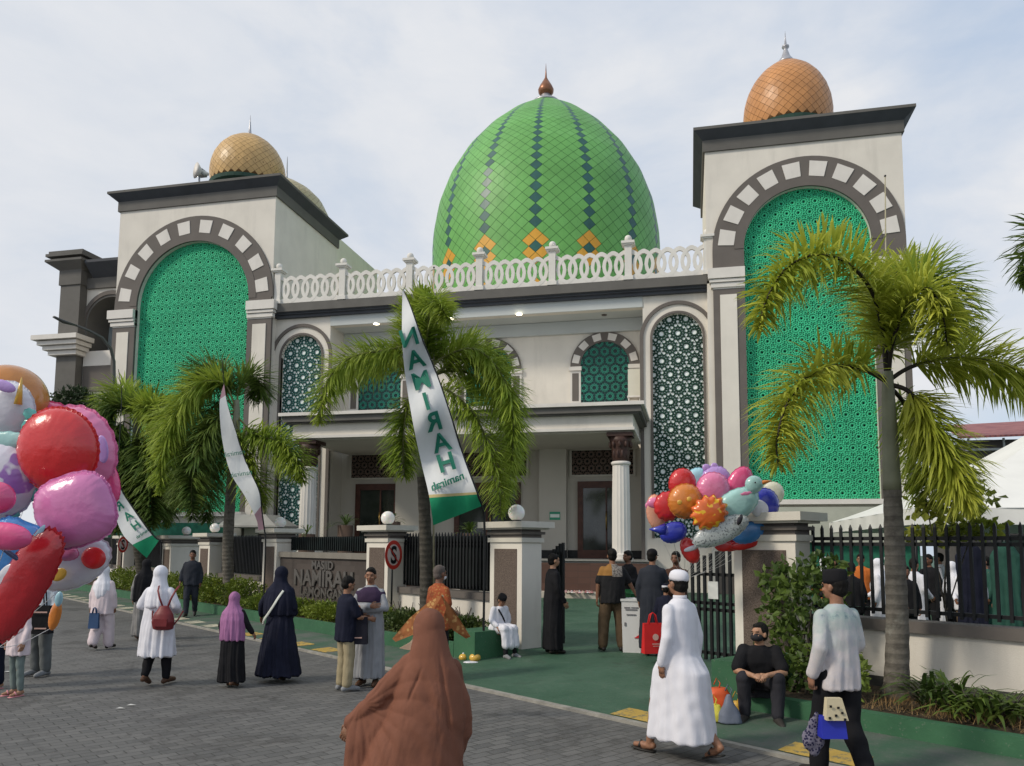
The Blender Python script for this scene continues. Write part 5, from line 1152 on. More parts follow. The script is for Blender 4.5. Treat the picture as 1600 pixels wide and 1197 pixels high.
# 1 foreground woman
def cape(o,J,HM,vox):
    mb=MB(); mb.ball((0,-.02,.022),(.104,.122,.120),24,18,0,HM); mb.ball((0,-.03,-.05),(.108,.115,.12),20,14,0,HM)
    loft(mb,[(0.0,-.01,1.62,.095,.105),(.01,-.02,1.52,.112,.12),(.015,-.03,1.43,.135,.135),(.02,-.03,1.35,.175,.15),(.01,-.03,1.22,.215,.175),(0,-.03,1.05,.25,.20),(-.05,-.03,.9,.285,.22),(-.09,-.03,.72,.32,.235),(-.09,-.03,.6,.33,.235)],36)
    limb(mb,[(-.10,-.02,1.37),(-.30,-.02,1.165),(-.485,.03,.995)],[.078,.078,.052])
    for k in range(11):
        f=k/10; x=-.12-.345*f; zt=1.30-.285*f; limb(mb,[(x,-.01+.03*f,zt),(x*1.0,-.03,zt-.17),(x*.99,-.03,.60)],[.066-.02*f,.066-.016*f,.062])
    limb(mb,[(.10,-.02,1.38),(.205,-.01,1.14),(.225,.02,.93),(.18,.10,.78)],[.068,.07,.068,.05])
    def f(c,n):
        x,y,z=c[:,0],c[:,1],c[:,2]
        # creases fan out from the head and the raised forearm
        a1=np.arctan2(1.52-z,x-.03); d1=np.sqrt((x-.03)**2+(1.52-z)**2); a2=np.arctan2(1.12-z,x+.42); d2=np.sqrt((x+.42)**2+(z-1.12)**2)
        g=(np.abs(np.sin(a1*9+1.6*np.sin(d1*7)+.8*np.sin(x*11)))-.5)*np.clip(d1*1.6-.12,0,1)*.0055
        h=(np.abs(np.sin(a2*10+2*np.sin(d2*6)))-.5)*np.clip(1-d2*1.3,0,1)*np.clip(d2*5,0,1)*.009
        q=np.sin((x*.9+z)*30+np.sin(x*14+z*5)*2.4)*.0035*np.clip((1.42-z)*4,0,1)+np.sin(x*70+z*30+2*np.sin(z*19))*.0012
        k=-.014*np.exp(-((x-.075-.16*(1.5-z))/.013)**2)*np.clip((1.5-z)*5,0,1)*np.clip((z-.8)*5,0,1)-.012*np.exp(-((x+.03+.42*(1.36-z))/.010)**2)*np.clip((1.38-z)*12,0,1)*np.clip((z-1.12)*8,0,1)
        e=.006*np.tanh((x-.0-.30*(1.36-z))*60)*np.clip((1.36-z)*8,0,1)*np.clip((z-1.0)*6,0,1)
        return g+h+q+k+e
    finish(bake(mb,.0075,4),'khimar',BROWNF,o,f)
person('woman in terracotta brown khimar seen from behind, nearest the camera',668,1100,4.62,2,1.555,
 dict(el_l=(-.31,-.01,1.165),wr_l=(-.50,.035,.975),sh_l=(-.13,-.01,1.35),el_r=(.2,-.01,1.13),wr_r=(.19,.08,.82)),SK,
 [(cape,),(w_robe,fabric('brown dress jersey',(.15,.065,.043),.8,.08,5,.4),.06,.33,(.06,.055,.045),1.3,.02)],vox=.012,
 hd={'l':(Vector((-.45,.15,-.88)),Vector((-.3,-.8,.5)),.8),'r':(Vector((0,.1,-1)),Vector((1,0,0)),.5)},head_yaw=8)
# 2 white thobe man
def collar(mb,J,HM): n_=J['neck']; mb.lathe([(.066,-.02),(.064,.028),(.058,.03),(.056,-.02)],20,(n_.x,n_.y,n_.z+.01))
P_=walk(.30,.07,'l'); P_.update(el_l=(-.225,-.03,1.10),wr_l=(-.235,.03,.86),el_r=(.215,-.04,1.10),wr_r=(.21,-.02,.86))
person('man in long white robe and white skullcap walking across the road',1064,1100,7.35,40,1.72,P_,SK,
 [(w_robe,WHITEF,.17,.25,(.062,.058,.05),.6,.015,6,(.0,.0),'robe',1.0,.165,1.3),(w_mesh,WHITEF,collar,'collar'),(w_hair,),(w_peci,WHITEF,.1,True,6),(w_shoes,SAND,True,'sandal')],vox=.014,head_yaw=-8,
 hd={'l':(Vector((.02,.05,-1)),Vector((-1,.2,0)),.55),'r':(Vector((0,.3,-1)),Vector((1,0,0)),.5)})
# 3 man at right in tie dyed shirt
def mk_tie():
    m=M('tie dyed shirt',(.5,.5,.5),.85); x,y,z=m.xyz(); nz=m.noise(7,4,.6); n2=m.noise(16,4,.6)
    k=ss(z+nz*.9+n2*.35,1.62,2.05); c=m.mix(k,(.55,.51,.51),(.33,.42,.40)); c=m.mix(ss(m.noise(11,5,.7),.5,.62)*.45,c,(.42,.42,.47)); c=m.mix(ss(n2,.60,.72)*ss(z,1.1,1.3)*.8,c,(.10,.16,.21)); c=m.mix(ss(nz,.55,.7)*.5,c,(.60,.58,.62)); m.color(c); m.bump(m.noise(7,3,.5,m.vec((1,1,.3)),.6),.4,.05); return m.m
P_=walk(.16,.05,'l'); P_.update(el_l=(-.235,-.06,1.10),wr_l=(-.25,.03,.87),el_r=(.21,0,1.11),wr_r=(.2,.16,.95))
person('man in tie dyed shirt, black trousers and black cap, seen from behind at right',1312,1100,6.55,20,1.74,P_,SK,
 [(w_pants,BLK,(.105,.088,.075)),(w_shirt,mk_tie(),.76,True,2.2,.94,(.066,.062,.052)),(w_hair,),(w_peci,BLK,.10,False,-2),(w_shoes,SHOE)],vox=.013,head_yaw=20,
 hd={'l':(Vector((.0,.1,-1)),Vector((-1,.1,0)),1.1),'r':(Vector((0,.3,-1)),Vector((1,0,0)),.5)})
# 4 seated man in black on the kerb
sit=dict(pelvis=(0,0,.36),chest=(0,.11,.65),neck=(0,.15,.83),head=(0,.18,.965),sh_l=(-.165,.13,.77),sh_r=(.165,.13,.77),el_l=(-.25,.27,.56),wr_l=(-.07,.45,.55),el_r=(.25,.27,.56),wr_r=(.07,.46,.54),
 hip_l=(-.11,.02,.38),kn_l=(-.18,.38,.50),an_l=(-.17,.42,.10),toe_l=(-.21,.56,.04),hip_r=(.11,.02,.38),kn_r=(.18,.38,.50),an_r=(.17,.34,.10),toe_r=(.21,.48,.04))
def mask(mb,J,HM): mb.ball((0,.036,-.040),(.069,.075,.054),16,12,0,HM)
bs=rp(.90,.02,0)
person('man in black shirt and black face mask sitting on the right green kerb',0,0,0,163,1.70,sit,SKL,
 [(w_shirt,BLK,(0,.03,.33),False,1.1,1.08,(.075,.075,.05)),(w_pants,fabric('dark denim',(.028,.028,.034),.85,.2,8,.4),(.10,.082,.066)),(w_hair,),(w_mesh,plain('black mask cloth',(.02,.02,.024),.8,.1,5),mask,'face_mask'),(w_shoes,SAND,False,'sandal')],
 base=(bs.x,bs.y,0),zb=.03,head_yaw=-38,head_pitch=4,vox=.013,hd={'l':(Vector((.8,.45,-.2)),Vector((0,.6,.8)),.8),'r':(Vector((-.8,.4,-.1)),Vector((0,.6,.8)),.8)})
# 5 black robe man
person('man in ankle length black robe standing at the left gate pillar in profile',864,950,13.3,-72,1.67,dict(el_l=(-.22,.02,1.11),wr_l=(-.14,.17,.93),el_r=(.21,0,1.1),wr_r=(.18,.14,.88)),SKL,
 [(w_robe,BLK,.07,.21,(.06,.055,.048),.3,.014,9),(w_hair,),(w_shoes,SHOE)],vox=.018)
# 6 man in dark waistcoat with brown trousers
def mk_vest():
    m=M('black shirt with ochre and grey yoke',(.02,.02,.02),.85); x,y,z=m.xyz(); top=z.gt(1.26); c=m.mix(top*x.lt(-.03),(.014,.014,.016),(.30,.15,.04)); nz=m.noise(40,3); g=m.mix(ss(nz,.4,.6),(.10,.09,.08),(.32,.29,.26)); c=m.mix(z.gt(1.24)*x.gt(-.03)*x.lt(.15),c,g); m.color(c); m.bump(m.noise(7,3),.4,.05); return m.m
person('man in black shirt with ochre shoulder and brown trousers leaning on the donation box',957,940,13.6,4,1.76,dict(el_l=(-.24,.0,1.12),wr_l=(-.26,.0,.88),el_r=(.29,.02,1.14),wr_r=(.41,.08,.95),kn_l=(-.15,.01,.49),an_l=(-.17,-.02,.09),toe_l=(-.19,.13,.04),kn_r=(.14,.02,.49),an_r=(.15,-.02,.09),toe_r=(.22,.12,.04)),SK,
 [(w_pants,BRNT,(.125,.10,.085)),(w_shirt,mk_vest(),.80,False,.4,1.16,(.072,.075,.06)),(w_hair,),(w_shoes,SHOE)],vox=.016)
# 7 tall man in navy robe with flat cap
person('man in long navy robe and flat cap standing right of the donation box',1020,940,13.1,-14,1.76,dict(wr_r=(.12,.28,1.12),el_r=(.25,.05,1.12)),SK,
 [(w_robe,CHARC,.12,.22,(.06,.056,.05),1.9,.016,9),(w_hair,),(w_cap,BLK),(w_shoes,SHOE)],vox=.018,head_yaw=-18)
# 8 child with red bag
def band(mb,J,HM): mb.lathe([(.094,.03),(.095,.06),(.092,.075)],20,(0,-.012,0),0,True,HM@Matrix.Diagonal((.95,1.12,1,1)))
person('boy in navy robe and white rimmed cap carrying the red bag',1041,970,12.4,-20,1.22,dict(el_l=(-.23,-.02,1.1),wr_l=(-.25,.02,.84)),SK,
 [(w_robe,NAVY,.14,.23,(.062,.058,.052),.9,.016,9),(w_hair,),(w_peci,NAVY,.06),(w_mesh,WHITEF,band,'cap_rim'),(w_shoes,SHOE)],vox=.018)
# 9 balloon seller behind
person('balloon seller in dark brown shirt holding the strings behind the gate leaf',1057,930,13.6,150,1.72,dict(el_r=(.2,.16,1.16),wr_r=(.03,.3,1.28),el_l=(-.2,.14,1.15),wr_l=(-.02,.3,1.2)),SKD,
 [(w_pants,BLK),(w_shirt,fabric('dark brown shirt',(.07,.035,.025),.85,.2,7,.4),.80,True,.2),(w_hair,),(w_shoes,SHOE)],vox=.018)
# 10 man behind
person('man in black jacket facing the box, partly hidden behind the ochre shouldered man',982,920,15.6,120,1.72,dict(el_r=(.25,.06,1.14),wr_r=(.2,.28,1.1),wr_l=(-.2,.25,1.08)),SKD,
 [(w_pants,BLK),(w_shirt,BLK,.8,True,.7,1.1),(w_hair,),(w_shoes,SHOE)],vox=.02)
# 11 seated boy in white on planter block
sb=dict(sit); sb.update(pelvis=(0,0,.56),chest=(0,.05,.86),neck=(0,.09,1.05),head=(0,.135,1.18),sh_l=(-.16,.06,1.0),sh_r=(.16,.06,1.0),el_l=(-.24,.06,.78),wr_l=(-.22,.02,.58),el_r=(.24,.08,.76),wr_r=(.2,.25,.66),hip_l=(-.09,.03,.53),hip_r=(.09,.03,.53),kn_l=(-.11,.40,.56),kn_r=(.13,.40,.56),an_l=(-.10,.46,.10),toe_l=(-.11,.60,.05),an_r=(.15,.48,.10),toe_r=(.17,.62,.05))
bb=rp(-4.35,.62,.11)
def drape(o,J,HM,vox):
    w_vol(o,J,HM,vox,WHITEF,[('limb',[(-.09,.0,.60),(-.11,.40,.60)],[.13,.10]),('limb',[(.09,.0,.60),(.13,.40,.60)],[.13,.10]),('limb',[(0,.05,.60),(0,.40,.58)],[.14,.10]),('limb',[(-.11,.40,.58),(-.11,.47,.28)],[.09,.075]),('limb',[(.13,.40,.58),(.15,.48,.28)],[.09,.075]),('limb',[(.01,.41,.56),(.02,.48,.28)],[.09,.08])],'robe_skirt',foldfn(z0=.7,z1=.2,A=.012,k=9,B=.006,cy=.3))
def sash(a,b,w=.02,off=.15):
    def fn(mb,J,HM):
        n_,c,p=J['neck'],J['chest'],J['pelvis']; pts=[]
        for i in range(9):
            f=i/8; x=a+(b-a)*f; z=n_.z-.05+(p.z+.05-n_.z+.05)*f; y=c.y+(p.y-c.y)*f; pts.append((x,y+off*math.sqrt(max(.05,1-(x/.22)**2)),z))
        mb.tube(pts,w,8,flat=(1,.35))
    return fn
person('boy in white robe and black cap sitting on the planter end block',0,0,0,218,1.36,sb,SK,
 [(w_shirt,WHITEF,(0,.0,.5),True,.5,1.0,(.062,.058,.05)),(drape,),(w_hair,),(w_peci,BLK,.075),(w_pants,BLK,(.06,.055,.05)),(w_mesh,BLK,sash(.12,-.15),'strap'),(w_shoes,SHOEG)],base=(bb.x,bb.y,0),zb=.1,head_pitch=-28,vox=.015,
 hd={'l':(Vector((0,.1,-1)),Vector((-1,0,0)),.4),'r':(Vector((.1,.7,-.5)),Vector((0,.3,1)),.4)})
# 12 orange batik man
def mk_batik(name,c1,c2,sc=26):
    m=M(name,c1,.8); v=m.n('ShaderNodeTexVoronoi'); m.nt.links.new(m.coord(),v.inputs['Vector']); v.inputs['Scale'].default_value=sc; d=X(m.nt,v.outputs['Distance']); nz=m.noise(5,4)
    c=m.mix(ss(d,.28,.36),c2,c1); c=m.mix(ss(nz,.5,.62)*.6,c,tuple(x*.45 for x in c1)); m.color(c); m.bump(m.noise(8,3),.4,.04); return m.m
BAT=mk_batik('orange batik cloth',(.30,.07,.022),(.36,.16,.045)); BAT2=mk_batik('orange and gold patterned paper',(.32,.12,.04),(.50,.28,.10),16)
def wmask(mb,J,HM): mb.ball((0,.045,-.05),(.056,.062,.046),14,10,0,HM)
person('grey capped man in orange batik shirt and white face mask before the hedge',685,980,11.2,-48,1.66,dict(el_l=(-.23,0,1.11),wr_l=(-.1,.22,1.0),el_r=(.23,0,1.11),wr_r=(.1,.24,1.0)),SKD,
 [(w_pants,BLK),(w_shirt,BAT,.78,False,1.4,1.1,(.067,.07,.06)),(w_hair,fabric('short grey hair',(.12,.10,.09),.8,.2,30,.3)),(w_mesh,WHITEH,wmask,'face_mask'),(w_shoes,SHOE)],vox=.016)
# 13 / 14 pair
person('boy in navy polo shirt and khaki trousers standing close to the man in grey',541,980,10.6,-52,1.52,dict(el_l=(-.21,.08,1.10),wr_l=(-.05,.28,1.08),el_r=(.22,.10,1.10),wr_r=(.16,.32,1.06)),SK,
 [(w_pants,KHAKI,(.105,.085,.075)),(w_shirt,NAVY,.74,False,.9,1.05,(.067,.07,.06)),(w_hair,),(w_shoes,SHOEG)],vox=.015,head_pitch=-18)
def vestf(o,J,HM,vox):
    c,n_,p=J['chest'],J['neck'],J['pelvis']
    w_vol(o,J,HM,vox,VEST,[('loft',[(n_.x,n_.y,n_.z-.005,.085,.078),(*(c.lerp(n_,.5)),.188,.127),(c.x,c.y,c.z+.02,.20,.147),(c.x,c.y,c.z-.06,.196,.147)]),('limb',[c.lerp(n_,.4),J['sh_l'].lerp(J['el_l'],.12)],[.076,.066]),('limb',[c.lerp(n_,.4),J['sh_r'].lerp(J['el_r'],.12)],[.076,.066])],'shoulder_yoke',foldfn(A=0,B=.004))
person('man in long grey robe with purple yoke, arms folded, facing the camera',578,980,11.0,172,1.63,dict(el_l=(-.25,.06,1.12),wr_l=(.06,.21,1.10),el_r=(.25,.06,1.12),wr_r=(-.08,.24,1.16)),SK,
 [(w_robe,GREYR,.12,.22,(.06,.055,.048),.4,.018,9),(vestf,),(w_hair,),(w_shoes,SHOEB)],vox=.015,head_yaw=8,hd={'l':(Vector((1,.1,.15)),Vector((0,1,.1)),.4),'r':(Vector((-1,.05,.1)),Vector((0,1,.1)),.4)})
# 15 / 16 woman in navy and girl
P_=walk(.14,.06,'l'); P_.update(el_l=(-.30,.0,1.15),wr_l=(-.36,.08,.97),el_r=(.22,0,1.1),wr_r=(.14,.16,1.0))
def strapw(mb,J,HM):
    pts=[(.12,-.135,1.36),(.06,-.175,1.25),(0,-.195,1.14),(-.08,-.20,1.02),(-.16,-.18,.92),(-.21,-.12,.85)]; mb.tube(catmull([Vector(p) for p in pts],4),.021,8,flat=(1,.4))
w1=person('woman in flowing navy dress and navy headscarf holding the girl by the hand',437,980,11.3,-14,1.62,P_,SK,
 [(w_robe,NAVY,.10,.33,(.066,.066,.058),.8,.03,10,(.03,-.04),'dress'),(w_hijab,NAVY,.46,1.08,0,.7),(w_mesh,fabric('white strap',(.6,.62,.56),.8),strapw,'bag_strap'),(w_shoes,SHOE)],vox=.015)
P_=walk(.10,.05,'l'); P_.update(el_r=(.26,.02,1.12),wr_r=(.33,.08,.98))
person('girl in black dress and mauve headscarf walking hand in hand',364,1000,10.8,-8,1.28,P_,SK,
 [(w_robe,BLK,.10,.24,(.062,.06,.052),.3,.022,9),(w_hijab,MAUVE,.60,1.0,0,1.9),(w_shoes,SHOEB)],vox=.015)
# 17 woman with backpack
P_=walk(.12,.07,'r'); P_.update(el_l=(-.27,-.02,1.14),wr_l=(-.19,.18,1.06),el_r=(.27,-.02,1.14),wr_r=(.19,.18,1.06))
person('woman in white tunic and white headscarf with the maroon backpack',247,980,10.9,-6,1.63,P_,SK,
 [(w_pants,BLK,(.12,.085,.06)),(w_robe,WHITEF,.42,.26,(.068,.068,.06),1.6,.018,9,(0,0),'tunic',1.0,.195),(w_hijab,WHITEH,.20,.8,0,.7),(w_shoes,SHOEB)],vox=.015)
# 18 woman in black with grey skirt
person('woman in black headscarf and grey skirt partly behind the backpack woman',225,960,16.0,30,1.62,walk(.10,.05,'l'),SK,
 [(w_robe,fabric('grey skirt cloth',(.22,.215,.21),.85),.10,.23,(.062,.06,.052),.5,.02,9,(0,0),'skirt'),(w_hijab,BLK,.62,1.08,0,.3),(w_shoes,PINKW and SHOEB)],vox=.02)
# 19 white hijab woman
person('woman in pale pink blouse and long white headscarf walking away beside the kerb',160,960,14.5,-4,1.53,dict(walk(.13,.06,'r'),wr_l=(-.25,.0,.85)),SK,
 [(w_pants,PINKW,(.13,.115,.105)),(w_shirt,PINKW,.72,True,.3,1.12,(.066,.064,.056)),(w_hijab,WHITEH,.42,.86,1,.7),(w_shoes,SHOE)],vox=.018)
# 20 guard in the side gateway
person('security man in dark uniform walking out of the side gateway',300,900,20.5,195,1.72,dict(walk(.14,.05,'r'),el_r=(.25,-.04,1.12),wr_r=(.27,.06,.9)),SKD,
 [(w_pants,CHARC),(w_shirt,CHARC,.80,True,.3,1.06),(w_hair,),(w_shoes,SHOE)],vox=.02)
# 21-22 group at far left, under the balloons
person('person in dark top and grey trousers with black shoulder bag under the balloons',66,980,11.6,160,1.66,None,SKL,
 [(w_pants,fabric('grey trousers',(.13,.14,.14),.85),(.11,.09,.075)),(w_shirt,fabric('light blue and white top',(.5,.55,.6),.85),.72,True,.3),(w_hair,),(w_shoes,SHOEG)],vox=.018)
person('child in pink top and pink sandals standing under the balloons at far left',30,1000,10.1,150,1.32,None,SKL,
 [(w_pants,fabric('teal grey leggings',(.16,.20,.19),.85),(.085,.065,.05)),(w_shirt,PINKW,.66,True,.3,1.05),(w_hair,),(w_shoes,plain('pink sandal',(.6,.25,.28),.6),True,'sandal')],vox=.018)
person('person in dark jacket at the left frame edge beside the child in pink',-2,980,10.6,140,1.62,None,SKL,
 [(w_pants,NAVY),(w_shirt,NAVY,.70,True,.9,1.08),(w_hair,),(w_shoes,plain('pink sandal',(.6,.25,.28),.6),True,'sandal')],vox=.02)
# people behind the right fence
crowd=[(1302,870,14.2,100,1.66,'black','man in black behind the right fence beside the pillar bush'),(1372,895,14.8,60,1.6,'white','person in white left of the palm trunk behind the fence'),
 (1428,890,14.5,-60,1.62,'white','person in white robe just right of the palm trunk behind the fence'),(1452,900,16.2,120,1.68,'black','person in black behind the fence under the creeper'),
 (1488,905,14.8,100,1.55,'black','person in dark clothes left of the man in white sleeves behind the fence'),(1508,900,14.3,150,1.58,'whiteb','person in white top and brown skirt behind the fence'),
 (1540,900,15.4,80,1.66,'green','person in dark green robe behind the fence by the tent leg'),(1580,895,14.6,190,1.70,'navy','man in navy near the right frame edge behind the fence'),
 (1345,880,16.5,150,1.68,'orange','person in orange top behind the fence at the palm trunk'),(1598,905,15.4,200,1.6,'white','person in white at the right frame edge behind the fence')]
crowd+=[(1390,900,17.5,140,1.66,'black','tall figure in black far behind the palm trunk and fence'),(1415,905,13.6,170,1.5,'black','short person in black close behind the fence right of the palm'),(1468,880,18.0,60,1.7,'white','person in white far back under the tent valance'),(1525,905,13.8,20,1.5,'black','person in black kneeling height behind the fence, left of the tent leg'),(1560,900,17.5,200,1.68,'black','person in black far back right of the tent leg'),(1330,890,13.7,-30,1.55,'black','person in black close behind the fence left of the palm trunk'),(1288,880,16.8,30,1.6,'orange','person in orange far behind the pillar bush'),(1590,900,13.7,120,1.52,'black','person in black nearest the fence at the right frame edge')]
CM={'black':BLK,'white':WHITEF,'whiteb':WHITEH,'green':fabric('dark green robe cloth',(.03,.09,.07),.85),'navy':NAVY,'orange':fabric('orange top cloth',(.5,.14,.03),.85)}
for i,(px,py,d,yw,H,c,lb) in enumerate(crowd):
    lower=BRNT if c=='whiteb' else CM[c] if c in('white','green') else BLK
    outfit=[(w_robe,CM[c],.12,.23,(.06,.056,.05),i*.7,.02,9)] if c in('white','green') else [(w_pants,lower),(w_shirt,CM[c],.74,True,i*.5,1.08)]
    if i%3==1: outfit.append((w_hijab,WHITEH if c!='white' else CM['whiteb'],.4,.95,0,i*.4))
    else: outfit.append((w_hair,))
    outfit.append((w_shoes,SHOE)); person(lb,px,py,d,yw,H,dict(wr_r=(.18,.2+.02*i,.95)),SKD if i%2 else SK,outfit,vox=.024,group='people waiting behind the right fence',hands=True)
# ---------------------------------------------------------------- balloons
def foilmat(name,col,spot=None,rough=.27,sc=9):
    if name in MATS: return MATS[name]
    m=M(name,col,rough,.6); m.p.inputs['Coat Weight'].default_value=.35; m.p.inputs['Coat Roughness'].default_value=.12
    nz=m.noise(3,3); c=m.mix(ss(nz,.3,.7),tuple(x*.85 for x in col),tuple(min(1,x*1.12) for x in col))
    if spot: c=m.mix(ss(m.noise(sc,1.5,.5),.56,.60),c,spot)
    m.color(c); m.bump(m.noise(16,3,.5)+m.noise(5,2)*1.5,.25,.02); MATS[name]=m.m; return m.m
VIEW=Matrix(((RT.x,FW.x,UP.x),(RT.y,FW.y,UP.y),(RT.z,FW.z,UP.z))).to_4x4()   # local x right, y away, z up
def foil(mb,px,py,d,rx,ry,ang=0,thick=.5,sq=1.0,crimp=.03,mi=0,k=20,yaw=0,dd=0):
    """pillow shaped foil balloon, radii in metres derived from its bearing size"""
    c=atD(px,py,d+dd); s=d/F_PX; a,b=rx*s,ry*s; t=min(a,b)*thick*(1 if thick>.85 else .8); M_=Matrix.Translation(c)@VIEW@Matrix.Rotation(R(yaw),4,'Z')@Matrix.Rotation(R(ang),4,'Y')
    n,m=72,18; vs=[];fs=[]
    for j in range(m+1):
        ph=-PI/2+PI*j/m; cp=math.cos(ph); sp_=math.sin(ph)
        for i in range(n):
            u=2*PI*i/n; cu,su=math.cos(u),math.sin(u); w=1-crimp*(.5+.5*math.sin(u*k))*cp**3
            q=abs(cp)**.8
            vs.append((a*q*w*abs(cu)**sq*(1 if cu>0 else -1),t*sp_*(1-(.16*abs(math.sin(u*k*.5))+.07*math.sin(u*k*1.37+1))*cp**5*(1 if crimp else 0)),b*q*w*abs(su)**sq*(1 if su>0 else -1)))
    for j in range(m):
        for i in range(n): fs.append((j*n+i,j*n+(i+1)%n,(j+1)*n+(i+1)%n,(j+1)*n+i))
    mb.add(vs,fs,mi,True,M_)
    if crimp>=.02 and min(rx,ry)>11:      # flat crimped seam around the rim
        vs=[];N2=n*2
        for i in range(N2):
            u=2*PI*i/N2; cu,su=math.cos(u),math.sin(u); w=1-crimp*(.5+.5*math.sin(u*k)); rr=.03*math.sin(i*2.2)*t
            for f in (.985,1.05): vs.append((a*f*w*abs(cu)**sq*(1 if cu>0 else -1),rr*(f-.985)*12,b*f*w*abs(su)**sq*(1 if su>0 else -1)))
        mb.add(vs,[(2*i,2*i+1,(2*i+3)%(2*N2),(2*i+2)%(2*N2)) for i in range(N2)],mi,False,M_)
    return M_
NECK={}
def balloon(label,px,py,d,rx,ry,col,ang=0,extra=None,group=None,kw={},tie=None,name='foil_balloon',cat='balloon'):
    c=atD(px,py,d); t=thing(name,c,label,cat,group); mb=MB(); foil(mb,px,py,d,rx,ry,ang,**kw); mb.build('envelope',col,t)
    if extra: extra(t,px,py,d)
    if tie is not None:
        e=Vector(tie); p0=atD(px,py+ry*.7,d+.02); mb=MB(); mb.tube(catmull([p0,p0.lerp(e,.5)+Vector((0,0,-.08)),e],6),.0022,4); mb.build('string',plain('white balloon string',(.6,.6,.6),.6,.05,3,0),t)
    return t
def add(px,py,rx,ry,col,ang=0,name='lobe',**kw):
    def f(t,_x,_y,d): mb=MB(); foil(mb,px,py,d,rx,ry,ang,**kw); mb.build(name,col,t)
    return f
def multi(*fs):
    def f(t,x,y,d):
        for g in fs: g(t,x,y,d)
    return f
FR=foilmat('red foil',(.58,.022,.025)); FP=foilmat('pink foil',(.72,.20,.38)); FHP=foilmat('hot pink foil',(.75,.09,.25)); FMP=foilmat('mid pink foil',(.62,.19,.42)); FW_=foilmat('white foil',(.66,.66,.72)); FWS=foilmat('white foil with purple spots',(.64,.64,.72),(.30,.14,.45)); FO=foilmat('orange foil',(.65,.21,.03)); FB=foilmat('blue foil',(.05,.22,.55)); FDB=foilmat('deep blue foil',(.02,.03,.36)); FY=foilmat('yellow foil',(.70,.42,.06)); FT=foilmat('teal foil',(.10,.42,.38)); FLB=foilmat('light blue foil',(.35,.62,.72)); FLV=foilmat('lavender foil',(.47,.30,.66)); FPT=foilmat('pale teal foil',(.34,.58,.56)); FCR=foilmat('cream foil',(.66,.66,.52)); FPE=foilmat('peach foil',(.75,.36,.24)); FG=foilmat('silver grey foil',(.48,.52,.52),(.2,.22,.23),.25,40); FFL=foilmat('flame patterned foil',(.72,.14,.02),(.85,.50,.03),.22,12); FBK=foilmat('black print foil',(.015,.012,.02)); FDR=foilmat('dark red foil',(.42,.012,.02)); FNV=foilmat('navy print foil',(.02,.03,.10))
L_='balloons of the large bunch at left'
tieL=atD(-60,1000,4.4)
balloon('brown orange round balloon at the very top left of the large bunch',14,624,5.0,56,54,foilmat('brown orange latex',(.52,.20,.035),None,.18),0,None,L_,dict(thick=.9,crimp=0),tieL)
def horn(t,px,py,d):
    mb=MB(); p0,p1=atD(28,632,d-.1),atD(34,590,d-.1); mb.tube([p0,p0.lerp(p1,.5),p1],[.022,.014,.003],10); mb.build('horn',FY,t)
    mb=MB(); foil(mb,48,648,d-.08,13,10,30,crimp=.1,k=8); foil(mb,42,668,d-.06,9,14,10,crimp=.1,k=8); mb.build('mane',FT,t)
    mb=MB(); foil(mb,6,603,d-.12,20,9,20,crimp=.04); mb.build('ear',FLV,t)
balloon('white unicorn head balloon with yellow horn and teal mane',12,640,4.5,42,44,FW_,10,horn,L_,dict(thick=.75,crimp=.02),tieL,'unicorn_balloon')
balloon('white spotted rounded balloon body with teal frilled edge below the unicorn head',2,748,4.45,58,66,FWS,25,multi(add(52,770,9,16,FT,-20,'frill',crimp=.15,k=9,dd=.0),add(22,803,10,9,FT,0,'frill',crimp=.15,k=7),add(10,688,34,14,FPT,0,'collar',crimp=.08,k=12,dd=-.05)),L_,dict(thick=.7),tieL)
balloon('magenta pink balloon peeking out above the big red round balloon',76,668,5.1,46,40,FHP,0,None,L_,dict(thick=.6),tieL)
balloon('large pale pink balloon with lavender patches behind the red round balloon',118,706,5.0,64,72,FP,-12,multi(add(160,702,9,21,FLV,-6,'patch',thick=.3,crimp=0,dd=-.17),add(172,752,15,34,FHP,-12,'lobe',thick=.7,dd=.03)),L_,dict(thick=.6),tieL)
balloon('big glossy red round balloon near the centre of the large bunch',91,703,4.4,63,66,FR,0,None,L_,dict(thick=.62,crimp=.022,k=36),tieL)
balloon('mid pink rounded square balloon below the big red round balloon',118,797,4.3,62,56,FMP,-18,multi(add(98,862,26,14,FP,10,'lobe',thick=.7,dd=.12)),L_,dict(thick=.6,sq=.72,crimp=.022),tieL)
balloon('white balloon with red disc hanging lowest at the right of the large bunch',112,880,4.6,64,38,FW_,-22,multi(add(146,872,19,17,FR,0,'red_disc',thick=.3,crimp=0,dd=-.085),add(92,898,13,9,FY,-30,'yellow_patch',thick=.3,crimp=0,dd=-.09),add(60,905,14,12,FHP,-30,'pink_patch',thick=.3,crimp=0,dd=-.06)),L_,dict(thick=.55),tieL)
balloon('hot pink oval balloon cut by the left edge, upper one of two',-6,778,4.1,30,26,FHP,0,None,L_,dict(thick=.8,crimp=.01),tieL)
balloon('hot pink oval balloon lying across the blue balloon, lower one of two',8,838,4.0,42,22,FHP,6,None,L_,dict(thick=.8,crimp=.01),tieL)
balloon('blue box shaped balloon with pale stripes beside the long red balloon',26,868,4.25,52,54,FB,25,multi(add(55,842,5,26,FLB,35,'stripe',thick=.5,crimp=0,dd=-.11),add(20,868,30,4,FNV,35,'dark_stripe',thick=.8,crimp=0,dd=-.13),add(12,905,16,26,FW_,30,'white_panel',thick=.3,crimp=0,dd=-.12)),L_,dict(thick=.5,sq=.6),tieL)
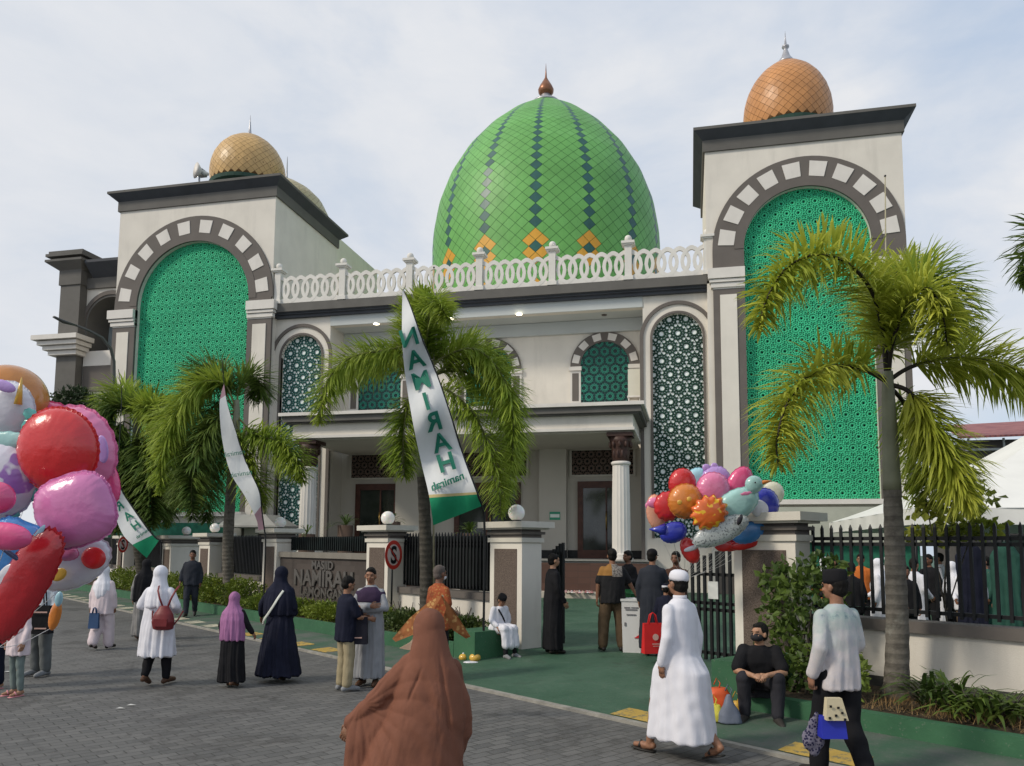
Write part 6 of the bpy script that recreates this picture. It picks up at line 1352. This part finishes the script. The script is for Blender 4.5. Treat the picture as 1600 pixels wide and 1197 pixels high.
balloon('long dark red curved balloon running down the left edge',36,915,4.15,36,100,FDR,31,multi(add(74,880,17,40,FDR,10,'lobe',thick=.8,crimp=.08,k=14,dd=.02)),L_,dict(thick=.5,crimp=.05,k=30,sq=.8),tieL)
balloon('small amber balloon tail hanging at the bottom of the large bunch',86,962,4.8,9,24,FO,14,multi(add(92,936,6,12,FLB,10,'band',thick=.8,dd=-.02)),L_,dict(thick=.8),tieL)
balloon('pink and clear balloon at the bottom left corner of the large bunch',6,978,4.4,30,16,FPE,-30,None,L_,dict(thick=.6),tieL)
G_='balloons of the smaller bunch over the gate'; D_=10.3; tieR=atD(1070,905,12.9)
def rb(label,px,py,rx,ry,col,ang=0,extra=None,dd=0,**kw): balloon(label,px,py,D_+dd,rx,ry,col,ang,extra,G_,dict(kw),tieR)
rb('light blue round balloon between the red and lavender ones',1091,752,20,21,FLB,0,None,.35)
rb('red round balloon at the upper left of the smaller bunch',1066,756,21,24,FR,0,None,.1,thick=.7)
rb('lavender balloon with two small ears at the top of the smaller bunch',1118,752,24,24,FLV,0,multi(add(1104,731,7,6,FLV,20,'ear'),add(1116,729,6,6,FLV,-20,'ear')),.3)
rb('rose pink round balloon in the middle of the smaller bunch',1114,765,26,27,FP,0,None,.0,thick=.7)
rb('large pink oval balloon tilted right, beside the pale teal goose',1155,757,19,29,FHP,24,add(1162,757,12,24,FP,24,'pale_rim',thick=.3,crimp=0,dd=.08),.15,thick=.6)
def goose(t,px,py,d):
    mb=MB(); foil(mb,1178,757,d-.05,14,14,0,thick=.8,crimp=.01); mb.build('head',FPT,t)
    mb=MB(); p0,p1=atD(1188,755,d-.05),atD(1206,751,d-.05); mb.tube([p0,p0.lerp(p1,.5),p1],[.05,.035,.008],10,flat=(1,.7)); mb.build('beak',FO,t)
    mb=MB(); mb.ball(atD(1180,754,d-.15),.012,8,6); mb.build('eye',FBK,t)
    mb=MB(); foil(mb,1166,771,d-.12,10,3,-10,crimp=.2,k=6); mb.build('bow',FP,t)
rb('pale teal goose shaped balloon with orange beak',1150,789,38,23,FPT,-30,goose,-.15,thick=.6)
rb('cream round balloon at the right end of the smaller bunch',1207,771,18,18,FCR,0,None,.3)
rb('deep blue round balloon under the cream one',1194,788,23,25,FDB,0,add(1188,794,15,15,FW_,0,'white_front',thick=.5,crimp=0,dd=-.07),.05,thick=.7)
rb('navy lower lobe balloon hanging under the deep blue round one',1197,826,16,18,FNV,0,add(1184,815,18,8,FNV,20,'lobe'),.15)
rb('blue boat shaped balloon with red underside',1170,832,27,16,FB,-18,add(1163,850,26,9,FR,-12,'red_underside',thick=.6,dd=.05),.1)
def plane(t,px,py,d):
    mb=MB(); foil(mb,1156,812,d-.13,4,9,20,thick=.6,crimp=0); mb.build('dark_band',FBK,t)
    mb=MB(); foil(mb,1130,853,d+.1,14,9,0,crimp=.03); mb.build('wing',FR,t)
rb('silver grey aeroplane shaped balloon with black cockpit band',1126,830,46,19,FG,-24,plane,-.25,thick=.6)
rb('orange round balloon with pale rings left of the flame one',1071,783,27,27,FO,0,multi(add(1062,785,4,4,FY,0,'ring',dd=-.16),add(1077,780,4,4,FY,0,'ring',dd=-.16)),-.05,thick=.7)
rb('ruffled flame patterned orange and yellow balloon in front',1108,801,30,27,FFL,-30,None,-.3,crimp=.16,k=13)
rb('crimson balloon between the peach and orange ones',1043,791,21,23,FR,0,None,.05,crimp=.06,k=12)
rb('peach pink balloon at the far left of the smaller bunch',1025,800,15,27,FPE,-8,multi(add(1014,790,6,6,FP,0,'ear'),add(1024,786,13,9,FP,0,'pink_top',thick=.7,dd=-.03)),.15)
def tail(t,px,py,d):
    p0,p1=atD(1038,828,d),atD(1014,827,d); mb=MB(); mb.tube([p0,p0.lerp(p1,.5),p1],[.09,.04,.005],10); mb.build('tail',FDB,t)
rb('royal blue fish shaped balloon with pointed tail',1052,832,21,16,FDB,-18,tail,-.2,thick=.7)
def stripes(t,px,py,d):
    mb=MB(); foil(mb,1080,857,d-.06,12,4,-18,crimp=0,thick=.8); mb.build('white_stripe',FW_,t)
rb('red and white striped stocking shaped balloon hanging lowest',1078,860,13,21,FR,-28,stripes,-.1,thick=.8)
rb('small red balloon beneath the aeroplane balloon',1140,852,17,10,FR,0,None,.2)
# ---------------------------------------------------------------- flags
FLW=fabric('white flag cloth',(.66,.68,.68),.75,.03,4,.3); FLG=fabric('green flag cloth',(.02,.27,.13),.75,.08,4,.3); FLY=fabric('cream flag stripe',(.55,.45,.22),.75,.05,4,.2); FLT=plain('green flag lettering',(.012,.16,.105),.7,.05,3,.05); FLP=fabric('pinkish flag tail',(.42,.26,.30),.8,.1,4,.3)
def flag(label,base_px,d0,Lp,Rp,bands,texts,pole,rip=.10,fr=.045):
    dep=lambda x,y: d0+rip*math.sin(y*fr+x*.02)+rip*.4*math.sin(x*.11+y*.03)
    t=thing('feather_flag',(*atD(base_px,900,d0).xy,.15),label,'flag','feather flags')
    A=catmull([Vector((x,y,0)) for x,y in Lp],10); B=catmull([Vector((x,y,0)) for x,y in Rp],10); n=len(A); m=9; vs=[];fs=[];mi=[]
    for i in range(n):
        for j in range(m):
            q=A[i].lerp(B[i],j/(m-1)); vs.append(atD(q.x,q.y,dep(q.x,q.y)))
    mb=MB()
    for i in range(n-1):
        f=i/(n-1); b=[k for z,k in bands if f>=z][-1]
        mb_f=[(i*m+j,i*m+j+1,(i+1)*m+j+1,(i+1)*m+j) for j in range(m-1)]; fs+=mb_f; mi+=[b]*len(mb_f)
    mb.v=[tuple(v) for v in vs]; mb.f=fs; mb.mi=mi; mb.sm=[True]*len(fs)
    cl=mb.build('cloth',[FLW,FLG,FLY,FLP],t)
    for txt,cx,cy,size,up,rt,bold in texts:
        v,f=text_mesh(txt,size,0,bold,1.0); xm=(max(p[0] for p in v)+min(p[0] for p in v))/2; ym=(max(p[1] for p in v)+min(p[1] for p in v))/2
        mb=MB(); out=[]
        for x,y,z in v:
            x-=xm;y-=ym; px=cx-x*rt[0]+y*up[0]; py=cy-x*rt[1]+y*up[1]; out.append(atD(px,py,dep(px,py)-.05))
        mb.add(out,f); mb.build('lettering',FLT,cl)
    P=[atD(x,y,dep(x,y)+.02) for x,y in pole]; P.append(Vector((P[-1].x,P[-1].y,.15))); P=catmull(P,6); mb=MB(); mb.tube(P,[.008+.014*i/len(P) for i in range(len(P))],7); mb.build('pole',BLACK,t)
    return t
u1,r1=(-.28,-.96),(.96,-.28)
tx=[(c,x,y,s,u1,r1,True) for c,x,y,s in (('N',639,527,38),('A',649,561,39),('M',658,594,37),('I',666,627,38),('R',676,659,40),('A',689,691,40),('H',697,722,39))]
tx.append(('namirah',699,752,17,(-.30,-.95),(.93,-.36),True))
flag('tall white feather flag with green vertical lettering and green foot, upright at centre',757,12.9,[(628.7,456),(628,500),(629,545),(635,600),(646,665),(658,722),(670,773),(677,821)],[(630,452),(642,482),(658,528),(682,586),(703,648),(723,712),(744,769),(752,791)],[(0,0),(.845,2),(.862,1)],tx,[(630,452),(643,482),(659,528),(683,586),(704,648),(724,712),(745,769),(753,793),(757,830)])
flag('narrow folded white feather flag with pinkish tail beside the slim trunk palm',412,dL-1.7,[(346,612),(343,635),(347,686),(360,738),(383,776),(400,810),(404,829)],[(350,600),(355,631),(368,674),(387,729),(404,767),(408,797),(412,827)],[(0,3),(.1,0),(.80,3)],[('namirah',366,708,11,(-.2,-.97),(.95,-.15),False),('namirah',377,740,11,(-.2,-.97),(.95,-.15),False)],[(347,560),(350,600),(355,631),(368,674),(387,729),(405,767),(409,797),(413,827),(415,850)],.05)
u3,r3=(-.62,-.78),(.80,-.55)
flag('tipped white feather flag with green foot, leaning low behind the balloons',250,20.5,[(172,752),(175,775),(179,802),(192,835),(213,857),(229,872)],[(180,742),(190,768),(204,790),(227,823),(241,840),(248,845)],[(0,0),(.74,1)],[('M',178,777,17,u3,r3,True),('R',186,791,19,u3,r3,True),('A',200,806,19,u3,r3,True),('H',212,821,19,u3,r3,True),('namirah',222,834,7,u3,r3,True)],[(185,577),(190,620),(186,700),(184,742),(192,768),(206,790),(229,823),(243,840),(250,846),(252,860)],.06)
for lb,px,py0,d in (('thin bare pole rising before the right tower arch beside the palm crown',1384,275,12.2),('thin bare pole rising behind the upright lettered flag',679,418,15.0)):
    p=atD(px,900,d); t=thing('thin_pole',(p.x,p.y,.15),lb,'pole'); mb=MB(); q=atD(px-1,py0,d); mb.tube([(p.x,p.y,.15),(q.x,q.y,q.z)],[.022,.009],7); mb.build('shaft',plain('pale bamboo',(.36,.33,.22),.6,.15,8),t); mb=MB(); mb.ball((q.x,q.y,q.z),.018,8,6); mb.build('tip',BLACK,t)
# ---------------------------------------------------------------- carried and standing things
def loc_(px,py,d): return Matrix.Translation(atD(px,py,d))@Matrix.Rotation(-YAW,4,'Z')
def sthing(name,px,py,d,label,cat,group=None): return thing(name,atD(px,py,d),label,cat,group)
# backpack
t=sthing('backpack',257,985,10.63,'small maroon drawstring backpack on the back of the woman in white tunic','backpack'); q=loc_(256,965,10.66)
mb=MB(); loft(mb,[(0,0,-.17,.09,.05),(0,-.01,-.15,.135,.08),(0,-.02,-.05,.15,.095),(0,-.01,.05,.125,.08),(0,0,.12,.08,.05),(0,0,.16,.06,.035)],24,q)
me=bake(mb,.012,3); o=finish(me,'body',MAROON,None); adopt(o,t)
mb=MB(); mb.box(-.09,.09,-.115,-.085,-.11,-.01,0,q); mb.build('pocket',MAROON,t)
for sx in (-1,1):
    mb=MB(); mb.tube([q@Vector(v) for v in ((sx*.03,.03,.13),(sx*.08,.02,.26),(sx*.12,.05,.36),(sx*.14,.12,.42))],.016,8,flat=(1,.45)); mb.tube([q@Vector(v) for v in ((sx*.12,.0,-.12),(sx*.18,.05,-.02),(sx*.21,.12,.08))],.011,6); mb.build('strap',MAROON,t)
def tote(px,py,d,w,h,th,col,label,name='shopping_bag',cat='bag',handle=.16,trim=None,rz=0):
    t=sthing(name,px,py,d,label,cat); q=loc_(px,py,d)@Matrix.Rotation(R(rz),4,'Z'); mb=MB(); n=10; vs=[];fs=[]
    mb.frus((-w/2,w/2,-th/2,th/2),-h/2,(-w/2*.92,w/2*.92,-th/2*.5,th/2*.5),h/2,0,q); mb.build('body',col,t)
    mb=MB(); 
    for y in (-th*.2,th*.2): mb.tube([q@Vector(v) for v in ((-w*.22,y,h/2-.02),(-w*.12,y,h/2+handle*.8),(0,0,h/2+handle),(w*.12,y,h/2+handle*.8),(w*.22,y,h/2-.02))],.009,6)
    mb.build('handle',col,t)
    if trim:
        mb=MB(); trim(mb,q,w,h,th); mb.build('print',plain('bag print',(.55,.35,.30),.7,.1,4),t)
    return t
def emb(mb,q,w,h,th):
    y=-th/2*.78-.012; mb.lathe([(.045,0),(.05,.004)],16,(0,0,0),0,False,q@Matrix.Translation((.02,y+.004,.02))@Matrix.Rotation(R(83),4,'X')); mb.box(-.04,.09,y-.01,y-.008,-.09,-.075,0,q); mb.box(-.03,.08,y-.014,y-.012,-.12,-.11,0,q)
tote(1020,997,12.15,.33,.46,.14,plain('bright red bag fabric',(.58,.02,.02),.6,.1,4,.2,12),'bright red shopping bag with round emblem held by the boy in navy',trim=emb,rz=12)
tote(147,970,14.3,.18,.28,.07,plain('blue fabric',(.03,.07,.16),.7,.15,5),'small dark blue bag held by the woman in pale pink','handbag',handle=.1)
tote(62,968,11.3,.34,.40,.16,BLK,'black shoulder bag with pale stripes hanging under the balloons','shoulder_bag',handle=.34,trim=lambda mb,q,w,h,th:(mb.box(-.1,.15,-th/2-.006,-th/2-.002,.1,.12,0,q),mb.box(-.02,.15,-th/2-.006,-th/2-.002,-.13,-.11,0,q)))
tote(561,985,10.55,.24,.36,.10,fabric('dark navy nylon',(.012,.012,.02),.6,.2,8,.3),'dark bag hanging between the boy in navy and the man in grey','carrier_bag',handle=.12,trim=lambda mb,q,w,h,th:(mb.box(-.06,.05,-th/2-.004,-th/2-.001,-.10,-.085,0,q)))
# tote and cloth in the right man's hand
t=tote(1300,1135,6.28,.20,.17,.12,plain('royal blue vinyl',(.02,.03,.36),.4,.1,4,.1,20),'royal blue lunch tote with cream pouch held by the man at right','lunch_bag',handle=.07)
q=loc_(1302,1108,6.26); mb=MB(); mb.frus((-.075,.10,-.05,.03),-.08,(-.06,.06,-.03,.02),.09,0,q); mb.build('cream_pouch',plain('cream vinyl',(.55,.48,.32),.5,.05,3),t)
mb=MB(); 
for x,z in ((-.04,.03),(.0,-.04),(.05,-.02),(-.05,-.06),(.07,-.07),(.02,.02)): mb.box(x-.009,x+.009,-.056,-.049,z-.009,z+.009,0,q)
mb.build('dark_print',BLACK,t)
t=sthing('folded_cloth',1272,1150,6.35,'dark patterned prayer cloth bundled in the hand of the man at right','cloth'); q=loc_(1272,1138,6.35); mb=MB()
for i,(x,z,r) in enumerate(((.02,.10,.03),(.0,.03,.045),(-.02,-.04,.055),(-.04,-.10,.06),(.0,-.16,.05),(.03,-.10,.05),(-.06,-.06,.04))): mb.ball((x,0,z),(r,r*.6,r*1.3),12,8,0,q)
mm=M('dark patterned cloth',(.03,.03,.07),.85); v=mm.n('ShaderNodeTexVoronoi'); mm.nt.links.new(mm.coord(),v.inputs['Vector']); v.inputs['Scale'].default_value=45; mm.color(mm.mix(ss(X(mm.nt,v.outputs['Distance']),.38,.46),(.015,.015,.05),(.16,.15,.20))); mm.bump(mm.noise(25,3),.6,.02)
o=finish(bake(mb,.011,3),'cloth',mm.m,None,foldfn(A=0,B=.008,seed=2)); adopt(o,t)
# donation box
dd_=13.55; p=atD(988,975,dd_); t=thing('donation_box',(p.x,p.y,.15),'tall white donation box with printed notice beside the man in brown trousers','donation box',None,-YAW); q=Matrix.Translation((p.x,p.y,0))@Matrix.Rotation(-YAW+R(-14),4,'Z')
mb=MB(); mb.frus((-.15,.15,-.15,.15),.15,(-.17,.17,-.17,.17),1.02,0,q); mb.build('body',plain('white painted box',(.68,.68,.67),.5,.04,3,.05,20,dirt=.2),t)
mb=MB(); mb.box(-.185,.185,-.185,.185,1.02,1.06,0,q); mb.box(-.05,.05,-.012,.012,1.06,1.075,0,q); mb.build('lid',plain('white painted lid',(.62,.63,.62),.5),t)
mb=MB()
for x0_,x1_,z in ((-.12,-.02,.90),(0,.12,.90),(-.10,.10,.865),(-.08,.08,.78)): mb=MB(); mb.box(x0_,x1_,-.175,-.171,z,z+.022,0,q); mb.build('printed_line',plain('grey print',(.16,.16,.17),.6,.1,4),t)
mb=MB(); mb.box(-.12,-.09,-.172,-.168,.60,.66,0,q); mb.build('printed_mark',plain('grey print',(.16,.16,.17),.6,.1,4),t)
mb=MB(); a=[(.04,-.17,.40),(.13,-.17,.40),(.13,-.17,.46)]; mb.add([q@Vector(v) for v in a]+[q@(Vector(v)+Vector((0,.006,0))) for v in a],[(0,1,2),(5,4,3),(0,3,4,1),(1,4,5,2),(2,5,3,0)]); mb.build('red_mark',FR,t)
# green bin
p=atD(1000,920,15.3); t=thing('waste_bin',(p.x,p.y,.15),'green wheelie bin in the yard behind the donation box','bin'); q=Matrix.Translation((p.x,p.y,0))@Matrix.Rotation(R(20),4,'Z')
gb=plain('green bin plastic',(.015,.13,.04),.4,.1,4); mb=MB(); mb.frus((-.2,.2,-.22,.22),.2,(-.26,.26,-.28,.28),1.05,0,q); mb.build('body',gb,t); mb=MB(); mb.frus((-.28,.28,-.31,.30),1.05,(-.24,.24,-.26,.28),1.12,0,q); mb.build('lid',gb,t)
for sx in (-1,1): mb=MB(); mb.lathe([(.09,-.02),(.09,.02)],16,(0,0,0),0,False,q@Matrix.Translation((sx*.24,.22,.24-.09+.0))@Matrix.Rotation(R(90),4,'Y')); mb.build('wheel',BLACK,t)
# bags by the seated man
def sack(px,py,d,rings,col,label,top=None):
    c=atD(px,py,d); z=ground(c)+.01; t=thing('plastic_bag',(c.x,c.y,z),label,'bag','bags beside the seated man'); q=Matrix.Translation((c.x,c.y,z)); mb=MB(); loft(mb,rings,24,q); o=finish(bake(mb,.011,2),'body',col,None,foldfn(A=0,B=.007,seed=px)); adopt(o,t)
    mb=MB(); zt=rings[-1][2]; mb.tube([q@Vector((.01,0,zt-.02)),q@Vector((.03,0,zt+.05)),q@Vector((-.01,0,zt+.10)),q@Vector((-.04,0,zt+.03))],.007,6); mb.build('knot',col,t)
sack(1140,1135,8.42,[(0,0,0,.13,.08),(0,0,.08,.12,.075),(0,0,.2,.06,.05),(0,0,.3,.025,.02)],plain('grey blue nylon',(.13,.15,.20),.5,.1,6,.3,14),'grey blue drawstring bag at the feet of the seated man')
sack(1122,1122,8.75,[(0,0,0,.12,.09),(0,0,.1,.15,.1),(0,0,.24,.14,.09),(0,0,.30,.10,.05)],plain('red orange plastic',(.62,.10,.03),.4,.1,6,.3,14),'red orange plastic bag behind the grey drawstring bag')
sack(1116,1138,8.5,[(0,0,0,.09,.07),(0,0,.08,.11,.08),(0,0,.18,.07,.05)],plain('yellow green plastic',(.62,.55,.08),.4,.2,6,.3,14),'yellow plastic bag in front of the red orange one')
sack(1151,1122,8.7,[(0,0,0,.03,.03),(0,0,.05,.055,.055),(0,0,.13,.055,.05),(0,0,.16,.03,.03)],FY,'small yellow round bag beside the seated man ankle')
# yellow bundle near the planter end
c=onZ(742,1036,.06)
for k,(dx,dy,r,l) in enumerate(((0,0,.095,'largest'),(-.22,.08,.075,'left'),(.02,.24,.07,'rear'))):
    t=thing('yellow_ball',(c.x+dx,c.y+dy,.04+r*.0),l+' of the small yellow inflated toys on the ground at the planter corner','toy','yellow toys at the planter corner'); mb=MB(); mb.ball((c.x+dx,c.y+dy,.07+r*.8),(r,r,r*.8),16,12); mb.build('shell',FY,t); mb=MB(); mb.ball((c.x+dx,c.y+dy-.0,.07+r*1.6),(.02,.02,.02),8,6); mb.build('valve',FW_,t)
t=thing('white_packet',(c.x+.0,c.y-.2,.05),'white folded packet lying beside the yellow toys','packet'); mb=MB(); mb.ball((c.x-.02,c.y-.16,.085),(.14,.07,.03),16,8); mb.build('wrapper',FW_,t)
# peaked patterned cloth on a bamboo stick
dk=8.6; ap=atD(690,930,dk); t=thing('patterned_cloth',(ap.x,ap.y,.0),'orange gold patterned cloth peaked on a stick behind the foreground woman','cloth')
def leaf_(pts,off):
    mb=MB(); P=[atD(x,y,dk+z) for x,y,z in pts]; n=len(P); mb.add(P+[p+FW*.012 for p in P],[tuple(range(n)),tuple(range(2*n-1,n-1,-1))]+[(i,(i+1)%n,n+(i+1)%n,n+i) for i in range(n)]); return mb
leaf_([(690,930,0),(668,942,.05),(640,966,.1),(613,998,.15),(618,1003,.12),(650,990,.05),(672,975,-.02),(684,955,-.03)],0).build('left_wing',BAT2,t)
leaf_([(690,930,0),(699,942,.04),(716,965,.1),(735,995,.2),(728,998,.2),(708,985,.1),(694,965,0),(686,948,-.03)],0).build('right_wing',BAT2,t)
leaf_([(690,932,-.01),(697,950,-.03),(690,975,-.06),(670,985,-.05),(676,955,-.03)],0).build('centre_fold',BAT,t)
leaf_([(652,990,.0),(640,1004,.02),(624,1013,.05),(640,1016,.04),(660,1010,0)],0).build('tail_flap',plain('pale peach cloth',(.6,.42,.3),.8),t)
mb=MB(); mb.tube([(ap.x,ap.y+.03,0),(ap.x,ap.y+.03,ap.z)],.012,7); mb.build('stick',plain('pale bamboo',(.36,.33,.22)),t)
# footwear left on the portico step
sr=random.Random(2)
for i in range(16):
    px=882+i*2.9+sr.uniform(-1,1); base=onZ(px,928,.37); y=sr.uniform(27.1,27.5)
    base=EYE+(base-EYE)*(y/base.y); x=base.x; ang=sr.uniform(-.6,.6)
    nm=['white','pink','cream','rose'][i%4]; col=plain(nm+' sandal rubber',{'white':(.65,.65,.65),'pink':(.62,.34,.34),'cream':(.6,.52,.42),'rose':(.5,.22,.22)}[nm],.6,.1,5,0)
    t=thing('sandal',(x,y,.345),'pale sandal in the row left on the portico step','sandal','sandals left on the portico step'); q=Matrix.Translation((x,y,.36))@Matrix.Rotation(ang,4,'Z'); mb=MB(); mb.tube([q@Vector(v) for v in ((-.0,-.14,.0),(.01,0,0),(0,.14,.0))],[.04,.05,.045],10,flat=(1,.4)); mb.build('sole',col,t); mb=MB(); mb.tube([q@Vector(v) for v in ((-.05,.03,.01),(0,.06,.06),(.05,.03,.01))],.012,6); mb.build('strap',col,t)
# scraps on the road
for i,(px,py) in enumerate(((205,1102),(188,1107),(12,1050),(545,1132))):
    c=onZ(px,py,.004); mb=MB(); mb.add([(c.x-.05,c.y-.02,.006),(c.x+.04,c.y-.03,.012),(c.x+.06,c.y+.02,.006),(c.x-.03,c.y+.03,.014)],[(0,1,2,3)])
    tag(mb.build('paper_scrap',plain('pale paper',(.5,.5,.48),.8)),'small pale paper scrap lying on the pavers '+('below the backpack woman, right one','below the backpack woman, left one','near the left frame edge','left of the terracotta khimar')[i],'litter')

# hanging garments behind the right fence
c0=onS(1560,850,4.2); t0=thing('garment_rail',(c0.x,c0.y,.15),'black garment rail behind the right fence near the frame edge','rail'); q=Matrix.Translation((c0.x,c0.y,0))@Matrix.Rotation(ROADANG+R(20),4,'Z')
mb=MB(); mb.tube([q@Vector((-.5,0,.15)),q@Vector((-.5,0,2.15)),q@Vector((1.3,0,2.15)),q@Vector((1.3,0,.15))],.02,7); mb.build('frame',BLACK,t0)
for i,(cn,lab) in enumerate((('navy','dark blue garment hanging at the left end of the rail'),('green','dark green garment hanging second on the rail'),('black','black garment hanging third on the rail'),('navy','dark blue garment hanging at the right end of the rail'))):
    x=-.35+i*.42; p=q@Vector((x,0,1.3)); t=thing('hanging_garment',p,lab,'garment','garments on the rail behind the fence'); mb=MB(); loft(mb,[(x,0,.75,.19,.07),(x,0,1.3,.17,.06),(x,0,1.85,.19,.06),(x,0,1.98,.12,.05),(x,0,2.05,.03,.03)],24,q); o=finish(bake(mb,.02,2),'cloth',CM[cn],None,foldfn(z0=2,z1=.7,A=.02,k=9,seed=i,cx=p.x,cy=p.y)); adopt(o,t)
    mb=MB(); mb.tube([q@Vector((x,0,2.03)),q@Vector((x,0,2.16))],.008,6); mb.build('hook',STEEL,t)

# added backdrop, dark to stand in for the shade behind the right fence
a0=rp(1.2,8.2,0); t=thing('dark_backdrop',(a0.x+4,a0.y-2,.15),'added dark backdrop standing in for shade beyond the right fence','sheet',None,ROADANG); mb=MB(ROAD); vs=[];n=120
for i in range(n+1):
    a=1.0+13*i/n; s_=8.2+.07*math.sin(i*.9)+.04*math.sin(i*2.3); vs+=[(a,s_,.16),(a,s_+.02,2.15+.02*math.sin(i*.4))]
mb.add(vs,[(2*i,2*i+2,2*i+3,2*i+1) for i in range(n)],0,True); mb.build('backdrop_cloth',fabric('dark backdrop fabric',(.012,.02,.019),.8,.3,4,.4),t)
mb=MB(ROAD); mb.tube([ROAD.inverted()@Vector(rp(1.0,8.22,2.17)),ROAD.inverted()@Vector(rp(14,8.22,2.17))],.015,6); mb.build('backdrop_rope',BLACK,t)
